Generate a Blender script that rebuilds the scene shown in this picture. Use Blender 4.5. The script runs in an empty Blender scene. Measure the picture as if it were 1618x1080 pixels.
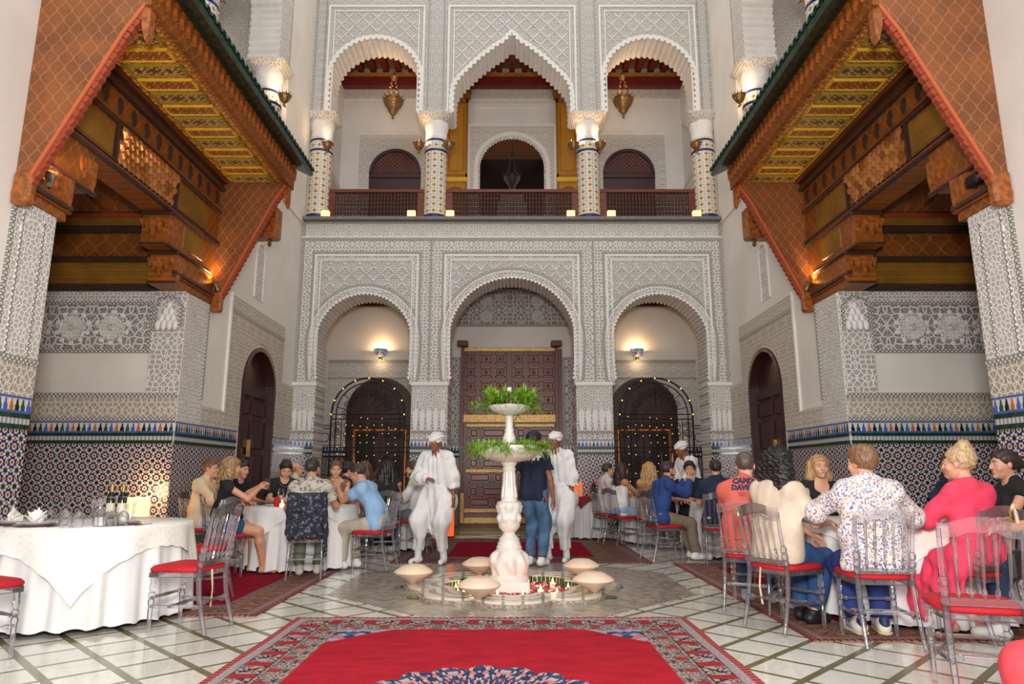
import bpy, bmesh, math, random
import numpy as np
from mathutils import Vector, Matrix, Euler
PI = math.pi
RND = random.Random(11)
sc = bpy.context.scene
COL = sc.collection
# ------------------------------------------------------------------ camera, world, light, exposure
cam_d = bpy.data.cameras.new('camera')
cam = bpy.data.objects.new('camera', cam_d); COL.objects.link(cam)
cam_d.sensor_width = 36.0; cam_d.lens = 1079.0/1618.0*36.0
cam_d.clip_start = .05; cam_d.clip_end = 200
cam.location = (0, 0, 1.15)
cam.rotation_euler = (PI/2 + math.atan(210/1079.0), 0, 0)
sc.camera = cam
world = bpy.data.worlds.new('world'); sc.world = world; world.use_nodes = True
bg = world.node_tree.nodes['Background']
bg.inputs[0].default_value = (1.0, .975, .955, 1); bg.inputs[1].default_value = 1.0
def light(name, kind, loc, power, color=(1, 1, 1), size=.1, rot=None, spot=None):
    d = bpy.data.lights.new(name, kind); d.energy = power; d.color = color
    if kind == 'AREA': d.size = size
    elif kind in ('POINT', 'SPOT'): d.shadow_soft_size = size
    if spot: d.spot_size = spot; d.spot_blend = .5
    o = bpy.data.objects.new(name, d); COL.objects.link(o); o.location = loc
    if rot: o.rotation_euler = rot
    return o
light('camera_flash', 'AREA', (0.0, -.35, 2.1), 300, (1, .97, .94), .7, (math.radians(99), 0, 0))
sc.view_settings.view_transform = 'Standard'; sc.view_settings.look = 'None'
sc.view_settings.gamma = 1; sc.view_settings.use_curve_mapping = False
sc.view_settings.exposure = 0.40
sc.cycles.use_denoising = True
sc.cycles.max_bounces = 10; sc.cycles.diffuse_bounces = 4; sc.cycles.glossy_bounces = 4
sc.cycles.transmission_bounces = 8; sc.cycles.transparent_max_bounces = 24
sc.cycles.sample_clamp_indirect = 4; sc.cycles.caustics_reflective = False; sc.cycles.caustics_refractive = False

# ------------------------------------------------------------------ camera model (pixel <-> place)
CF, CAMH = 1079.0, 1.15
CP = math.atan(210/CF); CC, CS = math.cos(CP), math.sin(CP)
def ray(px, py):
    x = (px-809)/CF; u = -(py-540)/CF
    return x, CC-CS*u, CS+CC*u
def atY(px, py, Y): x, y, z = ray(px, py); t = Y/y; return Vector((x*t, Y, CAMH+z*t))
def atX(px, py, X): x, y, z = ray(px, py); t = X/x; return Vector((X, y*t, CAMH+z*t))
def atZ(px, py, Z=0): x, y, z = ray(px, py); t = (Z-CAMH)/z; return Vector((x*t, y*t, Z))

# ------------------------------------------------------------------ mesh helpers
class MB:
    def __init__(s, mx=1): s.v = []; s.f = []; s.mi = []; s.mx = mx; s.cur = 0
    def add(s, vs, fs, M=None):
        o = len(s.v)
        for p in vs:
            if M is not None: p = M @ Vector(p)
            s.v.append((p[0]*s.mx, p[1], p[2]))
        for f in fs: s.f.append(tuple(i+o for i in f)); s.mi.append(s.cur)
        return s
    def box(s, x0, x1, y0, y1, z0, z1, M=None):
        vs = [(x, y, z) for z in (z0, z1) for y in (y0, y1) for x in (x0, x1)]
        return s.add(vs, [(0, 2, 3, 1), (4, 5, 7, 6), (0, 1, 5, 4), (2, 6, 7, 3), (0, 4, 6, 2), (1, 3, 7, 5)], M)
    def bbox(s, x0, x1, y0, y1, z0, z1, b=.01, M=None):
        # box with chamfered edges
        xs, ys, zs = (x0, x0+b, x1-b, x1), (y0, y0+b, y1-b, y1), (z0, z0+b, z1-b, z1)
        idx = {}; vs = []
        def V(i, j, k):
            key = (i, j, k)
            if key not in idx: idx[key] = len(vs); vs.append((xs[i], ys[j], zs[k]))
            return idx[key]
        fs = []
        A = (1, 2)
        for e, o in ((0, -1), (3, 1)):
            fs.append([V(e, 1, 1), V(e, 2, 1), V(e, 2, 2), V(e, 1, 2)])
            fs.append([V(1, e, 1), V(2, e, 1), V(2, e, 2), V(1, e, 2)])
            fs.append([V(1, 1, e), V(2, 1, e), V(2, 2, e), V(1, 2, e)])
        for i in (0, 3):
            ii = 1 if i == 0 else 2
            for j in (0, 3):
                jj = 1 if j == 0 else 2
                fs.append([V(i, jj, 1), V(i, jj, 2), V(ii, j, 2), V(ii, j, 1)])
                fs.append([V(i, 1, jj), V(i, 2, jj), V(ii, 2, j), V(ii, 1, j)])
                fs.append([V(1, i, jj), V(2, i, jj), V(2, ii, j), V(1, ii, j)])
                for k in (0, 3):
                    kk = 1 if k == 0 else 2
                    fs.append([V(i, jj, kk), V(ii, j, kk), V(ii, jj, k)])
        return s.add(vs, fs, M)
    def prism(s, pts, plane, d0, d1, M=None):
        n = len(pts)
        def P(p, d):
            if plane == 'xz': return (p[0], d, p[1])
            if plane == 'yz': return (d, p[0], p[1])
            return (p[0], p[1], d)
        vs = [P(p, d0) for p in pts]+[P(p, d1) for p in pts]
        fs = [tuple(range(n)), tuple(range(2*n-1, n-1, -1))]
        fs += [(i, n+i, n+(i+1) % n, (i+1) % n) for i in range(n)]
        return s.add(vs, fs, M)
    def strip(s, a, b, plane, d0, d1, M=None):
        # solid band between two equally long 2D polylines
        n = len(a)
        for i in range(n-1):
            pts = [a[i], a[i+1], b[i+1], b[i]]
            def P(p, d):
                if plane == 'xz': return (p[0], d, p[1])
                if plane == 'yz': return (d, p[0], p[1])
                return (p[0], p[1], d)
            vs = [P(p, d0) for p in pts]+[P(p, d1) for p in pts]
            fs = [(0, 1, 2, 3), (7, 6, 5, 4), (0, 4, 5, 1), (2, 6, 7, 3)]
            if i == 0: fs.append((0, 3, 7, 4))
            if i == n-2: fs.append((1, 5, 6, 2))
            s.add(vs, fs, M)
        return s
    def lathe(s, prof, n=24, c=(0, 0, 0), a0=0, a1=None, mod=None, M=None):
        full = a1 is None
        m = n if full else n+1
        vs = []
        for (r, z) in prof:
            for i in range(m):
                a = a0+(2*PI if full else a1-a0)*i/n
                k = r*(mod(a, z) if mod else 1)
                vs.append((c[0]+k*math.cos(a), c[1]+k*math.sin(a), c[2]+z))
        fs = []
        for j in range(len(prof)-1):
            for i in range(n):
                k = (i+1) % m
                fs.append((j*m+i, j*m+k, (j+1)*m+k, (j+1)*m+i))
        if full:
            if prof[0][0] > 1e-4: fs.append(tuple(range(m-1, -1, -1)))
            if prof[-1][0] > 1e-4: fs.append(tuple((len(prof)-1)*m+i for i in range(m)))
        return s.add(vs, fs, M)
    def tube(s, pts, r, n=8, closed=False, M=None, caps=True):
        pts = [Vector(p) for p in pts]; N = len(pts)
        rs = r if isinstance(r, (list, tuple)) else [r]*N
        vs = []; prev = None
        for i, p in enumerate(pts):
            if closed: t = pts[(i+1) % N]-pts[i-1]
            else: t = pts[min(i+1, N-1)]-pts[max(i-1, 0)]
            if t.length < 1e-9: t = Vector((0, 0, 1))
            t.normalize()
            if prev is None:
                u = t.cross(Vector((0, 0, 1)))
                if u.length < 1e-3: u = t.cross(Vector((0, 1, 0)))
            else: u = prev-t*prev.dot(t)
            if u.length < 1e-6: u = t.orthogonal()
            u.normalize(); prev = u; w = t.cross(u)
            for k in range(n):
                a = 2*PI*k/n
                vs.append(p+(u*math.cos(a)+w*math.sin(a))*rs[i])
        fs = []
        for i in range(N if closed else N-1):
            j = (i+1) % N
            for k in range(n):
                l = (k+1) % n
                fs.append((i*n+k, i*n+l, j*n+l, j*n+k))
        if caps and not closed:
            fs.append(tuple(range(n-1, -1, -1))); fs.append(tuple((N-1)*n+k for k in range(n)))
        return s.add(vs, fs, M)
    def ball(s, c, r, n=10, m=6, M=None):
        rr = r if isinstance(r, (tuple, list)) else (r, r, r)
        vs = [(c[0], c[1], c[2]-rr[2])]
        for j in range(1, m):
            a = -PI/2+PI*j/m
            for i in range(n):
                b = 2*PI*i/n
                vs.append((c[0]+rr[0]*math.cos(a)*math.cos(b), c[1]+rr[1]*math.cos(a)*math.sin(b), c[2]+rr[2]*math.sin(a)))
        vs.append((c[0], c[1], c[2]+rr[2])); L = len(vs)-1
        fs = [(0, 1+(i+1) % n, 1+i) for i in range(n)]
        for j in range(m-2):
            for i in range(n):
                a = 1+j*n+i; b = 1+j*n+(i+1) % n
                fs.append((a, b, b+n, a+n))
        fs += [(L, 1+(m-2)*n+i, 1+(m-2)*n+(i+1) % n) for i in range(n)]
        return s.add(vs, fs, M)
    def mesh(s, name, mats, smooth=None, fix=False):
        me = bpy.data.meshes.new(name)
        me.from_pydata(s.v, [], s.f)
        for m in (mats if isinstance(mats, (list, tuple)) else [mats]): me.materials.append(m)
        if any(s.mi): me.polygons.foreach_set('material_index', s.mi)
        if fix or s.mx < 0:
            b = bmesh.new(); b.from_mesh(me); bmesh.ops.recalc_face_normals(b, faces=b.faces); b.to_mesh(me); b.free()
        if smooth is not None:
            me.polygons.foreach_set('use_smooth', [True]*len(me.polygons))
            if smooth < 179: me.set_sharp_from_angle(angle=math.radians(smooth))
        me.update()
        return me
    def build(s, name, mats, parent=None, smooth=None, fix=False, loc=None, rz=0):
        return obj(name, s.mesh(name, mats, smooth, fix), parent, loc, rz)
def obj(name, me, parent=None, loc=None, rz=0, M=None):
    o = bpy.data.objects.new(name, me); COL.objects.link(o)
    if parent is not None: o.parent = parent
    if loc is not None: o.location = loc
    if rz: o.rotation_euler = (0, 0, rz)
    if M is not None: o.matrix_local = M
    return o
def tag(o, label=None, cat=None, group=None, kind=None):
    if label: o['label'] = label
    if cat: o['category'] = cat
    if group: o['group'] = group
    if kind: o['kind'] = kind
    return o
def thing(name, label, cat, loc=(0, 0, 0), rz=0, group=None):
    o = bpy.data.objects.new(name, None); COL.objects.link(o)
    o.location = loc; o.rotation_euler = (0, 0, rz); o.empty_display_size = .1
    return tag(o, label, cat, group)
def struct(o, label=None): return tag(o, label, None, None, 'structure')
KIDS = {}
def copy_tree(o, loc=None, rz=None, parent=None):
    c = o.copy(); COL.objects.link(c)
    if parent is not None: c.parent = parent
    for ch in o.children: copy_tree(ch, parent=c)
    if loc is not None: c.location = loc
    if rz is not None: c.rotation_euler = (0, 0, rz)
    return c
def T(x, y, z): return Matrix.Translation((x, y, z))
def RZ(a): return Matrix.Rotation(a, 4, 'Z')
def RX(a): return Matrix.Rotation(a, 4, 'X')
def RY(a): return Matrix.Rotation(a, 4, 'Y')

# ------------------------------------------------------------------ shader helpers
def lin(c):
    return tuple(((x/255.0)/12.92 if x/255.0 <= .04045 else ((x/255.0+.055)/1.055)**2.4) for x in c)
class S:
    def __init__(s, t, k): s.t = t; s.k = k
    def __add__(s, o): return s.t.m('ADD', s, o)
    __radd__ = __add__
    def __sub__(s, o): return s.t.m('SUBTRACT', s, o)
    def __rsub__(s, o): return s.t.m('SUBTRACT', o, s)
    def __mul__(s, o): return s.t.m('MULTIPLY', s, o)
    __rmul__ = __mul__
    def __truediv__(s, o): return s.t.m('DIVIDE', s, o)
    def __lt__(s, o): return s.t.m('LESS_THAN', s, o)
    def __gt__(s, o): return s.t.m('GREATER_THAN', s, o)
    def abs(s): return s.t.m('ABSOLUTE', s)
    def fr(s): return s.t.m('FRACT', s)
    def sin(s): return s.t.m('SINE', s)
    def cos(s): return s.t.m('COSINE', s)
    def fl(s): return s.t.m('FLOOR', s)
    def pp(s, p): return s.t.m('PINGPONG', s, p)
    def max(s, o): return s.t.m('MAXIMUM', s, o)
    def min(s, o): return s.t.m('MINIMUM', s, o)
class NT:
    def __init__(s, name):
        s.mat = bpy.data.materials.new(name); s.mat.use_nodes = True
        s.nt = s.mat.node_tree; s.nodes = s.nt.nodes; s.nodes.clear()
        s.out = s.nodes.new('ShaderNodeOutputMaterial')
        s.tc = None
    def put(s, inp, v):
        if isinstance(v, S): s.nt.links.new(v.k, inp)
        elif v is not None:
            if isinstance(v, (tuple, list)) and inp.type == 'RGBA' and len(v) == 3: v = tuple(v)+(1,)
            inp.default_value = v
    def m(s, op, *a):
        n = s.nodes.new('ShaderNodeMath'); n.operation = op
        for i, v in enumerate(a): s.put(n.inputs[i], v)
        return S(s, n.outputs[0])
    def step(s, x, a, b):
        n = s.nodes.new('ShaderNodeMapRange'); n.interpolation_type = 'SMOOTHSTEP'
        s.put(n.inputs[0], x); n.inputs[1].default_value = a; n.inputs[2].default_value = b
        return S(s, n.outputs[0])
    def mix(s, f, a, b):
        n = s.nodes.new('ShaderNodeMix'); n.data_type = 'RGBA'
        s.put(n.inputs[0], f); s.put(n.inputs[6], a); s.put(n.inputs[7], b)
        return S(s, n.outputs[2])
    def co(s, which='Object'):
        if s.tc is None: s.tc = s.nodes.new('ShaderNodeTexCoord')
        n = s.nodes.new('ShaderNodeSeparateXYZ'); s.nt.links.new(s.tc.outputs[which], n.inputs[0])
        return [S(s, o) for o in n.outputs]
    def vec(s, x=0, y=0, z=0):
        n = s.nodes.new('ShaderNodeCombineXYZ')
        for i, v in enumerate((x, y, z)): s.put(n.inputs[i], v)
        return S(s, n.outputs[0])
    def raw(s, which='Object'):
        if s.tc is None: s.tc = s.nodes.new('ShaderNodeTexCoord')
        return S(s, s.tc.outputs[which])
    def noise(s, v, scale, detail=3, rough=.5, dist=0, color=False):
        n = s.nodes.new('ShaderNodeTexNoise'); s.put(n.inputs['Vector'], v)
        n.inputs['Scale'].default_value = scale; n.inputs['Detail'].default_value = detail
        n.inputs['Roughness'].default_value = rough; n.inputs['Distortion'].default_value = dist
        return S(s, n.outputs[1 if color else 0])
    def vor(s, v, scale, feature='F1', dim='3D', out=0, rnd=1):
        n = s.nodes.new('ShaderNodeTexVoronoi'); n.voronoi_dimensions = dim; n.feature = feature
        s.put(n.inputs['Vector'], v); n.inputs['Scale'].default_value = scale
        n.inputs['Randomness'].default_value = rnd
        return S(s, n.outputs[out])
    def wnoise(s, v):
        n = s.nodes.new('ShaderNodeTexWhiteNoise'); n.noise_dimensions = '3D'; s.put(n.inputs[0], v)
        return S(s, n.outputs[0])
    def ramp(s, f, stops, const=False):
        n = s.nodes.new('ShaderNodeValToRGB'); s.put(n.inputs[0], f)
        if const: n.color_ramp.interpolation = 'CONSTANT'
        e = n.color_ramp.elements
        while len(e) < len(stops): e.new(.5)
        for i, (p, c) in enumerate(stops): e[i].position = p; e[i].color = tuple(c)+(1,)
        return S(s, n.outputs[0])
    def rot(s, u, v, a):
        return u*math.cos(a)-v*math.sin(a), u*math.sin(a)+v*math.cos(a)
    def done(s, color, rough=.6, metal=0, h=None, dist=.01, strength=.7, emit=None, estr=0, **kw):
        b = s.nodes.new('ShaderNodeBsdfPrincipled')
        s.put(b.inputs['Base Color'], color); s.put(b.inputs['Roughness'], rough); s.put(b.inputs['Metallic'], metal)
        if h is not None:
            n = s.nodes.new('ShaderNodeBump'); n.inputs['Distance'].default_value = dist
            n.inputs['Strength'].default_value = strength; s.put(n.inputs['Height'], h)
            s.nt.links.new(n.outputs[0], b.inputs['Normal'])
        if emit is not None:
            s.put(b.inputs['Emission Color'], emit); b.inputs['Emission Strength'].default_value = estr
        for k, v in kw.items(): s.put(b.inputs[k.replace('_', ' ')], v)
        s.nt.links.new(b.outputs[0], s.out.inputs[0])
        return s.mat
AX = {'xz': (0, 2), 'yz': (1, 2), 'xy': (0, 1)}
def plain(name, c, rough=.6, metal=0, var=.0, nscale=6, bump=0, bscale=40, **kw):
    t = NT(name); col = lin(c)
    if var:
        f = t.noise(t.raw(), nscale, 4)
        col = t.mix(t.step(f, .3, .7), tuple(x*(1-var) for x in col), tuple(min(1, x*(1+var)) for x in col))
    h = t.noise(t.raw(), bscale, 3) if bump else None
    return t.done(col, rough, metal, h, dist=bump or .01, **kw)
def glow(name, c, strength):
    t = NT(name); return t.done(lin(c), .5, emit=lin(c), estr=strength)
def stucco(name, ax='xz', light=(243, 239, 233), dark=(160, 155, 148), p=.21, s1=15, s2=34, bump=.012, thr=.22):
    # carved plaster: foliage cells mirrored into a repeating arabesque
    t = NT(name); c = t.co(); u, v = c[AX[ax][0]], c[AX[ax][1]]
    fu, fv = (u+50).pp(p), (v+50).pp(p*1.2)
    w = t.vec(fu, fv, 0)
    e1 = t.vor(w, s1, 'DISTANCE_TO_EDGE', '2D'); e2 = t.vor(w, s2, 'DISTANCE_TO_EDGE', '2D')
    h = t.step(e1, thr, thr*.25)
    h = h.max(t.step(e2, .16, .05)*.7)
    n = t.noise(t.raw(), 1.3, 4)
    col = t.mix(h, lin(dark), lin(light))  # darker ground: recess shade in the colour, plus real grey paint on arabesque panels
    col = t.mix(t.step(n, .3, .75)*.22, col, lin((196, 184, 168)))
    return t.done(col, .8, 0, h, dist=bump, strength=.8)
def wood(name, c, ax='y', rough=.4, grain=.35, bump=.002):
    t = NT(name); x, y, z = t.co(); col = lin(c)
    v = {'x': t.vec(x*.6, y*9, z*9), 'y': t.vec(x*9, y*.6, z*9), 'z': t.vec(x*9, y*9, z*.6)}[ax]
    f = t.noise(v, 4, 5, .6, .4)
    cc = t.mix(t.step(f, .3, .7), tuple(k*(1-grain) for k in col), tuple(k*(1+grain) for k in col))
    return t.done(cc, rough, 0, f, dist=bump)
# ------------------------------------------------------------------ materials
M = {}
M['plaster'] = plain('plaster', (226, 220, 212), .75, var=.05, nscale=1.2, bump=.003, bscale=14)
M['plaster_cool'] = plain('plaster_cool', (224, 222, 220), .75, var=.04, nscale=1.5)
for a in ('xz', 'yz'):
    M['stucco_'+a] = stucco('carved_stucco_'+a, a)
    M['stucco_fine_'+a] = stucco('fine_stucco_'+a, a, p=.15, s1=22, s2=46, dark=(152, 148, 142), bump=.007)
    M['stucco_big_'+a] = stucco('bold_stucco_'+a, a, p=.26, s1=19, s2=38, dark=(180, 177, 172), bump=.010)
    M['stucco_warm_'+a] = stucco('warm_stucco_'+a, a, light=(226, 216, 202), dark=(156, 146, 132), p=.19, s1=16, s2=30, bump=.01)
    M['spandrel_'+a] = stucco('spandrel_stucco_'+a, a, light=(222, 219, 214), dark=(148, 144, 138), p=.15, s1=22, s2=46, bump=.006)
    # grey and white two-tone carved panel
    M['arabesque_'+a] = stucco('grey_arabesque_'+a, a, light=(226, 223, 219), dark=(104, 101, 98), p=.27, s1=11, s2=24, bump=.012, thr=.2)
def bead(name, ax, p=.055, light=(220, 216, 210), dark=(128, 124, 116)):
    t = NT(name); c = t.co(); u, v = c[AX[ax][0]], c[AX[ax][1]]
    a = ((u/p+50).fr()-.5)*((v/p+50).fr()-.5)
    f = (((u+v)/p+50).fr()-.5).abs().min((((u-v)/p+50).fr()-.5).abs())
    h = t.step(f, .12, .24)
    return t.done(t.mix(h, lin(dark), lin(light)), .8, 0, h, dist=.01)
for a in ('xz', 'yz'): M['bead_'+a] = bead('bead_band_'+a, a)
M['white_trim'] = plain('white_trim', (232, 229, 224), .7, var=.03, nscale=3)
M['intrados'] = plain('arch_intrados', (228, 224, 219), .75, var=.05, nscale=4)

def zellige(name, ax, p=.14, warm=0):
    t = NT(name); c = t.co(); u, v = c[AX[ax][0]]/p+50, c[AX[ax][1]]/p+50
    def cell(du, dv):
        x, y = (u+du).fr()-.5, (v+dv).fr()-.5
        r = t.m('SQRT', x*x+y*y); th = t.m('ARCTAN2', y, x)
        return r, th
    r, th = cell(0, 0); r2, th2 = cell(.5, .5); r3, th3 = cell(.5, 0); r4, th4 = cell(0, .5)
    c8 = (th*8).cos(); c16 = (th*16).cos()
    white, blue, black, orange, green = lin((214, 206, 192)), lin((62, 62, 128)), lin((34, 24, 26)), lin((168, 96, 40)), lin((30, 62, 44))
    n = t.wnoise(t.vec(u.fl(), v.fl(), 0))
    col = t.mix((c16 > 0)*1.0, blue, black)
    col = t.mix((r < t.m('ADD', c8*.03, .345)), col, white)
    col = t.mix((r < .30)*(c8 < -.55), col, blue)
    col = t.mix((r < t.m('ADD', c8*.035, .17)), col, t.mix(n > .5, green, lin((36, 34, 40))))
    col = t.mix((r2 < t.m('ADD', (th2*8).cos()*.03, .20)), col, white)
    col = t.mix((r2 < t.m('ADD', (th2*8).cos()*.03, .115)), col, orange)
    col = t.mix((r2 < .06), col, black)
    col = t.mix((r3 < t.m('ADD', (th3*4).cos()*.02, .085)), col, orange)
    col = t.mix((r4 < t.m('ADD', (th4*4).cos()*.02, .085)), col, orange)
    col = t.mix((r3 > .10)*(r3 < .145), col, white); col = t.mix((r4 > .10)*(r4 < .145), col, white)
    nn = t.noise(t.raw(), 30, 2)
    return t.done(col, .16, 0, nn, dist=.004, strength=.5)
for a in ('xz', 'yz'): M['zellige_'+a] = zellige('zellige_'+a, a)
M['zellige_small'] = zellige('zellige_small_xz', 'xz', .11)
t = NT('link_band'); x, y, z = t.co(); u = (x+y)/.05
f = ((u+50).fr()-.5).abs()
M['link_band'] = t.done(t.mix(t.step(f, .18, .3), lin((150, 140, 150)), lin((206, 202, 204))), .2)
for n, c in dict(blue=(74, 100, 178), orange=(190, 112, 30), black=(44, 30, 34), green=(44, 88, 58)).items():
    M['tile_'+n] = plain('glazed_tile_'+n, c, .15, var=.15, nscale=9)
M['tile_darkgreen'] = plain('glazed_strip_green', (24, 62, 40), .12, var=.35, nscale=7)
M['tile_navy'] = plain('glazed_ring_navy', (34, 42, 92), .15, var=.1)
M['tile_ground'] = plain('glazed_ground_white', (216, 212, 206), .2, var=.05)
t = NT('column_tile'); x, y, z = t.co('UV')
r = t.m('SQRT', (x-.5)*(x-.5)+(y-.5)*(y-.5)); th = t.m('ARCTAN2', y-.5, x-.5)
ed = (x-.5).abs().max((y-.5).abs())
col = t.mix(r < t.m('ADD', (th*4).cos()*.05, .27), lin((222, 218, 208)), lin((186, 140, 44)))
col = t.mix((r < .16)*((th*8).cos() > 0), col, lin((120, 92, 40)))
col = t.mix((ed > .42)*((x*6).fr() > .5), col, lin((150, 150, 158)))
M['column_tile'] = t.done(col, .18)

# painted wood
def ogee(name, ax, base, line, p=.20, q=.26, rough=.42, spot=None):
    t = NT(name); c = t.co(); u, v = c[AX[ax][0]]+20, c[AX[ax][1]]+20
    s = (v*(2*PI/q)).sin()*(p*.24)
    d1 = (((u+s)/p).fr()-.5).abs(); d2 = (((u-s)/p+.5).fr()-.5).abs()
    ln = t.step(d1.min(d2), .055, .03)
    uu, vv = (u/p).pp(.5), (v/q).pp(.5)
    e = t.vor(t.vec(uu, vv, 0), 5, 'DISTANCE_TO_EDGE', '2D'); ln2 = t.step(e, .05, .02)*.55
    n = t.noise(t.raw(), 3, 5)
    b = t.mix(t.step(n, .3, .7), tuple(k*.72 for k in lin(base)), tuple(k*1.2 for k in lin(base)))
    m = t.vor(t.vec(uu, vv, 0), 6, 'F1', '2D', 0)
    b = t.mix(t.step(m, .28, .2)*.5, b, lin(spot or (92, 70, 20)))
    f = ln.max(ln2)
    return t.done(t.mix(f*.6, b, lin(line)), rough, 0, f, dist=.004, strength=.5)
M['cheek'] = ogee('painted_cheek_wood', 'xz', (134, 76, 38), (176, 118, 66), .14, .2)
M['frieze_wood'] = ogee('painted_frieze_wood', 'yz', (138, 72, 20), (186, 116, 44), .16, .22)
M['panel_wood_xz'] = ogee('painted_wall_wood', 'xz', (128, 68, 20), (172, 106, 40), .26, .3)
M['olive_wood'] = ogee('painted_olive_wood', 'yz', (138, 96, 26), (160, 112, 40), .09, .11)
M['beam_dark'] = wood('dark_beam_wood', (86, 46, 22), 'y', .38)
M['beam_mid'] = wood('brown_beam_wood', (128, 66, 22), 'y', .4)
M['beam_red'] = wood('red_scallop_wood', (150, 66, 40), 'y', .45, .2)
M['carved_wood'] = plain('carved_gilt_wood', (150, 84, 34), .35, var=.35, nscale=18, bump=.01, bscale=30)
M['moulding'] = plain('dark_moulding', (62, 44, 36), .4, var=.2, nscale=20)
t = NT('gilded_muqarnas'); oi = t.nodes.new('ShaderNodeObjectInfo'); rn = S(t, oi.outputs['Random'])
M['muqarnas'] = t.done(t.ramp(rn, [(0, lin((192, 132, 74))), (.35, lin((140, 84, 38))), (.6, lin((178, 112, 70))), (.8, lin((158, 104, 46)))], True), .22, .35)
def soffit(name, ground, flower):
    t = NT(name); c = t.co(); x, y, z = c
    u, v = (x+40).pp(.17), (y+40).pp(.10)
    w = t.vec(u, v, 0)
    f = t.vor(w, 17, 'F1', '2D'); cc = t.vor(w, 17, 'F1', '2D', 1)
    e = t.vor(w, 30, 'DISTANCE_TO_EDGE', '2D')
    col = t.mix(t.step(e, .10, .03), lin(ground), lin((52, 56, 26)))
    col = t.mix(t.step(f, .38, .3), col, lin(flower)); col = t.mix(t.step(f, .2, .12), col, lin((205, 175, 120)))
    return t.done(col, .35)
M['soffit_a'] = soffit('soffit_amber_panel', (150, 100, 28), (160, 70, 36))
M['soffit_b'] = soffit('soffit_dark_panel', (104, 86, 46), (190, 130, 88))
M['soffit_edge'] = soffit('soffit_border', (166, 112, 40), (206, 120, 40))
M['gold_paint'] = plain('yellow_painted_rib', (232, 186, 60), .4, var=.1)
M['green_paint'] = plain('green_painted_rib', (158, 140, 48), .4)
M['chain_paint'] = soffit('chain_band_paint', (196, 110, 38), (220, 170, 66))
M['rooftile'] = plain('green_glazed_rooftile', (40, 62, 50), .22, var=.3, nscale=8)
M['red_beam'] = plain('red_painted_beam', (112, 38, 34), .5, var=.1)
M['yellow_beam'] = plain('yellow_painted_beam', (182, 124, 44), .5, var=.15)
M['door_wood'] = wood('dark_door_wood', (104, 54, 46), 'z', .35, .25)
M['door_wood2'] = wood('door_panel_wood', (128, 72, 58), 'z', .3, .25)
M['door_dark'] = wood('dark_arched_door_wood', (62, 32, 30), 'z', .35, .25)
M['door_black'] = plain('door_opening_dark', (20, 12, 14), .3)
M['gold_band'] = plain('gold_metal_band', (188, 150, 84), .36, .35, var=.25, nscale=24, bump=.006, bscale=40)
t = NT('pierced_brass'); v = t.vor(t.raw(), 34); n = t.noise(t.raw(), 20, 3)
M['brass'] = t.done(t.mix(t.step(v, .36, .28), t.mix(n, lin((120, 88, 52)), lin((176, 134, 84))), lin((46, 30, 18))), .32, .7, v, dist=.006)
M['silver_brass'] = plain('tarnished_metal', (150, 140, 122), .32, .8, var=.35, nscale=30)
M['iron'] = plain('wrought_iron', (44, 34, 32), .5, .5)
M['rail_wood'] = wood('balustrade_wood', (104, 44, 22), 'x', .35, .3)
M['rail_dark'] = plain('balustrade_lattice', (62, 28, 18), .35, var=.2, nscale=30)
M['yellow_door'] = wood('ochre_painted_door', (186, 128, 38), 'z', .4, .15)
M['ochre_dark'] = plain('ochre_door_frame', (150, 100, 34), .4, var=.15)
# floor
t = NT('marble'); n = t.noise(t.raw(), 2.2, 6, .6, 1.5); n2 = t.noise(t.raw(), .9, 3)
x, y, z = t.co()
vein = t.step((n-.5).abs(), .03, .0)
wn = t.wnoise(t.vec(((x+y)/.505).fl(), ((y-x)/.505).fl(), 0))
col = t.mix(t.step(n2, .3, .7), lin((206, 202, 190)), lin((222, 218, 208)))
col = t.mix(wn*.5, col, lin((196, 194, 184))); col = t.mix(vein*.25, col, lin((150, 148, 140)))
M['marble'] = t.done(col, .13)
t = NT('floor_strip'); n = t.noise(t.raw(), 5, 5)
M['strip'] = t.done(t.mix(n, lin((96, 92, 62)), lin((130, 122, 88))), .18)
t = NT('octagon_mosaic'); x, y, z = t.co()
a, b = t.rot(x, y, PI/4)
u, v = a/.07+90, b/.07+90
cx, cy = u.fr(), v.fr()
chk = ((u.fl()+v.fl())*.5).fr() > .25
e = (cx-.5).abs().max((cy-.5).abs()); mid = t.mix(chk, t.vec(cx, 0, 0), t.vec(cy, 0, 0))
g1 = ((cx-.5).abs() < .1)*chk; g2 = ((cy-.5).abs() < .1)*(1-chk)
lines = (e > .44).max(g1).max(g2)
wn = t.wnoise(t.vec(u.fl(), v.fl(), 0))
col = t.mix(wn, lin((158, 144, 128)), lin((200, 190, 174)))
col = t.mix(lines*.9, col, lin((72, 66, 68)))
M['octagon'] = t.done(col, .22)
t = NT('mosaic_ring'); x, y, z = t.co(); th = t.m('ARCTAN2', y, x)*36
n = t.wnoise(t.vec(th.fl(), 0, 0)); j = ((th.fr()-.5).abs() > .42)
M['ring_white'] = t.done(t.mix(j, t.mix(n, lin((206, 196, 178)), lin((222, 214, 198))), lin((150, 140, 126))), .2)
t = NT('mosaic_ring_grey'); n = t.vor(t.raw(), 60, 'F1', '3D', 1)
M['ring_grey'] = t.done(t.mix(.5, n, lin((150, 134, 116))), .25)
t = NT('mosaic_ring_taupe'); n = t.noise(t.raw(), 70, 2)
M['ring_grey'] = t.done(t.mix(t.step(n, .4, .6), lin((128, 112, 98)), lin((180, 166, 148))), .25)
M['marble_white'] = plain('carved_white_marble', (226, 221, 214), .38, var=.06, nscale=7, bump=.004, bscale=30)
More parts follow.
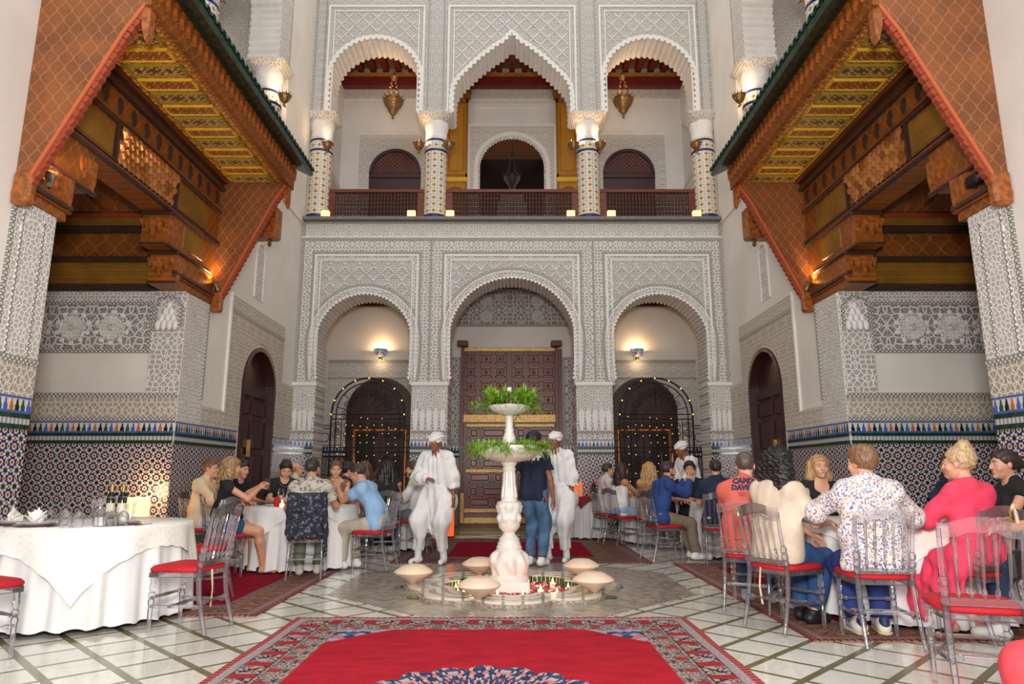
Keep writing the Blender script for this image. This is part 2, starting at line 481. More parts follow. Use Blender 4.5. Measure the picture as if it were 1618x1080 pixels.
# cloth and furniture
def fabric(name, c, var=.08, bump=.004, scale=60, rough=.85, sheen=0):
    t = NT(name); n = t.noise(t.raw(), 7, 4); w = t.noise(t.raw(), scale, 2)
    col = t.mix(t.step(n, .3, .7), tuple(k*(1-var) for k in lin(c)), tuple(min(1, k*(1+var)) for k in lin(c)))
    return t.done(col, rough, 0, n*1.0+w*.15, dist=bump, Sheen_Weight=sheen)
M['cloth_white'] = fabric('white_tablecloth', (230, 229, 228), .03)
t = NT('damask'); x, y, z = t.co(); f = t.vor(t.vec((x+9).pp(.09), (y+9).pp(.09), (z+9).pp(.09)), 30)
M['damask'] = t.done(t.mix(t.step(f, .3, .4), lin((228, 225, 218)), lin((236, 234, 228))), t.step(f, .3, .4)*.3+.35)
M['cloth_grey'] = fabric('grey_white_tablecloth', (206, 203, 204), .04)
M['cloth_burgundy'] = fabric('burgundy_overcloth', (112, 22, 38), .12)
M['seat_red'] = fabric('red_seat_pad', (178, 14, 30), .12, rough=.7)
M['ribbon'] = fabric('cream_seat_tie', (222, 200, 170), .05)
t = NT('clear_acrylic')
b = t.nodes.new('ShaderNodeBsdfGlass'); b.inputs['IOR'].default_value = 1.42; b.inputs['Roughness'].default_value = .02
b.inputs['Color'].default_value = (.985, .985, 1, 1)
tr = t.nodes.new('ShaderNodeBsdfTransparent'); tr.inputs[0].default_value = (.985, .985, 1, 1)
gl = t.nodes.new('ShaderNodeBsdfGlossy'); gl.inputs['Roughness'].default_value = .06
fr = t.nodes.new('ShaderNodeFresnel'); fr.inputs[0].default_value = 1.55
m1 = t.nodes.new('ShaderNodeMixShader'); t.nt.links.new(fr.outputs[0], m1.inputs[0])
t.nt.links.new(tr.outputs[0], m1.inputs[1]); t.nt.links.new(gl.outputs[0], m1.inputs[2])
m2 = t.nodes.new('ShaderNodeMixShader'); m2.inputs[0].default_value = .16
t.nt.links.new(m1.outputs[0], m2.inputs[1]); t.nt.links.new(b.outputs[0], m2.inputs[2])
df = t.nodes.new('ShaderNodeBsdfDiffuse'); df.inputs[0].default_value = (.9, .9, .95, 1); m3 = t.nodes.new('ShaderNodeMixShader'); m3.inputs[0].default_value = .045  # faint lavender-white diffuse puts highlights and edge glow into the colour
t.nt.links.new(m2.outputs[0], m3.inputs[1]); t.nt.links.new(df.outputs[0], m3.inputs[2]); t.nt.links.new(m3.outputs[0], t.out.inputs[0]); M['acrylic'] = t.mat
t = NT('wine_glass')
tr = t.nodes.new('ShaderNodeBsdfTransparent'); gl = t.nodes.new('ShaderNodeBsdfGlossy'); gl.inputs['Roughness'].default_value = .03
fr = t.nodes.new('ShaderNodeLayerWeight'); fr.inputs[0].default_value = .35
m1 = t.nodes.new('ShaderNodeMixShader'); t.nt.links.new(fr.outputs[1], m1.inputs[0])
t.nt.links.new(tr.outputs[0], m1.inputs[1]); t.nt.links.new(gl.outputs[0], m1.inputs[2])
t.nt.links.new(m1.outputs[0], t.out.inputs[0]); M['glass'] = t.mat
M['porcelain'] = plain('white_porcelain', (228, 226, 224), .15)
M['charger'] = plain('plum_charger_plate', (122, 78, 84), .25)
M['candle'] = glow('lit_candle', (255, 200, 130), 3)
M['flame'] = glow('candle_flame', (255, 170, 70), 30)
M['lampglow'] = glow('lamp_shade_glow', (255, 206, 130), 1.5)
M['bulb'] = glow('warm_bulb', (255, 190, 110), 25)
M['fairy'] = glow('fairy_bulb', (255, 170, 60), 3)
M['orange_glow'] = glow('orange_lit_panel', (236, 86, 24), .9)
M['floater'] = plain('cream_floater', (236, 208, 182), .35, var=.03)
def rug(name, W, L, field, border, cream, accent, dark, medal=True, bw=.45, spand=True):
    t = NT(name); x, y, z = t.co(); ax, ay = x.abs(), y.abs()
    dx, dy = W/2-ax, L/2-ay; d = dx.min(dy)
    n = t.noise(t.vec(x*1.0, y*2.2, z), 3.5, 6, .65); f = t.mix(t.step(n, .3, .7), tuple(k*.78 for k in lin(field)), tuple(min(1, k*1.1) for k in lin(field)))
    sel = dx < dy                       # which side the border runs on
    along = t.m('ADD', sel*ay, (1-sel)*ax)
    w = t.vec((along+30).pp(.16), d, 0)
    v1 = t.vor(w, 55, 'F1', '2D', 1); q = t.m('MULTIPLY', S(t, v1.k), 1.0)
    pat = t.ramp(q, [(0, lin(dark)), (.25, lin(cream)), (.45, lin(dark)), (.55, lin(accent)), (.62, lin(cream)), (.8, lin((84, 92, 128)))], True)
    w2 = t.vec((along+30).pp(.10), d, 0); v2 = t.vor(w2, 85, 'F1', '2D', 1)
    pat2 = t.ramp(t.m('MULTIPLY', v2, 1.0), [(0, lin(cream)), (.35, lin(dark)), (.5, lin(cream)), (.7, lin((110, 96, 100)))], True)
    blk = ((along/.27+30).fr()-.5).abs()
    mainb = t.mix((blk < .17)*t.step(d-bw*.36, -.10, -.02)*(d < bw*.6), pat, t.mix(v2, lin(accent), lin(border)))
    guard = t.mix((blk > .36)*(d > bw*.66)*(d < bw*.84), pat2, lin(accent))
    col = f
    if spand:
        lob = ((ax+ay)*(2*PI/.16)).sin()*.03
        sp = ((dx-bw)*1.0+(dy-bw)*1.0+lob) < .42
        v3 = t.vor(t.vec((x+9).pp(.5), (y+9).pp(.5), 0), 16, 'F1', '2D', 1)
        p3 = t.ramp(t.m('MULTIPLY', v3, 1.0), [(0, lin((56, 62, 86))), (.35, lin((150, 150, 160))), (.55, lin((176, 110, 116))), (.7, lin((70, 90, 130)))], True)
        col = t.mix(sp, col, p3)
    if medal:
        th = t.m('ARCTAN2', y, x); r = t.m('SQRT', x*x*1.25+y*y*.9)
        v4 = t.vor(t.vec((th*2.0).pp(.4), r, 0), 22, 'F1', '2D', 1)
        p4 = t.ramp(t.m('MULTIPLY', v4, 1.0), [(0, lin((48, 56, 84))), (.35, lin((170, 168, 170))), (.5, lin((60, 72, 104))), (.7, lin((190, 120, 120)))], True)
        edge = (th*12).cos().abs()*.08+.78
        col = t.mix(r < edge, col, p4)
    col = t.mix(d < bw, col, pat2); col = t.mix(d < bw*.9, col, guard); col = t.mix(d < bw*.62, col, lin(dark))
    col = t.mix(d < bw*.6, col, mainb); col = t.mix(d < bw*.26, col, lin(dark)); col = t.mix(d < bw*.245, col, t.mix(t.step(v2, .55, .6)*.6, lin(cream), lin((110, 116, 150))))
    col = t.mix(d < bw*.11, col, t.mix(((along/.05+9).fr() > .5)*.35, lin(border), lin((206, 150, 140))))
    wv = t.noise(t.raw(), 220, 2)
    return t.done(col, .95, 0, wv, dist=.003, strength=.6, Specular_IOR_Level=.1)
M['rug_main'] = rug('red_medallion_rug', 3.16, 4.7, (168, 32, 46), (140, 40, 50), (166, 148, 138), (150, 52, 56), (48, 44, 50))
M['rug_side'] = rug('burgundy_rug', 2.3, 4.3, (140, 12, 40), (112, 44, 50), (140, 112, 92), (150, 96, 66), (92, 62, 58), medal=False, spand=False)
M['rug_back'] = rug('burgundy_rug_back', 3.5, 3.6, (132, 12, 38), (96, 42, 46), (112, 90, 74), (128, 78, 64), (84, 62, 52), medal=False, spand=False, bw=.7)
# ================================================================== STRUCTURE
D = 13.78; WX = 4.45; DT = .7; ZG = 6.5
t = NT('marble_slab'); oi = t.nodes.new('ShaderNodeObjectInfo'); rn = S(t, oi.outputs['Random'])
x, y, z = t.co(); w = t.vec(x+rn*37, y+rn*11, z)
n = t.noise(w, 3.2, 6, .6, 1.2); n2 = t.noise(w, 1.2, 3)
col = t.mix(t.step(n2, .3, .7), lin((214, 211, 200)), lin((234, 231, 222)))
col = t.mix(rn*.45, col, lin((204, 202, 192))); col = t.mix(t.step((n-.5).abs(), .03, 0)*.22, col, lin((150, 148, 140)))
M['marble'] = t.done(col, .12)
BAS = (0, 7.42)
def lobes(R, amp=.16, n=160, k=8):
    return [(BAS[0]+R*(1+amp*(abs(math.cos(k/2*a))**.7-.6))*math.cos(a), BAS[1]+R*(1+amp*(abs(math.cos(k/2*a))**.7-.6))*math.sin(a)) for a in [2*PI*i/n for i in range(n)]]
def ringmesh(mb, o, i, z0, z1):
    n = len(o); vs = [(p[0], p[1], z1) for p in o]+[(p[0], p[1], z1) for p in i]+[(p[0], p[1], z0) for p in o]+[(p[0], p[1], z0) for p in i]
    fs = []
    for a in range(n):
        b = (a+1) % n
        fs += [(a, b, n+b, n+a), (2*n+a, 2*n+b, b, a), (n+a, n+b, 3*n+b, 3*n+a)]
    return mb.add(vs, fs)
fo = []
for i in range(160):      # slab with an opening for the sunken basin
    a = 2*PI*i/160; k = min((8/abs(math.cos(a))) if abs(math.cos(a)) > 1e-6 else 99, ((9.6 if math.sin(a) > 0 else 10.4)/abs(math.sin(a))) if abs(math.sin(a)) > 1e-6 else 99)
    fo.append((BAS[0]+k*math.cos(a), BAS[1]+k*math.sin(a)))
floor = ringmesh(MB(), fo, lobes(1.0), -.2, -.0012).build('floor', M['strip'])
struct(floor, 'marble floor of white diagonal tiles between olive strips')
OCT = (0, 7.75, 1.8)
PT = .357
tile_me = {}
for s in (-1, 1):
    hp, hq = (PT-.052)/2, (PT-.046)/2
    r2 = math.sqrt(.5)
    pts = [((q-p)*r2*s, (p+q)*r2) for p, q in ((-hp, -hq), (hp, -hq), (hp, hq), (-hp, hq))]
    if s < 0: pts = pts[::-1]
    tile_me[s] = MB().prism(pts, 'xy', -.03, 0).mesh('marble_tile', M['marble'], fix=True)
cand = []; restm = MB()
for i in range(0, 60):
    for j in range(0, 60):
        p = (i+.5)*PT+.004; q = 7.37*math.sqrt(.5)+(j-30+.5)*PT
        yy = (p+q)*math.sqrt(.5); ax = (q-p)*math.sqrt(.5)
        if ax < .24 or ax > 4.45+2.6 or yy < -1 or yy > 13.9: continue
        if ax > 4.6 and not 6.3 < yy < 9.0: continue
        for s in (-1, 1):
            x = ax*s
            if math.hypot(max(abs(x)-.0, 0), yy-7.75) < 1.55: continue
            vis = yy > 4.0 and abs(x)/yy < .78 and not (abs(x+.17) < 1.4 and yy < 5.65)
            cand.append((0 if vis else 1, yy, x, s))
cand.sort()
for k, (nv, yy, x, s) in enumerate(cand):
    if k < 300 and nv == 0: obj('marble_tile', tile_me[s], floor, (x, yy, 0))
    else:
        restm.add([(v.co.x+x, v.co.y+yy, v.co.z) for v in tile_me[s].vertices], [tuple(pl.vertices) for pl in tile_me[s].polygons])
tag(restm.build('marble_tile_field', M['marble'], floor), kind='stuff')
a8 = [(OCT[0]+OCT[2]/math.cos(PI/8)*math.cos(PI/8+k*PI/4), OCT[1]+OCT[2]/math.cos(PI/8)*math.sin(PI/8+k*PI/4)) for k in range(8)]
mb = MB(); n = 160
octr = []
for i in range(n):
    a = 2*PI*i/n; b = ((a+PI/8) % (PI/4))-PI/8
    rr = OCT[2]/math.cos(b); octr.append((OCT[0]+rr*math.cos(a), OCT[1]+rr*math.sin(a)))
ringmesh(mb, octr, lobes(1.04), -.02, .004)
mb.build('octagon_pavement', M['octagon'], floor)

# ---------------------------------------------------------------- arches
def arch_path(cx, r, zc, zs, step=.012, shoe=.05):
    pts = []
    k = max(2, int((zc-zs)/step))
    for i in range(k): 
        f = i/k; pts.append((cx-r+shoe*(1-f)**2, zs+(zc-zs)*f))
    m = int(PI*r/step)
    for i in range(m+1):
        a = PI-PI*i/m; pts.append((cx+r*math.cos(a), zc+r*math.sin(a)))
    for i in range(k-1, -1, -1):
        f = i/k; pts.append((cx+r-shoe*(1-f)**2, zs+(zc-zs)*f))
    return pts
def resample(pts, step):
    out = [pts[0]]; acc = 0
    for a, b in zip(pts, pts[1:]):
        L = math.dist(a, b); d = step-acc
        while d <= L:
            out.append((a[0]+(b[0]-a[0])*d/L, a[1]+(b[1]-a[1])*d/L)); d += step
        acc = L-(d-step)
    if math.dist(out[-1], pts[-1]) > 1e-6: out.append(pts[-1])
    return out
def offset(pts, fn):
    # shift each point along the right-hand normal (into the opening for a left-to-right arch)
    out = []; acc = 0
    for i, p in enumerate(pts):
        a, b = pts[max(i-1, 0)], pts[min(i+1, len(pts)-1)]
        tx, tz = b[0]-a[0], b[1]-a[1]; L = math.hypot(tx, tz) or 1
        if i: acc += math.dist(p, pts[i-1])
        d = fn(acc); out.append((p[0]+tz/L*d, p[1]-tx/L*d))
    return out
def plen(pts): return sum(math.dist(a, b) for a, b in zip(pts, pts[1:]))
def scallop(pts, pitch, depth):
    L = plen(pts); n = max(1, round(L/pitch))
    return offset(pts, lambda s: depth*abs(math.sin(PI*n*s/L)))

def facade(parent, mx, arches, bounds, zb, zt, plane, d0, d1, mats):
    # each bay in two halves that meet over the crown of its arch
    for pts, (a, b) in zip(arches, bounds):
        m = max(range(len(pts)), key=lambda i: pts[i][1]-abs(i-len(pts)/2)*1e-7)
        for poly in ([(a, zb)]+pts[:m+1]+[(pts[m][0], zt), (a, zt)], pts[m:]+[(b, zb), (b, zt), (pts[m][0], zt)]):
            q = [poly[0]]
            for p in poly[1:]:
                if math.dist(p, q[-1]) > 1e-5: q.append(p)
            mb = MB(mx).prism(q, plane, d0, d1); mb.mi = [1 if k > 1 else 0 for k in range(len(mb.f))]
            mb.build('arcade_face', mats, parent)
rear = thing('wall_rear', None, None); struct(rear, 'carved white stucco arcade of three scalloped arches, two storeys high')
ARL = [(-3.05, 1.0, 3.87), (0.0, 1.32, 3.90), (3.05, 1.0, 3.87)]
paths = [arch_path(c, r, zc, 3.05) for c, r, zc in ARL]
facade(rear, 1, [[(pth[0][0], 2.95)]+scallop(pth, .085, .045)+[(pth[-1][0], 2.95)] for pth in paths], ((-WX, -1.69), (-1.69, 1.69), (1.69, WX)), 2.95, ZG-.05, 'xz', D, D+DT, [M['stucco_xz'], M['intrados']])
lat = {}
for k, (pth, (c, r, zc)) in enumerate(zip(paths, ARL)):
    rs = resample(pth, .012)
    inn = scallop(rs, .085, .045); out = offset(rs, lambda s: -.012)
    MB().strip(inn, out, 'xz', D-.03, D+.02).build('arch_moulding', M['white_trim'], rear)
    Lp = plen(rs); nw = round(Lp/.17)      # interlaced ribbons of the arch lace
    for ph in (0, PI):
        MB().strip(offset(rs, lambda s: -.066-.034*math.sin(2*PI*nw*s/Lp+ph)), offset(rs, lambda s: -.084-.034*math.sin(2*PI*nw*s/Lp+ph)), 'xz', D-.026, D+.02).build('lace_ribbon', M['white_trim'], rear)
    MB().strip(offset(rs, lambda s: -.118), offset(rs, lambda s: -.135), 'xz', D-.022, D+.02).build('arch_moulding', M['white_trim'], rear)
    o2 = offset(rs, lambda s: -.20); o3 = offset(rs, lambda s: -.135)
    MB().strip(o3, o2, 'xz', D-.017, D+.02).build('bead_moulding', M['bead_xz'], rear)
    hw = 1.05 if k != 1 else 1.37
    ztop = 5.67
    # spandrel panel with the diamond net
    x0, x1 = c-hw, c+hw
    pan = [(x0+.10, 3.2)]+offset(rs, lambda s: -.20)[3:-3]+[(x1-.10, 3.2), (x1-.10, ztop-.12), (x0+.10, ztop-.12)]
    oo = [p for p in offset(rs, lambda s: -.20) if x0+.10 < p[0] < x1-.10 and p[1] > 3.4]
    pan = [(x0+.10, oo[0][1])]+oo+[(x1-.10, oo[-1][1]), (x1-.10, ztop-.12), (x0+.10, ztop-.12)]
    MB().prism(pan, 'xz', D-.008, D+.02).build('carved_panel', M['spandrel_xz'], rear)
    def inside(px, pz, c=c, r=r, zc=zc, x0=x0, x1=x1):
        if not (x0+.13 < px < x1-.13 and pz < ztop-.15): return False
        if pz > zc: return math.hypot(px-c, pz-zc) > r+.22
        return abs(px-c) > r+.22
    net = MB(); step = .30 if k != 1 else .26; sl = 1.15
    for sg in (-1, 1):
        for i in range(-14, 15):
            run = []
            for j in range(0, 260):
                pz = 3.3+j*.01; px = c+i*step+sg*(pz-4.6)/sl+.018*math.sin((pz-4.6)*2*PI/(step*sl/1.0))*sg
                if inside(px, pz): run.append((px, pz))
                elif run:
                    if len(run) > 3: net.strip([(a-.011, b) for a, b in run[::3]+[run[-1]]], [(a+.011, b) for a, b in run[::3]+[run[-1]]], 'xz', D-.028, D)
                    run = []
    if net.v: net.build('diamond_lattice', M['white_trim'], rear)
    for w0, w1, pr, mt in ((0, .045, .02, 'white_trim'), (.06, .10, .012, 'bead_xz'), (-.10, -.075, .02, 'white_trim')):
        f = MB()
        for xa, xb in ((x0-w1, x0-w0), (x1+w0, x1+w1)): f.box(xa, xb, D-pr, D+.02, 3.1, ztop+w1)
        f.box(x0-w1, x1+w1, D-pr-.0015, D+.02, ztop+w0, ztop+w1)
        f.build('frame_moulding', M[mt], rear)
for xs in (-1.70, 1.70):
    MB().box(xs-.02, xs+.02, D-.012, D+.02, 3.0, 5.98).build('frame_moulding', M['bead_xz'], rear)
MB().box(-WX, WX, D-.02, D+.02, 6.02, 6.07).build('frieze_moulding', M['bead_xz'], rear)
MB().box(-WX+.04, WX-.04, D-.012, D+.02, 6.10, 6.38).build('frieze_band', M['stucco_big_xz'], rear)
MB().box(-WX, WX, D-.03, D+.02, 6.07, 6.10).build('frieze_moulding', M['white_trim'], rear)
MB().box(-WX, WX, D-.02, D+.02, 6.38, 6.43).build('frieze_moulding', M['bead_xz'], rear)
MB().box(-WX, WX, D-.16, D+.3, ZG-.06, ZG).build('ledge', plain('grey_stone_ledge', (120, 114, 110), .5, var=.15, nscale=20), rear)
for xs in (-WX+.045, WX-.045): MB().box(xs-.03, xs+.03, D-.0165, D+.02, 3.0, 6.4).build('frame_moulding', M['bead_xz'], rear)

# glazed dado shared by all walls: zellige field, strips, bottle-shaped merlons
merl = {}
def merlon_mesh(c, ax, mx):
    key = (c, ax, mx)
    if key not in merl:
        w, h = .024, .105
        pts = [(-w, 0), (w, 0), (w, .035), (.011, .062), (.007, .092), (0, h), (-.007, .092), (-.011, .062), (-w, .035)]
        b = MB()
        if ax == 'xz': b.prism(pts, 'xz', -.008, .004)
        else: b.prism(pts, 'yz', -.004*mx, .008*mx)
        merl[key] = b.mesh('merlon_tile', M['tile_'+c], fix=True)
    return merl[key]
strip_me = {}
def strip_mesh(ax, mx, L):
    key = (ax, mx, round(L, 4))
    if key not in strip_me:
        b = MB()
        if ax == 'xz': b.box(-L/2+.002, L/2-.002, -.02, .004, 0, .042)
        else: b.box(-.004*1, .02, -L/2+.002, L/2-.002, 0, .042) if mx > 0 else b.box(-.02, .004, -L/2+.002, L/2-.002, 0, .042)
        strip_me[key] = b.mesh('strip_tile', M['tile_darkgreen'])
    return strip_me[key]
def dado(parent, ax, u0, u1, d, out, fine=True, zel=None, base=0):
    """tiled dado on the plane d (y for 'xz', x for 'yz'); out: sign of the outward normal"""
    def slab(z0, z1, pr, mat, name):
        b = MB()
        if ax == 'xz': b.box(u0, u1, d-pr, d+.01, z0, z1)
        else: b.box(min(d-.01*out, d+pr*out), max(d-.01*out, d+pr*out), u0, u1, z0, z1)
        return b.build(name, mat, parent)
    slab(base, 1.555, .008, zel or M['zellige_'+ax], 'zellige_field')
    slab(1.597, 1.652, .012, M['link_band'], 'link_band')
    slab(1.694, 1.717, .014, M['tile_blue'], 'blue_strip')
    slab(1.717, 1.828, .008, M['tile_ground'], 'merlon_ground')
    slab(1.826, 1.842, .014, M['tile_blue'], 'blue_strip')
    if not fine:
        slab(1.555, 1.597, .014, M['tile_darkgreen'], 'green_strip'); slab(1.652, 1.694, .014, M['tile_darkgreen'], 'green_strip')
    else:
        n = max(1, round((u1-u0)/.155)); L = (u1-u0)/n
        for k in range(n):
            for zz in (1.555, 1.652):
                u = u0+(k+.5)*L
                obj('strip_tile', strip_mesh(ax, out, L), parent, (u, d, zz) if ax == 'xz' else (d, u, zz))
    n = max(1, int((u1-u0)/.0705)); cs = ('black', 'green', 'blue', 'orange')
    for k in range(n):
        u = u0+(k+.5)*(u1-u0)/n
        obj('merlon_tile', merlon_mesh(cs[k % 4], ax, out), parent, (u, d-.008, 1.717) if ax == 'xz' else (d+.008*out, u, 1.717))

# piers under the arcade
for k, (xa, xb) in enumerate(((-4.45, -3.98), (-2.04, -1.30), (1.30, 2.04), (3.98, 4.45))):
    p = thing('wall_rear_pier', None, None); struct(p, 'carved stucco pier with a tiled foot, carrying the arcade')
    MB().box(xa, xb, D, D+DT, 0, 2.95).build('pier_core', M['stucco_xz'], p)
    MB().box(xa+.02, xb-.02, D-.02, D+.02, 2.45, 2.92).build('capital_block', M['stucco_big_xz'], p)
    fl = MB(); n = 5 if xb-xa > .6 else 4
    for i in range(n):       # palm leaves of the capital
        cx = xa+.03+(i+.5)*(xb-xa-.06)/n; hw = (xb-xa-.06)/n/2*.86
        fl.prism([(cx-hw*.5, 2.02), (cx+hw*.5, 2.02), (cx+hw, 2.3), (cx+hw*.8, 2.4), (cx, 2.47), (cx-hw*.8, 2.4), (cx-hw, 2.3)], 'xz', D-.035, D)
    fl.build('capital_leaf_row', M['white_trim'], p)
    MB().bbox(xa-.02, xb+.02, D-.05, D+DT+.02, 2.92, 3.0, .015).build('capital_abacus', M['white_trim'], p)
    MB().box(xa, xb, D-.02, D+.02, 1.97, 2.02).build('bead_moulding', M['bead_xz'], p)
    dado(p, 'xz', xa, xb, D, -1)
# ---------------------------------------------------------------- upper storey of the rear
ARU = [(-3.05, 1.03, 9.78), (3.05, 1.03, 9.78)]
cpath = [(-1.33, 8.95), (-1.33, 9.35), (-1.30, 9.62), (-1.16, 9.86), (-.95, 10.08), (-.72, 10.32), (-.55, 10.46), (-.36, 10.62), (-.2, 10.72), (0, 10.95)]
cpath = cpath+[(-x, z) for x, z in cpath[-2::-1]]
pU = [arch_path(-3.05, 1.03, 9.78, 8.95, shoe=.03), resample(cpath, .012), arch_path(3.05, 1.03, 9.78, 8.95, shoe=.03)]
upper = thing('wall_rear_upper', None, None); struct(upper, 'carved upper arcade with two round scalloped arches flanking a pointed one')
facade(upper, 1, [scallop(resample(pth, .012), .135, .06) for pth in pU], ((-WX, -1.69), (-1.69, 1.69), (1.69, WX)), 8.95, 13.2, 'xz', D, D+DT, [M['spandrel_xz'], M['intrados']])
for k, pth in enumerate(pU):
    rs = resample(pth, .012)
    inn = scallop(rs, .135, .06); out = offset(scallop(rs, .135, .03), lambda s: -.07)
    MB().strip(inn, out, 'xz', D-.025, D+.02).build('arch_moulding', M['white_trim'], upper)
    c = (-3.05, 0, 3.05)[k]; hw = 1.05 if k != 1 else 1.40
    x0, x1 = c-hw, c+hw
    for w0, w1, pr, mt in ((0, .04, .03, 'white_trim'), (-.11, -.085, .02, 'white_trim')):
        f = MB()
        for xa, xb in ((x0-w1, x0-w0), (x1+w0, x1+w1)): f.box(xa, xb, D-pr, D+.02, 9.0, 11.57+w1)
        f.box(x0-w1, x1+w1, D-pr-.0015, D+.02, 11.57+w0, 11.57+w1)
        f.build('frame_moulding', M[mt], upper)
    apex = 10.81 if k != 1 else 10.95
    net = MB(); step = .32
    def inside(px, pz, k=k, c=c, x0=x0, x1=x1):
        if not (x0+.14 < px < x1-.14 and pz < 11.44): return False
        if k == 1:
            hgt = np.interp(abs(px), [p[0] for p in cpath if p[0] >= 0][::1], [p[1] for p in cpath if p[0] >= 0][::1]) if abs(px) < 1.3 else 0
            return pz > hgt+.1
        return math.hypot(px-c, max(pz-9.78, 0)) > 1.16
    for sg in (-1, 1):
        for i in range(-12, 13):
            run = []
            for j in range(0, 250):
                pz = 9.0+j*.01; px = c+i*step+sg*(pz-10.6)/1.1
                if inside(px, pz): run.append((px, pz))
                elif run:
                    if len(run) > 4: net.strip([(run[0][0]-.011, run[0][1]), (run[-1][0]-.011, run[-1][1])], [(run[0][0]+.011, run[0][1]), (run[-1][0]+.011, run[-1][1])], 'xz', D-.02, D)
                    run = []
    if net.v: net.build('diamond_lattice', M['white_trim'], upper)
for xs in (-1.70, 1.70, -4.3, 4.3):
    for dx in (-.17, .17) if abs(xs) < 2 else (-.1, .1):
        MB().box(xs+dx-.012, xs+dx+.012, D-.015, D+.02, 9.05, 13).build('frame_moulding', M['bead_xz'], upper)

# round tiled columns
def ctile_mesh():
    # one curved glazed tile, facing -Y
    r, a, h = .247, 2*PI/10/2*.97, .142
    b = MB(); vs = []; m = 4
    for z in (0, h):
        for k in range(m+1):
            an = -PI/2-a+2*a*k/m; vs.append((r*math.cos(an), r*math.sin(an), z))
    me = bpy.data.meshes.new('column_tile'); fs = [(k, k+1, m+2+k, m+1+k) for k in range(m)]
    me.from_pydata(vs, [], fs); uv = me.uv_layers.new(name='UVMap')
    for pl in me.polygons:
        for li in pl.loop_indices:
            vi = me.loops[li].vertex_index; uv.data[li].uv = ((vi % (m+1))/m, vi//(m+1))
    me.materials.append(M['column_tile']); me.update()
    return me
CT = ctile_mesh()
col_parts = {}
def column(loc, label, group=None, face=0, arc=PI*1.15, capsq=.36):
    t = thing('tiled_column', label, 'column', loc, 0, group)
    if 'core' not in col_parts:
        col_parts['core'] = MB().lathe([(.262, 0), (.262, .14)], 28).mesh('base_ring', M['tile_navy'], 40)
        col_parts['shaft'] = MB().lathe([(.243, .1), (.243, 1.95)], 28).mesh('shaft', M['tile_ground'], 40)
        b = MB()
        for z in (1.60, 1.84): b.lathe([(.246, z), (.256, z+.01), (.256, z+.04), (.246, z+.05)], 28)
        col_parts['rings'] = b.mesh('navy_ring', M['tile_navy'], 40)
        col_parts['neck'] = MB().lathe([(.235, 1.9), (.235, 2.12), (.245, 2.16), (.26, 2.3), (.245, 2.34)], 32, mod=lambda a, z: 1+(.05*abs(math.sin(4*a)) if z > 2.14 else 0)).mesh('neck', M['white_trim'], 30)
        c = MB()
        n = 32
        prof = [(.25, 2.3), (.29, 2.36), (.36, 2.42), (.38, 2.45)]
        c.lathe(prof, 32, mod=lambda a, z: min(1.18, 1/max(abs(math.cos(a)), abs(math.sin(a)))) if z > 2.33 else 1)
        c.box(-.36, .36, -.32, .32, 2.44, 2.50)
        col_parts['cap'] = c.mesh('capital', M['stucco_big_xz'], 35)
    obj('base_ring', col_parts['core'], t); obj('shaft', col_parts['shaft'], t); obj('navy_ring', col_parts['rings'], t)
    obj('neck', col_parts['neck'], t); obj('capital', col_parts['cap'], t)
    for k in range(10):
        a = 2*PI*k/10
        d = (a-face+PI) % (2*PI)-PI
        if abs(d) > arc/2+.15: continue
        for j in range(10):
            obj('glazed_tile', CT, t, (0, 0, .145+j*.1455), a)
        obj('glazed_tile', CT, t, (0, 0, 1.66), a+.1)
    return t
rearcols = [column((x, D+.28, ZG), 'yellow and white tiled round column between arches of the balustraded upper gallery' if abs(x) < 2 else 'yellow and white tiled column at the corner of the balustraded upper gallery', 'upper gallery columns between arches' if abs(x) < 2 else 'upper gallery corner columns') for x in (-4.23, -1.68, 1.68, 4.23)]

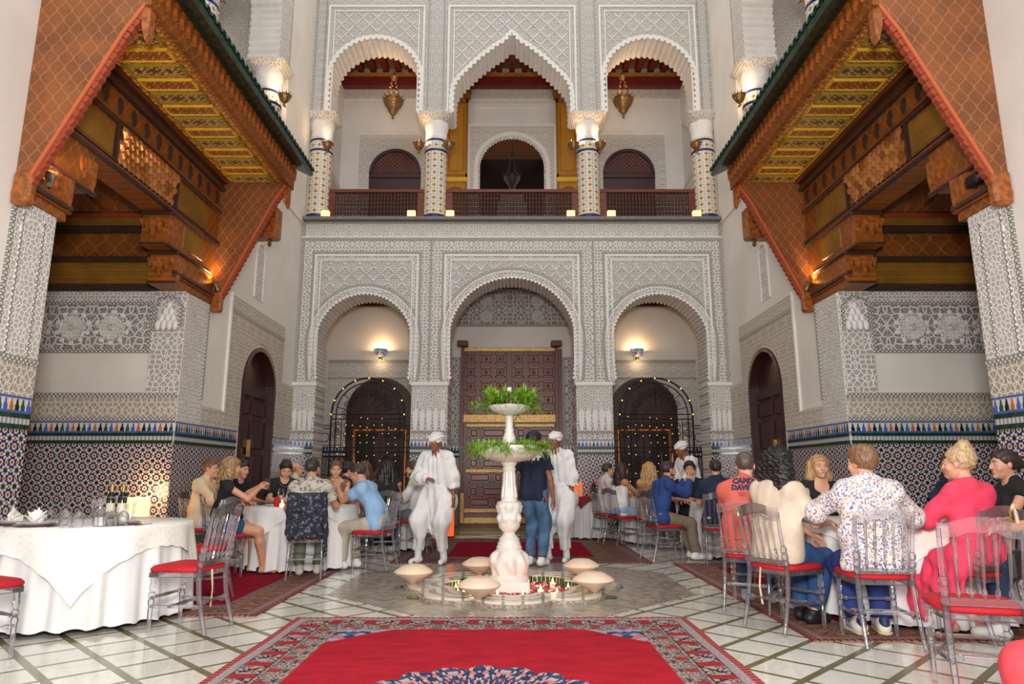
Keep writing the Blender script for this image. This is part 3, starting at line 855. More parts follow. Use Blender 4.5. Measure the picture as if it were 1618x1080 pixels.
# back wall of the galleries
bk = MB()
YB = 16.2
back = thing('wall_gallery_back', None, None); struct(back, 'rear wall of the ground floor gallery behind the arcade')
MB().box(-5.2, 5.2, YB, YB+.25, 0, 5.7).build('plaster_face', M['plaster'], back)
MB().box(-5.2, 5.2, D+DT-.02, YB+.2, 5.62, 6.44).build('gallery_ceiling', M['beam_dark'], back)
for s in (-1, 1):
    MB().box(*sorted((s*1.75, s*5.0)), YB-.12, YB, 5.17, 5.62).build('ceiling_beam', M['beam_dark'], back)
    # stucco surround and tiled dado of the side bays
    pts = [(s*3.1-1.12, 1.85), (s*3.1-.80, 1.85)]
    arcp = [(s*3.1+.80*math.cos(PI-PI*i/30), 2.62+.80*math.sin(PI-PI*i/30)) for i in range(31)]
    MB().prism([(s*3.1-1.3, 1.85)]+[(s*3.1-.80, 1.85)]+arcp+[(s*3.1+.80, 1.85), (s*3.1+1.3, 1.85), (s*3.1+1.3, 3.81), (s*3.1-1.3, 3.81)], 'xz', YB-.03, YB).build('carved_surround', M['stucco_fine_xz'], back)
    MB().box(s*3.1-1.3, s*3.1+1.3, YB-.045, YB, 3.78, 3.86).build('bead_moulding', M['bead_xz'], back)
    MB().box(s*3.1-1.3, s*3.1+1.3, YB-.045, YB, 3.40, 3.44).build('bead_moulding', M['bead_xz'], back)
    for xa, xb in ((s*3.1-1.35, s*3.1-.8), (s*3.1+.8, s*3.1+1.35)): dado(back, 'xz', xa, xb, YB, -1, fine=False, zel=M['zellige_small'])
    # grey arabesque panels beside the great door
    MB().box(*sorted((s*1.22, s*1.70)), YB-.03, YB, 1.86, 3.92).build('arabesque_panel', M['arabesque_xz'], back)
    f = MB()
    for a, b in ((1.22, 1.26), (1.66, 1.70)): f.box(*sorted((s*a, s*b)), YB-.045, YB, 1.86, 3.92)
    f.box(*sorted((s*1.22, s*1.70)), YB-.047, YB, 3.88, 3.92); f.box(*sorted((s*1.22, s*1.70)), YB-.047, YB, 1.86, 1.90)
    f.build('panel_border', M['bead_xz'], back)
    for zc in (2.35, 3.0): MB().lathe([(.0, 0), (.05, .012), (.06, 0), (.17, .012), (.2, 0)], 24, M=T(s*1.62, YB-.03, zc)@RX(PI/2)).build('rosette', M['stucco_big_xz'], back)
    dado(back, 'xz', *sorted((s*1.22, s*1.75)), YB, -1, fine=False, zel=M['zellige_small'])
    MB().box(*sorted((s*4.48, s*4.9)), D+DT-.1, YB, 0, 5.7).build('end_wall', M['plaster'], back)
    MB().prism([(D+DT+.35, 1.9), (YB-.15, 1.9), (YB-.15, 3.4), (15.5, 3.85), (D+DT+.35, 3.4)], 'yz', s*4.44, s*4.5).build('carved_end_panel', M['stucco_fine_yz'], back)
MB().box(-1.7, 1.7, YB-.03, YB, 4.72, 5.58).build('arabesque_panel', M['arabesque_xz'], back)
for xx in (-.62, .62):
    for zz in (4.93, 5.33): MB().lathe([(0, 0), (.04, .02), (.05, 0), (.14, .02), (.155, 0)], 24, M=T(xx, YB-.03, zz)@RX(PI/2)).build('rosette', M['stucco_big_xz'], back)
ap = [(.26*math.cos(PI-PI*i/20), 5.2+.26*math.sin(PI-PI*i/20)) for i in range(21)]
MB().strip(ap, [(x*1.15, 5.2+(z-5.2)*1.15) for x, z in ap], 'xz', YB-.05, YB).build('niche_moulding', M['bead_xz'], back)
MB().box(-1.7, 1.7, YB-.045, YB, 4.68, 4.73).build('bead_moulding', M['bead_xz'], back)
MB().box(-1.8, 1.8, 15.1, YB, 0, .03).build('door_step', plain('wooden_step', (104, 78, 60), .4, var=.2), back)
MB().box(-2.0, 2.0, D+.0, D+.12, 0, .012).build('green_threshold', M['tile_darkgreen'], back)

# upper gallery behind the rear columns
YU = 16.4
ub = thing('wall_upper_back', None, None); struct(ub, 'back wall of the balustraded upper gallery')
MB().box(-5.4, -.98, YU, YU+.25, ZG-.1, 12.6).build('plaster_face', M['plaster_cool'], ub)
MB().box(.98, 5.4, YU, YU+.25, ZG-.1, 12.6).build('plaster_face', M['plaster_cool'], ub)
MB().box(-.98, .98, YU, YU+.25, 10.0, 12.6).build('plaster_face', M['plaster_cool'], ub)
MB().box(-5.4, 5.4, D+DT-.1, YU+.2, ZG-.12, ZG-.02).build('gallery_floor', M['plaster_cool'], ub)
# inner white lobed arch in the middle
ia = arch_path(0, .86, 8.9, 6.6, shoe=0)
isc = scallop(resample(ia, .012), .09, .04)
MB().prism([(-1.1, 6.5)]+isc+[(1.1, 6.5), (1.1, 10.06), (-1.1, 10.06)], 'xz', YU-.05, YU+.05).build('inner_arch', M['stucco_fine_xz'], ub)
f = MB(); f.box(-1.14, -1.08, YU-.08, YU, 6.5, 10.1); f.box(1.08, 1.14, YU-.08, YU, 6.5, 10.1); f.box(-1.14, 1.14, YU-.082, YU, 10.04, 10.1); f.box(-1.2, 1.2, YU-.06, YU, 10.62, 10.68)
f.build('frame_moulding', M['white_trim'], ub)
rs = resample(ia, .012)
MB().strip(offset(rs, lambda s: -.02), offset(rs, lambda s: -.12), 'xz', YU-.07, YU).build('arch_moulding', M['white_trim'], ub)
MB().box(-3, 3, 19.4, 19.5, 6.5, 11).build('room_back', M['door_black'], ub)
MB().prism([(-.4, 6.6)]+[(.62*math.cos(PI-PI*i/24)*.65, 9.0+.62*math.sin(PI-PI*i/24)) for i in range(25)]+[(.4, 6.6)], 'xz', 19.3, 19.42).build('room_arch', M['plaster_cool'], ub)
MB().box(-1.4, 1.4, 19.25, 19.4, 6.5, 8.75).build('room_panel', M['arabesque_xz'], ub)
MB().box(-3, 3, 16.65, 19.4, 10.6, 10.7).build('room_ceiling', M['beam_dark'], ub)
for s in (-1, 1):
    c = s*3.0
    a1 = [(c+.67*math.cos(PI-PI*i/30), 8.75+.67*math.sin(PI-PI*i/30)) for i in range(31)]
    MB().prism([(c-.95, 6.5), (c-.67, 6.5)]+a1+[(c+.67, 6.5), (c+.95, 6.5), (c+.95, 9.8), (c-.95, 9.8)], 'xz', YU-.03, YU).build('carved_surround', M['stucco_fine_xz'], ub)
    f = MB(); f.box(c-.99, c-.95, YU-.05, YU, 6.5, 9.84); f.box(c+.95, c+.99, YU-.05, YU, 6.5, 9.84); f.box(c-.99, c+.99, YU-.052, YU, 9.8, 9.84)
    f.build('frame_moulding', M['white_trim'], ub)
    MB().box(*sorted((s*4.42, s*5.0)), 15.5, YU, ZG, 11.1).build('corner_pilaster', M['plaster_cool'], ub)
    MB().box(*sorted((s*4.4, s*5.0)), 15.45, YU, 8.0, 8.4).build('pilaster_band', M['stucco_fine_xz'], ub)
MB().box(-5, 5, YU-.04, YU, 10.85, 11.1).build('carved_frieze', M['stucco_fine_xz'], ub)
MB().box(-5, 5, YU-.22, YU, 11.1, 11.36).build('red_cornice', M['red_beam'], ub)
MB().box(-5, 5, YU-.26, YU, 11.36, 11.45).build('yellow_cornice', M['yellow_beam'], ub)
MB().box(-5, 5, D+DT-.1, YU+.2, 11.72, 11.8).build('gallery_ceiling', M['yellow_beam'], ub)
bm_ = MB().box(-.07, .07, D+DT, YU-.1, 11.5, 11.73).mesh('ceiling_joist', M['red_beam'])
for k in range(-14, 15): obj('ceiling_joist', bm_, ub, (k*.33, 0, 0))
# ================================================================== SIDE WALLS, ALCOVES, CANOPIES
def side(s):
    left = s < 0; mx = 1 if left else -1
    nm = 'left' if left else 'right'
    def B(): return MB(mx)
    X = -WX
    wall = thing('wall_'+nm, None, None); struct(wall, 'white plaster side wall with carved stucco panels and tiled dado')
    def bx(name, mat, y0, y1, z0, z1, pr=.015, par=wall):
        return B().box(X-.02, X+pr, y0, y1, z0, z1).build(name, M[mat], par)
    # near wall and far wall
    B().box(X-.4, X, -1.5, 6.3, 0, 6.42).build('plaster_face', M['plaster'], wall)
    yd0, yd1, zd = 11.17, 12.73, 2.62
    c = (yd0+yd1)/2; r = (yd1-yd0)/2
    arc = [(c-r*math.cos(PI*i/30), zd+r*.95*math.sin(PI*i/30)) for i in range(31)]
    B().prism([(9.05, 0), (yd0, 0)]+arc+[(yd1, 0), (D+.1, 0), (D+.1, 6.42), (9.05, 6.42)], 'yz', X-.4, X).build('plaster_face', M['plaster'], wall)
    B().box(X-.4, X, 6.3, 9.05, 5.5, 6.42).build('plaster_face', M['plaster'], wall)
    # carved stucco
    bx('carved_panel', 'stucco_big_yz', 5.74, 6.3, 2.2, 3.60)
    for ya, yb in ((5.732, 5.77), (6.14, 6.16), (5.86, 5.88)): bx('panel_border', 'bead_yz', ya, yb, 2.2, 3.5, .025)
    bx('carved_band', 'stucco_warm_yz', 3.5, 6.3, 1.845, 2.16)
    bx('bead_moulding', 'bead_yz', 3.5, 6.3, 2.14, 2.19, .025)
    ap = [(6.02-.16*math.cos(PI*i/16), 3.3+.16*math.sin(PI*i/16)) for i in range(17)]
    B().strip(ap, [(6.02+(y-6.02)*1.1, 3.3+(z-3.3)*1.1) for y, z in ap], 'yz', X-.01, X+.024).build('niche_moulding', M['white_trim'], wall)
    bx('carved_strip', 'stucco_big_yz', 9.05, 9.75, 1.845, 3.60)
    bx('panel_border', 'bead_yz', 9.70, 9.75, 2.2, 3.6, .025)
    bx('carved_band', 'stucco_warm_yz', 9.75, 10.5, 1.845, 2.12)
    B().prism([(10.5, 1.845), (yd0-.06, 1.845)]+[(c+(y-c)*1.08, zd+(z-zd)*1.08) for y, z in arc]+[(yd1+.06, 1.845), (13.05, 1.845), (13.05, 3.97), (10.5, 3.97)], 'yz', X-.02, X+.02).build('door_surround', M['stucco_warm_yz'], wall)
    B().box(X-.02, X+.035, 10.47, 10.51, 2.1, 4.0).build('white_edge', M['white_trim'], wall)
    bx('bead_moulding', 'bead_yz', 10.5, 13.05, 3.70, 3.76, .03)
    bx('carved_strip', 'stucco_warm_yz', 13.05, D, 1.845, 2.9)
    n = 16
    ni = [(11.58-.17*math.cos(PI*i/n), 4.98+.17*math.sin(PI*i/n)) for i in range(n+1)]
    B().prism([(11.41, 4.16)]+ni+[(11.75, 4.16)], 'yz', X-.02, X+.008).build('slit_panel', M['stucco_fine_yz'], wall)
    B().strip([(11.41, 4.16)]+ni+[(11.75, 4.16)], [(11.37, 4.16)]+[(11.58+(y-11.58)*1.22, 4.98+(z-4.98)*1.22) for y, z in ni]+[(11.79, 4.16)], 'yz', X-.02, X+.025).build('slit_rim', M['white_trim'], wall)
    for ya, yb in ((3.2, 6.3), (9.05, yd0-.09), (yd1+.09, D)):
        dado(wall, 'yz', ya, yb, X if left else -X, 1 if left else -1, fine=True)
    # arched door
    dr = thing('door_%d' % (1 if left else 2), None, None); struct(dr, 'tall dark arched wooden door behind '+('the man in beige' if left else 'the man in navy tee'))
    B().prism([(yd0, 0)]+arc+[(yd1, 0)], 'yz', X-.22, X-.14).build('door_leaf', M['door_dark'], dr)
    o = [(yd0, 0)]+arc+[(yd1, 0)]; i2 = [(c+(y-c)*.90, z if z == 0 else zd+(z-zd)*.90) for y, z in o]
    B().strip(o, i2, 'yz', X-.2, X+.03).build('door_frame', M['door_dark'], dr)
    B().box(X-.16, X-.09, yd0+.06, yd1-.06, 2.5, 2.62).build('transom', M['door_dark'], dr)
    B().box(X-.16, X-.10, c-.03, c+.03, 0, 2.5).build('meeting_stile', M['door_dark'], dr)
    for sy in (-1, 1):
        for z0, z1 in ((.15, .7), (.8, 1.5), (1.6, 2.1), (2.18, 2.44)):
            ya, yb = sorted((c+sy*.09, c+sy*(r-.14)))
            B().bbox(X-.15, X-.115, ya, yb, z0, z1, .015).build('door_panel', M['door_dark'], dr)
    B().bbox(X-.12, X-.06, c-.10, c-.04, 1.45, 1.75, .01).build('lock_plate', M['gold_band'], dr)
    # upper floor edge and gallery
    B().box(X-.5, X+.03, -1.5, D, 6.38, ZG).build('floor_edge', M['plaster'], wall)
    B().box(X-.62, X, 12.34, D+.1, ZG, 13.2).build('plaster_face', M['plaster'], wall)
    facade(wall, mx, [scallop(resample(arch_path(cy, 1.17, 9.78, 8.95, shoe=0), .012), .14, .06) for cy in (4.86, 7.75, 10.64)], ((3.4, 6.305), (6.305, 9.195), (9.195, 12.36)), 8.95, 13.2, 'yz', X-.6, X, [M['stucco_fine_yz'], M['intrados']])
    # inside of the side gallery
    B().box(-6.9, -6.7, 3, 16.6, ZG, 12.6).build('gallery_back', M['plaster_cool'], wall)
    B().box(-6.9, X-.6, 3, 16.6, 12.0, 12.1).build('gallery_ceiling', M['yellow_beam'], wall)
    B().box(-6.9, X-.6, 12.2, 12.4, 11.3, 12.0).build('red_cornice', M['red_beam'], wall)
    B().box(-6.9, X-.3, 3, 16.0, ZG-.12, ZG-.02).build('gallery_floor', M['plaster_cool'], wall)
    zz = [(-6.7, 8.7), (-6.3, 9.0), (-6.15, 8.9), (-5.95, 9.25), (-5.75, 9.0), (-5.6, 9.05), (-5.35, 8.7), (-5.05, 8.5)]
    B().prism([(x, z) for x, z in zz]+[(-5.05, 11.35), (-6.7, 11.35)], 'xz', 12.5, 12.75).build('transverse_arch', M['stucco_big_xz'], wall)
    B().box(-6.7, -5.05, 12.45, 12.5, 10.85, 11.3).build('carved_frieze', M['stucco_fine_xz'], wall)
    if left: lab = 'yellow and white tiled column of the side gallery over the canopy behind the wall spotlight'
    for cy in (9.2, 12.09):
        column((s*(WX+.27), cy, ZG), 'tiled side gallery column %s, above %s' % ('at the rear corner' if cy > 10 else 'behind the canopy roof tiles', 'the man in beige' if left else 'the curly-haired woman'), None, PI/2*-s*-1 if False else (PI/4 if left else -PI/4), PI*1.5)
    # ---------------- alcove
    al = thing('wall_%s_alcove' % nm, None, None); struct(al, 'recess with grey carved frieze and tiled dado behind '+('the laid table' if left else 'the woman in pink'))
    YR = 9.05
    B().box(-7.4, X, YR, YR+.35, 0, 5.6).build('plaster_face', M['plaster'], al)
    B().box(-7.6, -7.4, 5.9, YR+.3, 0, 5.6).build('plaster_face', M['plaster'], al)
    B().box(-7.4, X-.4, 5.9, 6.28, 0, 5.6).build('plaster_face', M['plaster'], al)
    def rb(name, mat, x0, x1, z0, z1, pr=.012): return B().box(x0, x1, YR-pr, YR+.02, z0, z1).build(name, M[mat], al)
    rb('carved_band', 'stucco_warm_xz', -7.4, X, 1.845, 2.20); rb('bead_moulding', 'bead_xz', -7.4, X, 2.16, 2.22, .03); rb('bead_moulding', 'bead_xz', -7.4, X, 1.85, 1.90, .03)
    rb('arabesque_frieze', 'arabesque_xz', -7.2, -4.86, 2.80, 3.42)
    rb('frieze_border', 'bead_xz', -7.2, -4.86, 3.42, 3.47, .025); rb('frieze_border', 'bead_xz', -7.2, -4.86, 2.76, 2.81, .025); rb('frieze_border', 'bead_xz', -4.91, -4.86, 2.76, 3.47, .028)
    rb('carved_band', 'stucco_fine_xz', -7.2, -4.84, 3.48, 3.61)
    def flute(a, z): return 1
    ros = [MB(mx)]
    for k, cx in enumerate((-5.95, -5.42, -6.48)):
        b = B(); Mx = T(cx, YR-.012, 3.11)@RX(PI/2)
        b.lathe([(0, .03), (.03, .032), (.045, .012), (.05, .004), (.155, .010), (.165, .022), (.175, .016), (.18, 0)], 48, M=Mx, mod=None)
        b.build('rosette', M['stucco_fine_xz'], al, 30)
        b = B()
        for i in range(28):
            a = 2*PI*i/28
            b.prism([(.05*math.cos(a-.05), .05*math.sin(a-.05)), (.15*math.cos(a-.045), .15*math.sin(a-.045)), (.158*math.cos(a), .158*math.sin(a)), (.15*math.cos(a+.045), .15*math.sin(a+.045)), (.05*math.cos(a+.05), .05*math.sin(a+.05))], 'xy', .0, .018, M=Mx)
        b.build('rosette_rib', M['white_trim'], al)
        b = B()
        for i in range(10):      # shells round the rosette
            a = 2*PI*(i+.5)/10
            b.lathe([(0, .008), (.026, .009), (.034, 0)], 8, c=(.215*math.cos(a), .215*math.sin(a)*1.0, 0), M=Mx)
        b.build('shell_ring', M['white_trim'], al)
    # pilaster with a stalactite niche
    B().box(-4.86, X, YR-.03, YR+.02, 2.22, 3.61).build('pilaster', M['stucco_xz'], al)
    ap = [(-4.655+.16*math.cos(PI-PI*i/16), 3.36+.16*math.sin(PI-PI*i/16)) for i in range(17)]
    B().strip([(ap[0][0], 3.1)]+ap+[(ap[-1][0], 3.1)], [(ap[0][0]-.03, 3.1)]+[(-4.655+(x+4.655)*1.22, 3.36+(z-3.36)*1.22) for x, z in ap]+[(ap[-1][0]+.03, 3.1)], 'xz', YR-.06, YR).build('niche_arch', M['bead_xz'], al)
    b = B()
    for i, (dz, w) in enumerate(((3.40, 1), (3.31, 2), (3.22, 3), (3.13, 4))):
        for k in range(w):
            cx = -4.655+(k-(w-1)/2)*.078
            b.ball((cx, YR-.035-.012*i, dz), (.042, .035, .075), 8, 5)
    b.build('stalactite_cluster', M['white_trim'], al, 60)
    dado(al, 'xz', *sorted((-6.6*mx, X*mx)), YR, -1)
    # painted wood above the plaster, and the ceiling
    for z0, z1, mat, pr in ((3.61, 3.71, 'moulding', .06), (3.71, 4.02, 'olive_wood', .02), (4.02, 4.10, 'moulding', .07), (4.10, 4.44, 'panel_wood_xz', .02), (4.44, 4.54, 'moulding', .09), (4.54, 4.66, 'olive_wood', .05), (4.66, 4.72, 'beam_red', .08)):
        B().box(-7.4, -4.76, YR-pr, YR+.02, z0, z1).build('painted_board', M[mat], al)
    B().add([(-7.4, YR, 4.72), (-4.77, YR, 4.72), (-4.77, 8.2, 5.3), (-7.4, 8.2, 5.3)], [(0, 1, 2, 3)]).build('ceiling_cove', M['panel_wood_xz'], al)
    B().box(-7.4, -4.77, 6.28, YR, 5.3, 5.34).build('alcove_ceiling', M['beam_mid'], al)
    for cx in (-5.3, -5.9, -6.5):
        B().prism([(-.22, 0), (.22, 0), (0, .5)], 'xy', 0, .03, M=T(cx, YR-.08, 4.76)@RX(math.radians(145))@RZ(0)).build('star_facet', M['cheek'], al)
    for k in range(6):
        B().box(-7.4, -4.77, 6.5+k*.32, 6.58+k*.32, 5.22, 5.3).build('ceiling_joist', M['beam_dark'], al)
    # ---------------- canopy
    what = 'the table laid with folded napkins' if left else 'the woman in the pink dress'
    cn = thing('wooden_canopy', 'painted cedar canopy with green roof tiles above '+what, 'canopy')
    xf, xb = X+.02, X-.32
    poly = [(5.77, 3.61), (6.42, 3.61), (6.42, 4.05), (6.75, 4.05), (6.75, 4.5), (8.36, 4.5), (8.36, 4.05), (8.62, 4.05), (8.62, 3.61), (9.84, 3.61), (9.84, 5.56), (5.77, 5.56)]
    B().prism(poly, 'yz', xb, xf).build('lintel_board', M['frieze_wood'], cn)
    def beam(y0, y1, z0, z1, pr, mat='moulding', nm2='moulding'): return B().bbox(X, xf+pr, y0, y1, z0, z1, min(.012, (z1-z0)*.3)).build(nm2, M[mat], cn)
    for ya, yb in ((5.77, 6.46), (8.58, 9.78)):
        beam(ya, yb, 3.70, 3.725, .03, 'beam_mid'); beam(ya, yb, 3.725, 3.77, .05); beam(ya, yb, 3.77, 3.79, .035, 'beam_mid')
    for ya, yb in ((5.77, 6.8), (8.32, 9.60)):
        beam(ya, yb, 4.03, 4.06, .04); beam(ya, yb, 4.06, 4.09, .02, 'beam_red')
    beam(5.77, 9.78, 4.49, 4.53, .05); beam(5.77, 9.78, 4.53, 4.56, .03, 'beam_red'); beam(5.77, 9.78, 4.56, 4.58, .045)
    beam(5.77, 9.78, 5.01, 5.05, .05); beam(5.77, 9.78, 5.05, 5.08, .07, 'beam_mid'); beam(5.77, 9.78, 5.08, 5.1, .05)
    beam(5.77, 9.78, 5.38, 5.42, .08); beam(5.77, 9.78, 5.42, 5.50, .05, 'beam_dark'); beam(5.77, 9.78, 5.50, 5.56, .12, 'beam_dark')
    beam(5.79, 7.02, 4.62, 4.98, .012, 'olive_wood', 'painted_panel'); beam(8.44, 9.4, 4.62, 4.98, .012, 'olive_wood', 'painted_panel')
    beam(8.75, 9.35, 4.14, 4.44, .012, 'olive_wood', 'painted_panel')
    # returns of the mouldings round the stepped ends (facing the camera)
    for yy, z0, z1 in ((8.36, 4.05, 4.5), (8.62, 3.61, 4.05)):
        B().bbox(xb-.02, xf+.05, yy-.03, yy, z1-.05, z1, .01).build('moulding', M['moulding'], cn)
        B().bbox(xb-.02, xf+.04, yy-.02, yy, z0, z0+.03, .01).build('moulding', M['moulding'], cn)
        b = B()      # carved pendants on the step faces
        for k in range(5):
            cx = xb+.03+k*.075
            b.prism([(cx-.04, z0+.34), (cx+.04, z0+.34), (cx+.035, z0+.2+.05*abs(k-2)), (cx, z0+.09+.06*abs(k-2)), (cx-.035, z0+.2+.05*abs(k-2))], 'xz', yy-.05-.02*(2-abs(k-2)), yy)
        b.build('carved_bracket', M['carved_wood'], cn)
    for yy, z0 in ((6.42, 3.78), (6.75, 4.12), (8.36, 4.12), (8.62, 3.70)):
        sg = 1 if yy < 7.5 else -1; b = B()
        for k in range(4):
            b.prism([(yy-sg*.06*k, z0+.26), (yy-sg*.06*(k+1), z0+.26), (yy-sg*.06*(k+1), z0+.05+.05*k), (yy-sg*(.06*k+.03), z0-.06+.05*k), (yy-sg*.06*k, z0+.05+.05*k)], 'yz', xf, xf+.045-.006*k)
        b.build('carved_corbel', M['carved_wood'], cn)
    # ovals of the frieze
    ov = B().lathe([(0, .005), (.045, .005), (.06, .01), (.07, 0)], 16, M=RY(PI/2)@Matrix.Diagonal((1.5, .9, 1, 1))).mesh('cartouche', M['moulding'], 40)
    for k in range(14): obj('cartouche', ov, cn, ((xf+.002)*mx, 5.93+k*.285, 5.24))
    # gilded stalactite panel
    cell = B().add([(0, -.05, .06), (0, .05, .06), (.028, 0, .05), (.045, -.03, -.005), (.045, .03, -.005), (.05, 0, -.055), (0, -.05, 0), (0, .05, 0), (0, 0, -.075)],
                   [(0, 2, 1), (0, 3, 2), (2, 4, 1), (2, 3, 5), (2, 5, 4), (0, 6, 3), (1, 4, 7), (3, 6, 8, 5), (4, 5, 8, 7)]).mesh('muqarnas_cell', M['muqarnas'])
    for i in range(5):
        for k in range(13 if i % 2 == 0 else 12):
            obj('muqarnas_cell', cell, cn, ((xf+.006+.016*(4-i))*mx, 7.11+(k+(i % 2)*.5)*.1, 4.99-(4-i)*.0-i*.085-.07 if False else 4.93-i*.078))
    B().box(X, xf+.05, 7.04, 7.06, 4.56, 5.01).build('panel_edge', M['moulding'], cn); B().box(X, xf+.05, 8.42, 8.44, 4.56, 5.01).build('panel_edge', M['moulding'], cn)
    # soffit
    xo = -3.42
    B().box(X, xo, 5.77, 9.78, 5.56, 5.62).build('soffit_board', M['soffit_edge'], cn)
    npan = 14; y0 = 5.86; pitch = (9.78-y0)/npan
    for x0, x1, mt in ((-4.32, -4.26, 'chain_paint'), (-3.60, -3.54, 'chain_paint')): B().box(x0, x1, 5.78, 9.8, 5.548, 5.57).build('painted_band', M[mt], cn)
    pa = B().bbox(-4.215, -3.645, -.088, .088, 5.53, 5.56, .008)
    ms = [pa.mesh('soffit_panel', M['soffit_a']), pa.mesh('soffit_panel', M['soffit_b'])]
    fr = []
    for mt in ('gold_paint', 'green_paint'):
        f = B()
        for a, b_ in (((-4.235, -3.625), (-.105, -.088)), ((-4.235, -3.625), (.088, .105)), ((-4.235, -4.218), (-.105, .105)), ((-3.642, -3.625), (-.105, .105))): f.box(a[0], a[1], b_[0], b_[1], 5.522, 5.565)
        fr.append(f.mesh('panel_frame', M[mt]))
    ch = B().box(-4.24, -3.62, -.022, .022, 5.545, 5.57).mesh('painted_band', M['chain_paint'])
    for k in range(npan):
        yy = y0+(k+.5)*pitch
        p = obj('soffit_panel', ms[k % 2], cn, (0, yy, 0)); obj('panel_frame', fr[k % 2 and 1 or 0], p)
        obj('painted_band', ch, cn, (0, yy+pitch/2, 0))
    # cheeks with scalloped lower edges
    for yy in (5.74, 9.80):
        hyp = [(X, 3.60), (-4.30, 3.78), (-3.62, 5.22), (-3.45, 5.50)]
        B().prism([(X+.004, 6.40)]+[(max(a, X+.004), b) for a, b in hyp]+[(-3.42, 5.60), (-3.30, 5.84)], 'xz', yy-.02, yy+.02).build('canopy_cheek', M['cheek'], cn)
        rs = resample(hyp, .02)
        B().strip(offset(rs, lambda q: .0), offset(scallop(rs, .08, .035), lambda q: .035), 'xz', yy-.035, yy+.025).build('scalloped_edge', M['beam_red'], cn)
        B().strip(offset(rs, lambda q: -.012), offset(rs, lambda q: .02), 'xz', yy-.05, yy-.02).build('edge_strip', plain('orange_strip', (190, 96, 56), .4), cn)
        B().prism([(-3.47, 5.55), (-3.39, 5.55), (-3.39, 5.18), (-3.42, 5.12), (-3.47, 5.3)], 'xz', yy-.04, yy+.05).build('corner_drop', M['carved_wood'], cn)
        B().bbox(X+.002, X+.17, yy-.065, yy+.055, 3.50, 3.82, .03).build('corner_block', M['carved_wood'], cn)
    # fascia and pendants
    B().box(xo-.01, xo+.05, 5.66, 9.9, 5.46, 5.86).build('fascia_board', M['frieze_wood'], cn)
    pd = B().prism([(-.03, .1), (.03, .1), (.03, .04), (0, -.08), (-.03, .04)], 'yz', -.02, .03).mesh('pendant', M['carved_wood'])
    for k in range(30): obj('pendant', pd, cn, ((xo+.06)*mx, 5.78+k*.14, 5.66))
    # roof
    sl = math.atan2(.66, 1.25)
    B().prism([(X, 6.40), (-3.24, 5.80), (-3.24, 5.84), (X, 6.45)], 'xz', 5.6, 9.94).build('roof_deck', M['beam_dark'], cn)
    tl = B()
    n = 6
    vs = []
    for L in (0, 1.42):
        for rr in (.062, .046):
            for k in range(n+1):
                a = PI*k/n; vs.append((-L*math.cos(sl), rr*math.cos(a), L*math.sin(sl)+rr*math.sin(a)))
    m = n+1; fs = []
    for k in range(n):
        fs += [(k, k+1, 2*m+k+1, 2*m+k), (m+k, m+k+1, k+1, k), (3*m+k, 2*m+k, 2*m+k+1, 3*m+k+1), (m+k+1, m+k, 3*m+k, 3*m+k+1)]
    rt = tl.add(vs, fs).mesh('roof_tile', M['rooftile'], 50)
    for k in range(34): obj('roof_tile', rt, cn, (-3.08*mx, 5.66+k*.128, 5.775))
    B().prism([(-3.45, 5.86), (-3.12, 5.70), (-3.09, 5.75), (-3.45, 5.93)], 'xz', 5.6, 9.94).build('eave_board', M['rooftile'], cn)
    # bracket box hanging past the far cheek
    bk = thing('wall_bracket', 'carved wooden bracket box with a drop finial, above '+('the man in beige' if left else 'the man in coral tee'), 'bracket', (s*3.95, 10.35, 4.72))
    B().bbox(-.5, .24, -.12, .12, .1, .62, .03).build('box', M['carved_wood'], bk)
    B().lathe([(0, 0), (.02, .01), (.035, .04), (.02, .07), (.04, .1), (.03, .12)], 12, c=(.1, 0, -.02)).build('finial', M['brass'], bk, 40)
    B().lathe([(.0, 0), (.055, 0), (.06, .012), (.0, .014)], 16, M=T(.05, -.12, .36)@RX(PI/2)).build('round_hole', M['door_black'], bk)
    # spotlights resting on the ledges
    for k, (yy, tgt) in enumerate(((6.02, (6.3, 4.4)), (9.68, (9.4, 4.5)))):
        if not left and k == 0:
            sp = thing('spotlight', 'small dark spotlight unlit on the ledge under the canopy behind the woman in pink', 'spotlight', (s*(WX-.09), yy, 3.79))
            B().bbox(-.05, .05, -.09, .09, .03, .14, .02).build('housing', M['iron'], sp)
            B().lathe([(0, .0), (.045, 0), (.05, .03), (0, .03)], 14, M=T(0, -.09, .085)@RX(PI/2)).build('lens', M['glass'], sp)
            B().tube([(0, 0, 0), (0, .03, .05)], .012, 6).build('bracket_arm', M['iron'], sp)
            continue
        sp = thing('spotlight', 'small lit spotlight on the canopy ledge %s' % ('above the plain pillar of the laid table' if k == 0 else 'past the alcove of the laid table' if left else 'past the alcove of the woman in pink'), 'spotlight', (s*(WX-.10), yy, 3.79))
        dv = Vector((-.25, tgt[0]-yy, tgt[1]-3.79)).normalized(); q = dv.to_track_quat('Z', 'Y').to_matrix().to_4x4()
        B().lathe([(.0, -.09), (.03, -.09), (.035, -.03), (.05, .03), (.055, .04), (.045, .03), (.0, .02)], 16, M=T(0, 0, .1)@q).build('housing', M['silver_brass'], sp, 40)
        B().lathe([(0, .028), (.042, .034), (0, .036)], 14, M=T(0, 0, .1)@q).build('lens', M['bulb'], sp)
        B().tube([(0, 0, 0), (0, 0, .07)], .012, 6).build('bracket_arm', M['iron'], sp)
        l = light('spotlight_beam', 'SPOT', (s*(WX-.12), yy, 3.93), 40, (1, .66, .32), .03, None, math.radians(110))
        l.rotation_euler = Vector((s*.35, (tgt[0]-yy)*1.0, .8)).to_track_quat('-Z', 'Y').to_euler()
side(-1); side(1)
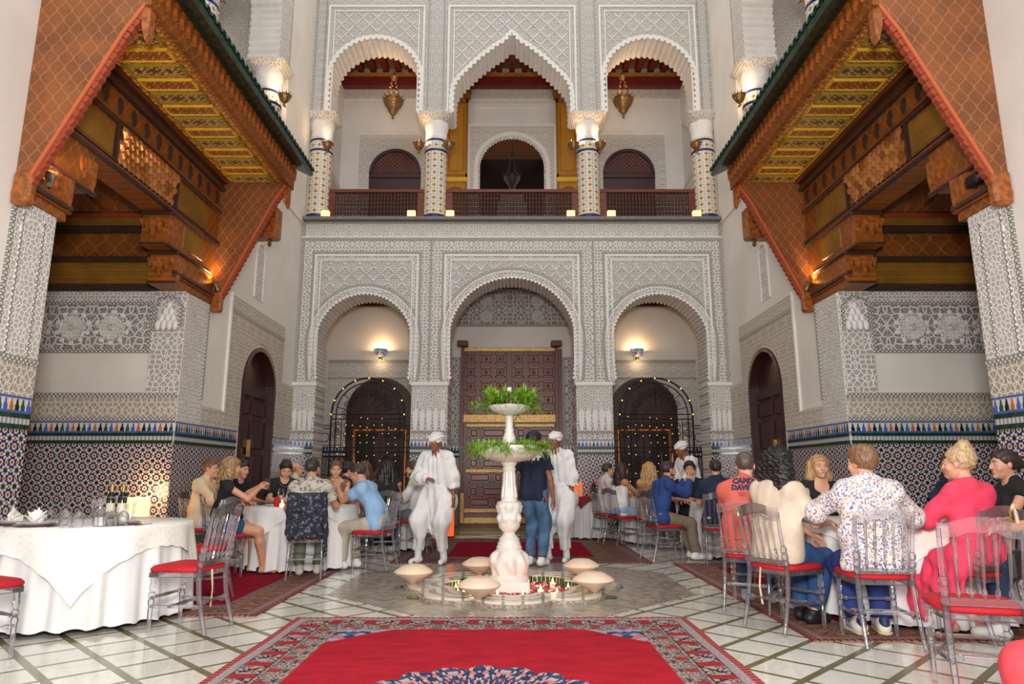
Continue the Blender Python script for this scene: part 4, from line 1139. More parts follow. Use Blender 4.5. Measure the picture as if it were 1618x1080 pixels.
# ================================================================== DOORS, BALUSTRADES, LAMPS OF THE REAR
# great door
gd = thing('door_3', None, None); struct(gd, 'great double door of dark coffered wood with gold bands')
DY = YB-.06
MB().box(-1.2, 1.2, DY, YB, .03, 4.12).build('door_slab', M['door_wood'], gd)
for x0, x1 in ((-1.22, -1.14), (1.02, 1.10)): MB().bbox(x0, x1, DY-.06, YB, .03, 4.15, .01).build('door_post', M['door_wood'], gd)
MB().bbox(-.13, .0, DY-.05, DY+.02, 2.55, 4.05, .01).build('meeting_stile', M['door_wood'], gd)
for s0, xs in ((0, (-.98, -.62, -.28)), (1, (.16, .52, .86))):
    for xc in xs:
        for k in range(5):
            zc = 3.88-k*.33; w = .12 if abs(xc) > .9 or abs(xc) < .3 else .14
            f = MB()
            for a, b, c, d in ((-w, w, .09, .115), (-w, w, -.115, -.09), (-w, -w+.025, -.115, .115), (w-.025, w, -.115, .115)): f.box(xc+a, xc+b, DY-.035, DY, zc+c, zc+d)
            f.build('coffer_frame', M['door_wood2'], gd)
            p = MB().bbox(xc-w+.03, xc+w-.03, DY-.03, DY, zc-.085, zc+.085, .02).build('coffer_panel', M['door_wood2'], gd)
            MB().lathe([(0, .02), (.02, .018), (.03, .008), (.045, .012), (.05, 0)], 14, M=T(xc, DY-.03, zc)@RX(PI/2)).build('rosette', plain('bronze_rosette', (120, 78, 56), .4, .3), p, 40)
for xo in (-1.0, .1):
    for z0, hs in ((2.0, ((.0, .22), (.30, .55))), (1.68, ((0, .5), (.58, .2))), (1.3, ((0, .22), (.3, .55))), (.98, ((.0, .5), (.58, .2))), (.66, ((0, .22), (.3, .55))), (.42, ((0, .5), (.58, .2)))):
        for dx, w in hs:
            f = MB(); x0, x1 = xo+dx, xo+dx+w
            for a, b, c, d in ((x0, x1, z0, z0+.025), (x0, x1, z0+.2, z0+.225), (x0, x0+.025, z0, z0+.225), (x1-.025, x1, z0, z0+.225)): f.box(a, b, DY-.04, DY, c, d)
            f.build('coffer_frame', M['door_wood2'], gd)
            MB().bbox(x0+.04, x1-.04, DY-.03, DY, z0+.04, z0+.185, .02).build('coffer_panel', M['door_wood2'], gd)
for nm_, x0, x1, z0, z1 in (('a', -1.2, 1.08, 4.05, 4.15), ('b', -1.2, 1.08, 2.36, 2.55), ('c', -1.08, -.14, 2.25, 2.33), ('c', .06, 1.0, 2.25, 2.33), ('d', -1.08, -.14, 1.2, 1.29), ('d', .06, 1.0, 1.2, 1.29), ('e', -1.2, 1.08, .06, .2), ('f', -1.14, -.1, .3, .4), ('f', 0, 1.08, .3, .4)):
    MB().bbox(x0, x1, DY-.05, DY, z0, z1, .01).build('gold_band', M['gold_band'], gd)
MB().bbox(-1.2, -1.1, DY-.065, DY, .06, .75, .01).build('gold_band', M['gold_band'], gd)
for x0 in (-1.18, 1.06):
    MB().bbox(x0-.13, x0+.13, DY-.18, YB, 4.16, 4.30, .02).build('hinge_block', M['door_wood'], gd)
for n_, sx in ((4, -1), (5, 1)):
    d = thing('door_%d' % n_, None, None); struct(d, 'dark arched door behind the iron gate with the %s plant' % ('pink-plumed' if sx < 0 else 'broad-leaved'))
    c = sx*3.1
    arcp = [(c+.76*math.cos(PI-PI*i/30), 2.62+.76*math.sin(PI-PI*i/30)) for i in range(31)]
    MB().prism([(c-.76, 0)]+arcp+[(c+.76, 0)], 'xz', YB-.03, YB+.02).build('door_leaf', M['door_dark'], d)
    o = [(c-.80, 0)]+[(c+(x-c)*1.055, 2.62+(z-2.62)*1.055) for x, z in arcp]+[(c+.80, 0)]; i2 = [(c+(x-c)*.90, z if z == 0 else 2.62+(z-2.62)*.90) for x, z in o]
    MB().strip(o, i2, 'xz', YB-.08, YB).build('door_frame', M['door_dark'], d)
    MB().box(c-.76, c+.76, YB-.07, YB, 2.26, 2.36).build('transom', M['door_dark'], d)
    for xc in (-.36, .0, .36) if False else (-.34, .34):
        for z0, z1 in ((1.2, 2.1), (.2, 1.1)): MB().box(c+xc-.22, c+xc+.22, YB-.04, YB, z0, z1).build('dark_pane', M['door_black'], d)
    MB().box(c-.04, c+.04, YB-.06, YB, 0, 2.26).build('meeting_stile', M['door_dark'], d)
    f = MB()
    for a, b, z0, z1 in ((c-.62, c-.59, 0, 2.2), (c+.59, c+.62, 0, 2.2), (c-.62, c+.62, 2.17, 2.2)): f.box(a, b, YB-.075, YB-.05, z0, z1)
    f.build('lit_strip', glow('amber_light_strip', (200, 110, 40), .25), d)
for n_, sx in ((6, -1), (7, 1)):
    d = thing('door_%d' % n_, None, None); struct(d, 'dark arched lattice door behind a side bay of the balustraded gallery')
    c = sx*3.0
    arcp = [(c+.66*math.cos(PI-PI*i/30), 8.75+.66*math.sin(PI-PI*i/30)) for i in range(31)]
    MB().prism([(c-.66, 6.5)]+arcp+[(c+.66, 6.5)], 'xz', YU-.02, YU+.02).build('door_leaf', M['door_dark'], d)
    MB().strip(arcp, [(c+(x-c)*.88, 8.75+(z-8.75)*.88) for x, z in arcp], 'xz', YU-.06, YU).build('door_frame', M['door_dark'], d)
    MB().box(c-.66, c+.66, YU-.06, YU, 8.62, 8.72).build('transom', M['door_dark'], d)
    g = MB()
    for k in range(-9, 10):
        for sg in (-1, 1):
            a0 = Vector((c+k*.12, YU-.03, 8.75)); pts = []
            for j in range(10):
                x = c+k*.12+sg*j*.06; z = 8.75+j*.06
                if math.hypot(x-c, z-8.75) < .58: pts.append((x, z))
            if len(pts) > 1: g.strip([(pts[0][0]-.012, pts[0][1]), (pts[-1][0]-.012, pts[-1][1])], [(pts[0][0]+.012, pts[0][1]), (pts[-1][0]+.012, pts[-1][1])], 'xz', YU-.045, YU-.02)
    g.build('lattice', M['door_wood2'], d)
# ochre doors standing open in the upper middle bay
for n_, sx in ((8, -1), (9, 1)):
    d = thing('door_%d' % n_, None, None); struct(d, 'ochre painted door leaf standing open beside the inner arch')
    x0, x1 = sorted((sx*1.14, sx*1.72))
    MB().box(x0, x1, YU-.12, YU-.04, 6.5, 10.75).build('door_leaf', M['yellow_door'], d)
    f = MB()
    for a, b, z0, z1 in ((x0, x0+.05, 6.5, 10.75), (x1-.05, x1, 6.5, 10.75), (x0, x1, 10.65, 10.75), (x0, x1, 8.58, 8.66)): f.box(a, b, YU-.16, YU-.1, z0, z1)
    f.build('door_frame', M['ochre_dark'], d)
    MB().bbox(x0+.1, x1-.1, YU-.15, YU-.1, 8.75, 10.55, .03).build('upper_panel', M['yellow_door'], d)
    MB().bbox(x0, x1, YU-.2, YU-.1, 8.45, 8.58, .02).build('cross_rail', M['gold_paint'], d)
    ar = [((x0+x1)/2+.2*math.cos(PI-PI*i/16), 8.1+.2*math.sin(PI-PI*i/16)) for i in range(17)]
    MB().strip(ar, [((x0+x1)/2+(x-(x0+x1)/2)*1.2, 8.1+(z-8.1)*1.2) for x, z in ar], 'xz', YU-.16, YU-.1).build('panel_arch', M['ochre_dark'], d)
    MB().lathe([(.09, 0), (.09, .1), (.11, .12), (.11, .22)], 14, c=(sx*1.16, YU-.12, 10.78)).build('hinge_block', M['ochre_dark'], d, 40)
# balustrades
def balustrade(x0, x1, label, group=None):
    b = thing('balustrade', label, 'balustrade', ((x0+x1)/2, D+.26, ZG), 0, group); w = (x1-x0)/2
    f = MB()
    f.bbox(-w, w, -.04, .04, .70, .78, .01); f.bbox(-w, w, -.04, .04, 0.02, .09, .01)
    f.bbox(-w, -w+.14, -.035, .035, .09, .70, .01); f.bbox(w-.14, w, -.035, .035, .09, .70, .01)
    f.build('rail_frame', M['rail_wood'], b)
    l = MB(); n = int((2*w-.28)/.07)
    for k in range(n+1):
        x = -w+.14+k*(2*w-.28)/n
        pr = [(0.09, .012)]
        for j in range(6): z = .12+j*.098; pr += [(z, .014), (z+.025, .034), (z+.06, .034), (z+.085, .014)]
        pr += [(.70, .012)]
        l.tube([(x, 0, z) for z, r in pr], [r for z, r in pr], 6, caps=False)
    for z in (.115, .215, .31, .41, .505, .60, .685): l.tube([(-w+.14, 0, z), (w-.14, 0, z)], .017, 5)
    tag(l.build('turned_lattice', M['rail_dark'], b, 60), kind='stuff')
    return b
balustrade(-4.0, -1.92, 'dark lattice balustrade below a hanging brass lantern', 'balustrades of the side bays')
balustrade(1.92, 4.0, 'dark lattice balustrade below a hanging brass lantern', 'balustrades of the side bays')
balustrade(-1.44, 1.44, 'long dark lattice balustrade under the pointed middle arch')
# glowing box lamps on the ledge
bl = thing('ledge_lamp', 'small glowing box lamp at the foot of the gallery balustrade', 'lamp', (0, 0, 0), 0, 'ledge lamps')
MB().bbox(-.085, .085, -.05, .05, .02, .16, .01).build('lamp_shade', M['lampglow'], bl)
MB().box(-.09, .09, -.055, .055, 0, .025).build('lamp_base', M['iron'], bl)
for k, px in enumerate((514, 650, 711, 902, 966, 1101)):
    p = atY(px, 342, D-.05)
    o = bl if k == 0 else copy_tree(bl)
    o.location = (p.x, D-.05, ZG)
# basket sconces on the columns
def basket(loc, label, lit, group=None):
    b = thing('basket_sconce', label, 'wall lamp', loc, 0, group)
    m = MB()
    m.lathe([(.02, -.16), (.03, -.13), (.015, -.11), (.06, -.06), (.10, .0), (.115, .06), (.125, .07), (.11, .07), (.10, .05), (.05, -.05), (.0, -.08)], 18, mod=lambda a, z: 1+.06*math.cos(9*a)*(z > -.1))
    m.build('pierced_bowl', M['brass'], b, 50)
    c = MB()
    for k in range(12):
        a = 2*PI*k/12; c.tube([(.115*math.cos(a), .115*math.sin(a), .06), (.135*math.cos(a), .135*math.sin(a), .12)], [.016, .004], 5)
    c.build('crown_point', M['brass'], b)
    MB().tube([(0, 0, -.1), (.0, .1, -.12)], .012, 6).build('arm', M['brass'], b)
    MB().ball((0, 0, .05), .03, 8, 6).build('bulb', M['bulb'] if lit else M['glass'], b, 60)
    if lit: light('sconce_light', 'POINT', (loc[0], loc[1], loc[2]+.14), 9, (1, .62, .3), .04)
    return b
for px, lit in ((517, 1), (662, 1), (710, 0), (906, 1), (948, 1), (1100, 0)):
    p = atY(px, 232, D+.12)
    basket((p.x, D+.10, 8.22), 'pierced brass basket lamp %s beside a column of the upper gallery' % ('glowing' if lit else 'unlit'), lit, 'glowing baskets' if lit else 'unlit baskets')
for s in (-1, 1):
    basket((s*4.32, 11.85, 8.16), 'lit brass basket lamp on the corner side column above '+('the man in beige' if s < 0 else 'the man in coral tee'), 1)
    basket((s*4.30, 8.98, 8.2), '%s brass basket lamp above the canopy roof tiles' % ('unlit silvery' if s < 0 else 'glowing'), 0 if s < 0 else 1)
# hanging lanterns
def lantern(loc, drop, label, sc_=1.0, mat='brass', lit=True, group=None):
    b = thing('hanging_lantern', label, 'lantern', loc, 0, group)
    k = sc_
    m = MB(); m.lathe([(0, -.32*k), (.02*k, -.30*k), (.035*k, -.27*k), (.015*k, -.24*k), (.05*k, -.2*k), (.09*k, -.14*k), (.12*k, -.10*k), (.10*k, -.09*k), (.19*k, .02*k), (.235*k, .13*k), (.20*k, .17*k), (.21*k, .2*k), (.17*k, .2*k), (.1*k, .0), (0, -.05*k)], 24)
    m.build('pierced_bowl', M[mat], b, 40)
    c = MB()
    for i in range(14):
        a = 2*PI*i/14
        c.add([(.20*k*math.cos(a-.16), .20*k*math.sin(a-.16), .13*k), (.20*k*math.cos(a+.16), .20*k*math.sin(a+.16), .13*k), (.31*k*math.cos(a), .31*k*math.sin(a), .25*k), (.19*k*math.cos(a), .19*k*math.sin(a), .17*k)], [(0, 1, 2), (0, 2, 3), (1, 3, 2)])
    c.build('crown_leaf', M[mat], b)
    for i in range(4):
        a = 2*PI*i/4+PI/4; ch = MB(); n = 9
        ch.tube([(.19*k*math.cos(a)*(1-j/n*.75), .19*k*math.sin(a)*(1-j/n*.75), .16*k+j/n*.55*k) for j in range(n+1)], .008*k, 5)
        for j in range(1, n, 2): ch.ball((.19*k*math.cos(a)*(1-j/n*.75), .19*k*math.sin(a)*(1-j/n*.75), .16*k+j/n*.55*k), .022*k, 6, 4)
        ch.build('chain', M[mat], b)
    MB().lathe([(.0, .70*k), (.06*k, .70*k), (.09*k, .76*k), (.03*k, .82*k), (0, .9*k)], 14).build('canopy_cap', M[mat], b, 40)
    MB().tube([(0, 0, .85*k), (0, 0, drop)], .008, 5).build('hanging_rod', M[mat], b)
    MB().ball((0, 0, .12*k), .05*k, 8, 6).build('bulb', M['bulb'] if lit else M['glass'], b, 60)
    if lit: light('lantern_light', 'POINT', (loc[0], loc[1], loc[2]+.25), 14, (1, .7, .4), .06)
    return b
lantern((-2.84, 14.95, 9.78), 2.0, 'pierced brass lantern hanging in a round arch of the upper gallery', 1.02, group='lanterns in the round arches')
lantern((2.66, 14.95, 9.80), 2.0, 'pierced brass lantern hanging in a round arch of the upper gallery', 1.02, group='lanterns in the round arches')
lantern((0, 16.9, 8.72), 1.8, 'dark pierced metal lantern hanging inside the white inner arch', .95, 'iron', False)
# stained glass wall lamps
t = NT('stained_glass'); cc = t.vor(t.raw(), 22, 'F1', '3D', 1); ee = t.vor(t.raw(), 22, 'DISTANCE_TO_EDGE')
hs = t.nodes.new('ShaderNodeHueSaturation'); hs.inputs['Saturation'].default_value = 1.1; hs.inputs['Value'].default_value = .6; t.put(hs.inputs['Color'], cc)
cl = t.mix(ee < .05, S(t, hs.outputs[0]), (.02, .012, .005))
M['stained'] = t.done(cl, .3, emit=cl, estr=.5)
for px, sx in ((601, -1), (1007, 1)):
    p = atY(px, 556, YB-.2)
    b = thing('bowl_sconce', 'stained glass bowl wall lamp over the arched door with the %s' % ('pink-plumed plant' if sx < 0 else 'broad-leaved plant'), 'wall lamp', (p.x, YB-.17, p.z))
    MB().lathe([(.05, -.12), (.10, -.08), (.15, .0), (.17, .07), (.16, .07), (.13, .0), (.05, -.1)], 20).build('glass_bowl', M['stained'], b, 60)
    MB().lathe([(0, -.2), (.03, -.19), (.05, -.15), (.03, -.12), (.06, -.11)], 14).build('brass_foot', M['brass'], b, 40)
    MB().tube([(0, .0, -.13), (0, .17, -.1)], .02, 6).build('arm', M['brass'], b)
    MB().ball((0, 0, .0), .05, 8, 6).build('bulb', M['bulb'], b, 60)
    light('sconce_light', 'POINT', (p.x, YB-.17, p.z+.05), 13, (1, .66, .36), .04)
    light('sconce_light', 'POINT', (p.x, YB-.2, p.z-.2), 3, (1, .7, .4), .04)
# iron gates with fairy lights
def gate(cx, label):
    g = thing('iron_gate', label, 'gate', (cx, 14.62, 0))
    R, zs = .78, 2.42
    f = MB()
    def arc(r, z0=0):
        return [(-r, 0, z0)]+[(r*math.cos(PI-PI*i/32), 0, zs+r*math.sin(PI-PI*i/32)) for i in range(33)]+[(r, 0, z0)]
    f.tube(arc(R), .02, 6); f.tube(arc(R-.1), .013, 6)
    for z in (2.42, 2.32, 1.72, 1.62, 1.15): f.tube([(-R, 0, z), (R, 0, z)], .012, 5)
    f.build('arch_frame', M['iron'], g)
    b = MB()
    for x in (-.55, -.28, 0, .28, .55): b.tube([(x, 0, 0), (x, 0, 2.32)], .009, 5)
    for k in range(7):
        a = PI*(k+.5)/7; b.tube([(.2*math.cos(a), 0, zs+.2*math.sin(a)), ((R-.1)*math.cos(a), 0, zs+(R-.1)*math.sin(a))], .009, 5)
    b.tube([(.2*math.cos(PI*i/12), 0, zs+.2*math.sin(PI*i/12)) for i in range(13)], .009, 5)
    b.build('bar_set', M['iron'], g)
    sc_ = MB()
    def scroll(x, z, r, sg):
        sc_.tube([(x+sg*r*(1-i/26*.85)*math.cos(i*.5), 0, z+r*(1-i/26*.85)*math.sin(i*.5)) for i in range(27)], .008, 4)
    for x in (-.66, -.42, -.14, .14, .42, .66):
        for z in (1.45, 2.0, 2.17, 1.3): scroll(x, z, .10, 1 if x < 0 else -1)
    for k in range(7):
        a = PI*(k+.5)/7+PI/14; scroll(.47*math.cos(a), zs+.47*math.sin(a), .1, 1)
    sc_.build('scroll_work', M['iron'], g)
    for sg in (-1, 1):
        w = MB(); x0, x1 = sorted((sg*R, sg*1.0))
        for z in (.1, 1.15, 1.62, 1.72, 2.12, 2.18): w.tube([(x0, 0, z), (x1, 0, z)], .011, 5)
        for k in range(4): w.tube([(x0+(x1-x0)*k/3, 0, 0), (x0+(x1-x0)*k/3, 0, 1.72)], .009, 5)
        w.tube([((x0+x1)/2+.09*math.cos(2*PI*i/16), 0, 1.93+.09*math.sin(2*PI*i/16)) for i in range(16)], .008, 4, closed=True)
        for x in (x0, x1): w.tube([(x, 0, 0), (x, 0, 2.2)], .014, 5)
        w.build('side_wing', M['iron'], g)
    fb = MB(); rr = random.Random(3)
    for k in range(9):
        a = PI*k/8; fb.ball((R*math.cos(a), -.02, zs+R*math.sin(a)), .015, 6, 4)
    for i in range(9):
        x = -.62+i*.155
        for j in range(11): 
            if rr.random() < .8: fb.ball((x+rr.uniform(-.02, .02), -.02, .45+j*.19+rr.uniform(-.05, .05)), .008, 5, 4)
    tag(fb.build('fairy_light', M['fairy'], g), kind='stuff')
    return g
gate(-3.08, 'arched iron gate strung with fairy lights, before the pink-plumed plant door')
gate(3.08, 'arched iron gate strung with fairy lights, before the broad-leaved plant door')
# ================================================================== FOUNTAIN, RUGS, FURNITURE
# ---- basin
bs = thing('fountain_basin', 'low lobed mosaic basin filled with rose petals and floating candles', 'basin', (0, 0, 0))
for Ro, Ri, z, mt in ((1.05, .99, .03, 'ring_grey'), (1.02, .93, .05, 'ring_white'), (.93, .86, .045, 'ring_grey'), (.86, .80, .05, 'ring_white'), (.80, .73, .042, 'ring_grey'), (.73, .66, .05, 'ring_white')):
    ringmesh(MB(), lobes(Ro), lobes(Ri), -.1, z).build('mosaic_curb', M[mt], bs)
gt = MB(); inn = lobes(.655, n=96); 
for i in range(0, 96):
    a, b = inn[i], inn[(i+1) % 96]; f = .12
    a2 = (a[0]+(b[0]-a[0])*f, a[1]+(b[1]-a[1])*f); b2 = (b[0]-(b[0]-a[0])*f, b[1]-(b[1]-a[1])*f)
    gt = MB().add([(a2[0], a2[1], -.1), (b2[0], b2[1], -.1), (b2[0], b2[1], .04), (a2[0], a2[1], .04)], [(0, 1, 2, 3)])
    gt.build('glazed_tile', M['tile_green'], bs)
MB().prism(lobes(.66), 'xy', -.12, -.045).build('basin_floor', M['ring_grey'], bs)
for k, a in enumerate((PI*.98, -PI*.82, PI*.02, -PI*.18)):
    MB().lathe([(.11, 0), (.11, .012), (0, .014)], 10, c=(BAS[0]+1.06*math.cos(a), BAS[1]+1.06*math.sin(a), 0)).build('corner_tile', M['tile_green'] if k % 2 else M['tile_navy'], bs)
# petals and candles
pm = {c: fabric('petal_'+str(i), c, .15) for i, c in enumerate(((196, 30, 60), (226, 120, 140), (236, 214, 214), (150, 20, 50)))}
for i, (c, mt) in enumerate(pm.items()):
    b = MB(); rr = random.Random(i)
    for k in range(420):
        a = rr.uniform(0, 2*PI); r = .62*math.sqrt(rr.uniform(.08, 1)); x, y = BAS[0]+r*math.cos(a), BAS[1]+r*math.sin(a)
        w = rr.uniform(.012, .024)
        b.add([(-w, -w*.6, 0), (w, -w*.6, .004), (w*.8, w*.8, .012), (-w*.8, w*.8, .006)], [(0, 1, 2, 3)], T(x, y, -.035+rr.uniform(0, .02))@RZ(rr.uniform(0, 6))@RX(rr.uniform(-.5, .5)))
    o = b.build('rose_petals', mt); tag(o, ('crimson', 'pink', 'pale', 'dark red')[i]+' rose petals strewn in the fountain basin', 'petals', None, 'stuff')
cn_me = MB().lathe([(.03, 0), (.034, .02), (.034, .07), (.03, .07), (.028, .05), (0, .048)], 14).mesh('glass_cup', M['glass'], 40)
wx_me = MB().lathe([(.028, .004), (.028, .045), (0, .046)], 12).mesh('wax', M['candle'], 40)
fl_me = MB().lathe([(0, .045), (.008, .055), (.009, .065), (.004, .082), (0, .095)], 8).mesh('flame', M['flame'], 60)
def candle(loc, label, group=None):
    c = thing('candle', label, 'candle', loc, 0, group)
    obj('glass_cup', cn_me, c); obj('wax', wx_me, c); obj('flame', fl_me, c)
    return c
for px, py in ((708, 935), (733, 942), (786, 945), (826, 945), (854, 936), (878, 924), (907, 934), (880, 941), (715, 930)):
    p = atZ(px, py, -.03); 
    if math.dist((p.x, p.y), BAS) > .6: q = .58/math.dist((p.x, p.y), BAS); p.x = BAS[0]+(p.x-BAS[0])*q; p.y = BAS[1]+(p.y-BAS[1])*q
    candle((p.x, p.y, -.043), 'lit tealight among the rose petals of the basin', 'tealights in the basin')
for k, (dx, dy) in enumerate(((-.4, -.25), (.42, -.2), (.25, .35))): light('tealight_glow', 'POINT', (BAS[0]+dx, BAS[1]+dy, .10), .4, (1, .55, .22), .03)
# ---- fountain
FX, FY = -.03, 7.45
ft = thing('fountain', 'white carved marble two-tier fountain on a square plinth', 'fountain', (FX, FY, -.09))
MB().bbox(-.21, .21, -.21, .21, 0, .17, .015).build('plinth', M['marble_white'], ft)
def dense(prof, st=.012):
    out = [prof[0]]
    for (r0, z0), (r1, z1) in zip(prof, prof[1:]):
        n = max(1, int(math.hypot(r1-r0, z1-z0)/st))
        out += [(r0+(r1-r0)*i/n, z0+(z1-z0)*i/n) for i in range(1, n+1)]
    return out
def lump(a, z): return 1+.10*math.sin(4*a+z*9)*math.sin(a*3+z*14)+.05*math.cos(9*a)
MB().lathe(dense([(.20, .17), (.205, .2), (.175, .23), (.20, .30), (.205, .36), (.185, .42), (.15, .46), (.13, .48)]), 96, mod=lambda a, z: lump(a, z) if .22 < z < .46 else 1).build('figure_base', M['marble_white'], ft, 50)
MB().lathe([(.13, .48), (.135, .50), (.12, .52), (.122, .54), (.105, .56), (.108, .58), (.09, .60), (.07, .62), (.06, .645), (.085, .67), (.11, .70), (.118, .74)], 36).build('ringed_foot', M['marble_white'], ft, 50)
MB().lathe(dense([(.112, .74), (.122, .80), (.116, .88), (.13, .92), (.125, .95), (.09, .97)]), 96, mod=lambda a, z: 1+.16*abs(math.sin(4*a+(z > .84)*PI/2))*abs(math.sin((z-.74)/.1*PI))).build('acanthus_bulb', M['marble_white'], ft, 50)
MB().lathe(dense([(.09, .96), (.085, 1.0), (.07, 1.15), (.062, 1.28), (.075, 1.30), (.06, 1.32), (.07, 1.34), (.09, 1.375), (.1, 1.38)]), 96, mod=lambda a, z: 1+.05*math.cos(12*a)*(1.0 < z < 1.28)+.10*abs(math.sin(4*a))*(1.0 < z < 1.12)).build('fluted_shaft', M['marble_white'], ft, 50)
MB().lathe(dense([(.07, 1.37), (.15, 1.385), (.25, 1.42), (.32, 1.47), (.35, 1.52), (.345, 1.545), (.325, 1.545), (.31, 1.5), (.2, 1.45), (0, 1.44)], .02), 112, mod=lambda a, z: 1+.035*abs(math.cos(10*a))*(1.38 < z < 1.51)).build('lower_bowl', M['marble_white'], ft, 50)
MB().lathe([(.07, 1.45), (.06, 1.5), (.075, 1.56), (.07, 1.64), (.045, 1.70), (.052, 1.72), (.04, 1.74), (.042, 1.86), (.055, 1.88)], 28).build('upper_stem', M['marble_white'], ft, 50)
MB().lathe(dense([(.05, 1.87), (.10, 1.885), (.17, 1.92), (.215, 1.96), (.225, 1.98), (.21, 1.98), (.15, 1.94), (0, 1.92)], .02), 96, mod=lambda a, z: 1+.05*abs(math.cos(8*a))*(1.88 < z < 1.965)).build('upper_bowl', M['marble_white'], ft, 50)
MB().lathe([(.04, 1.92), (.028, 1.96), (.034, 2.0), (.026, 2.05), (.034, 2.08), (.028, 2.14), (.03, 2.18), (0, 2.19)], 16).build('finial', M['marble_white'], ft, 50)
t = NT('fern_leaf'); oi = t.noise(t.raw(), 12, 2)
M['fern'] = t.done(t.mix(oi, lin((96, 150, 30)), lin((176, 212, 84))), .5, Subsurface_Weight=.0)
M['fern_dark'] = plain('leaf_dark', (60, 84, 44), .5, var=.3)
def blade(mb, p, d, L, w, droop, rr, seg=4):
    d = d.normalized(); side = d.cross(Vector((0, 0, 1)))
    if side.length < .05: side = Vector((1, 0, 0))
    side = side.normalized()
    vs = []
    for i in range(seg+1):
        f = i/seg; q = p+d*(L*f)+Vector((0, 0, -droop*L*f*f)); ww = w*(1-f)**.6*(.5+f if f < .5 else 1)
        vs += [q-side*ww, q+side*ww]
    mb.add(vs, [(2*i, 2*i+1, 2*i+3, 2*i+2) for i in range(seg)])
def fern(loc, R, n, L, label, up=.5, seed=1):
    o = thing('fern_spray', label, 'greenery', loc); rr = random.Random(seed)
    for k in range(n):
        b = MB(); a = 2*PI*k/n+rr.uniform(-.2, .2); r0 = R*rr.uniform(.2, 1)
        base = Vector((r0*math.cos(a), r0*math.sin(a), 0)); LL = L*rr.uniform(.7, 1.15)
        d = Vector((math.cos(a), math.sin(a), rr.uniform(.1, up*2.2))).normalized(); pts = []
        for j in range(7): f = j/6; pts.append(base+d*LL*f+Vector((0, 0, -.35*LL*f*f)))
        b.tube(pts, .0025, 3)
        for j in range(1, 7):
            for m in range(12):
                dd = Vector((rr.gauss(0, 1), rr.gauss(0, 1), rr.gauss(.25, .6)))+d*1.0
                blade(b, pts[j], dd, rr.uniform(.08, .17), .0075, .3, rr, 3)
        tag(b.build('frond', M['fern'], o), kind='stuff')
    return o
fern((FX, FY, 1.43), .30, 44, .20, 'bright green fern spray round the rim of the lower fountain bowl', .28, 2)
fern((FX, FY, 1.88), .17, 44, .27, 'tall bright green fern spray in the upper fountain bowl', .85, 5)
# ---- cream floaters round the basin
flo = thing('cream_floater', 'large cream disc-shaped ornament beside the fountain basin', 'ornament', (0, 0, 0), 0, 'cream discs round the basin')
MB().lathe([(.012, 0), (.03, .008), (.12, .065), (.185, .103), (.2, .118), (.195, .132), (.16, .155), (.10, .187), (.06, .193), (0, .194)], 40).build('disc_body', M['floater'], flo, 60)
MB().lathe([(.0, .1935), (.05, .1945), (.055, .193)], 24).build('top_cap', M['floater'], flo)
for k, (px, py, yy, zz) in enumerate(((653, 922, 7.60, .045), (758, 908, 8.10, .045), (757, 946, 6.93, .045), (919, 911, 8.0, .045), (938, 936, 7.10, .045))):
    p = atZ(px, py, zz); o = flo if k == 0 else copy_tree(flo)
    o.location = (p.x, p.y, zz)
# ---- rugs
def rugobj(name, label, mat, cx, cy, W, L, rz=0, z=.006, fringe=True):
    r = thing(name, label, 'rug', (cx, cy, 0), rz)
    b = MB(); nx, ny = 30, 40; rr = random.Random(int(cx*100))
    vs = [((i/nx-.5)*W, (j/ny-.5)*L, z+.006+.003*math.sin(i*1.3+j*.7)) for j in range(ny+1) for i in range(nx+1)]
    fs = [(j*(nx+1)+i, j*(nx+1)+i+1, (j+1)*(nx+1)+i+1, (j+1)*(nx+1)+i) for j in range(ny) for i in range(nx)]
    b.add(vs, fs); b.box(-W/2, W/2, -L/2, L/2, z-.004, z+.003)
    b.build('pile', M[mat], r)
    if fringe:
        f = MB()
        for sg in (-1, 1):
            for k in range(int(W/.02)):
                x = -W/2+k*.02+rr.uniform(0, .01); f.add([(x, sg*L/2, z+.004), (x+.008, sg*L/2, z+.004), (x+.004+rr.uniform(-.01, .01), sg*(L/2+.045), z-.001)], [(0, 1, 2)])
        tag(f.build('fringe', M['ribbon'], r), kind='stuff')
    return r
rugobj('medallion_rug', 'large red rug with a floral border and blue medallion before the fountain', 'rug_main', -.17, 5.9-2.35, 3.16, 4.7)
rugobj('burgundy_rug', 'burgundy rug with a brown border under the table of the man in beige', 'rug_side', -3.27, 8.12, 2.3, 4.3)
rugobj('burgundy_rug', 'burgundy rug with a brown border under the table of the man in floral shirt', 'rug_side', 3.27, 7.25, 2.3, 4.3)
rugobj('burgundy_rug', 'wide burgundy rug behind the fountain before the great door', 'rug_back', .12, 11.2, 3.5, 3.6)
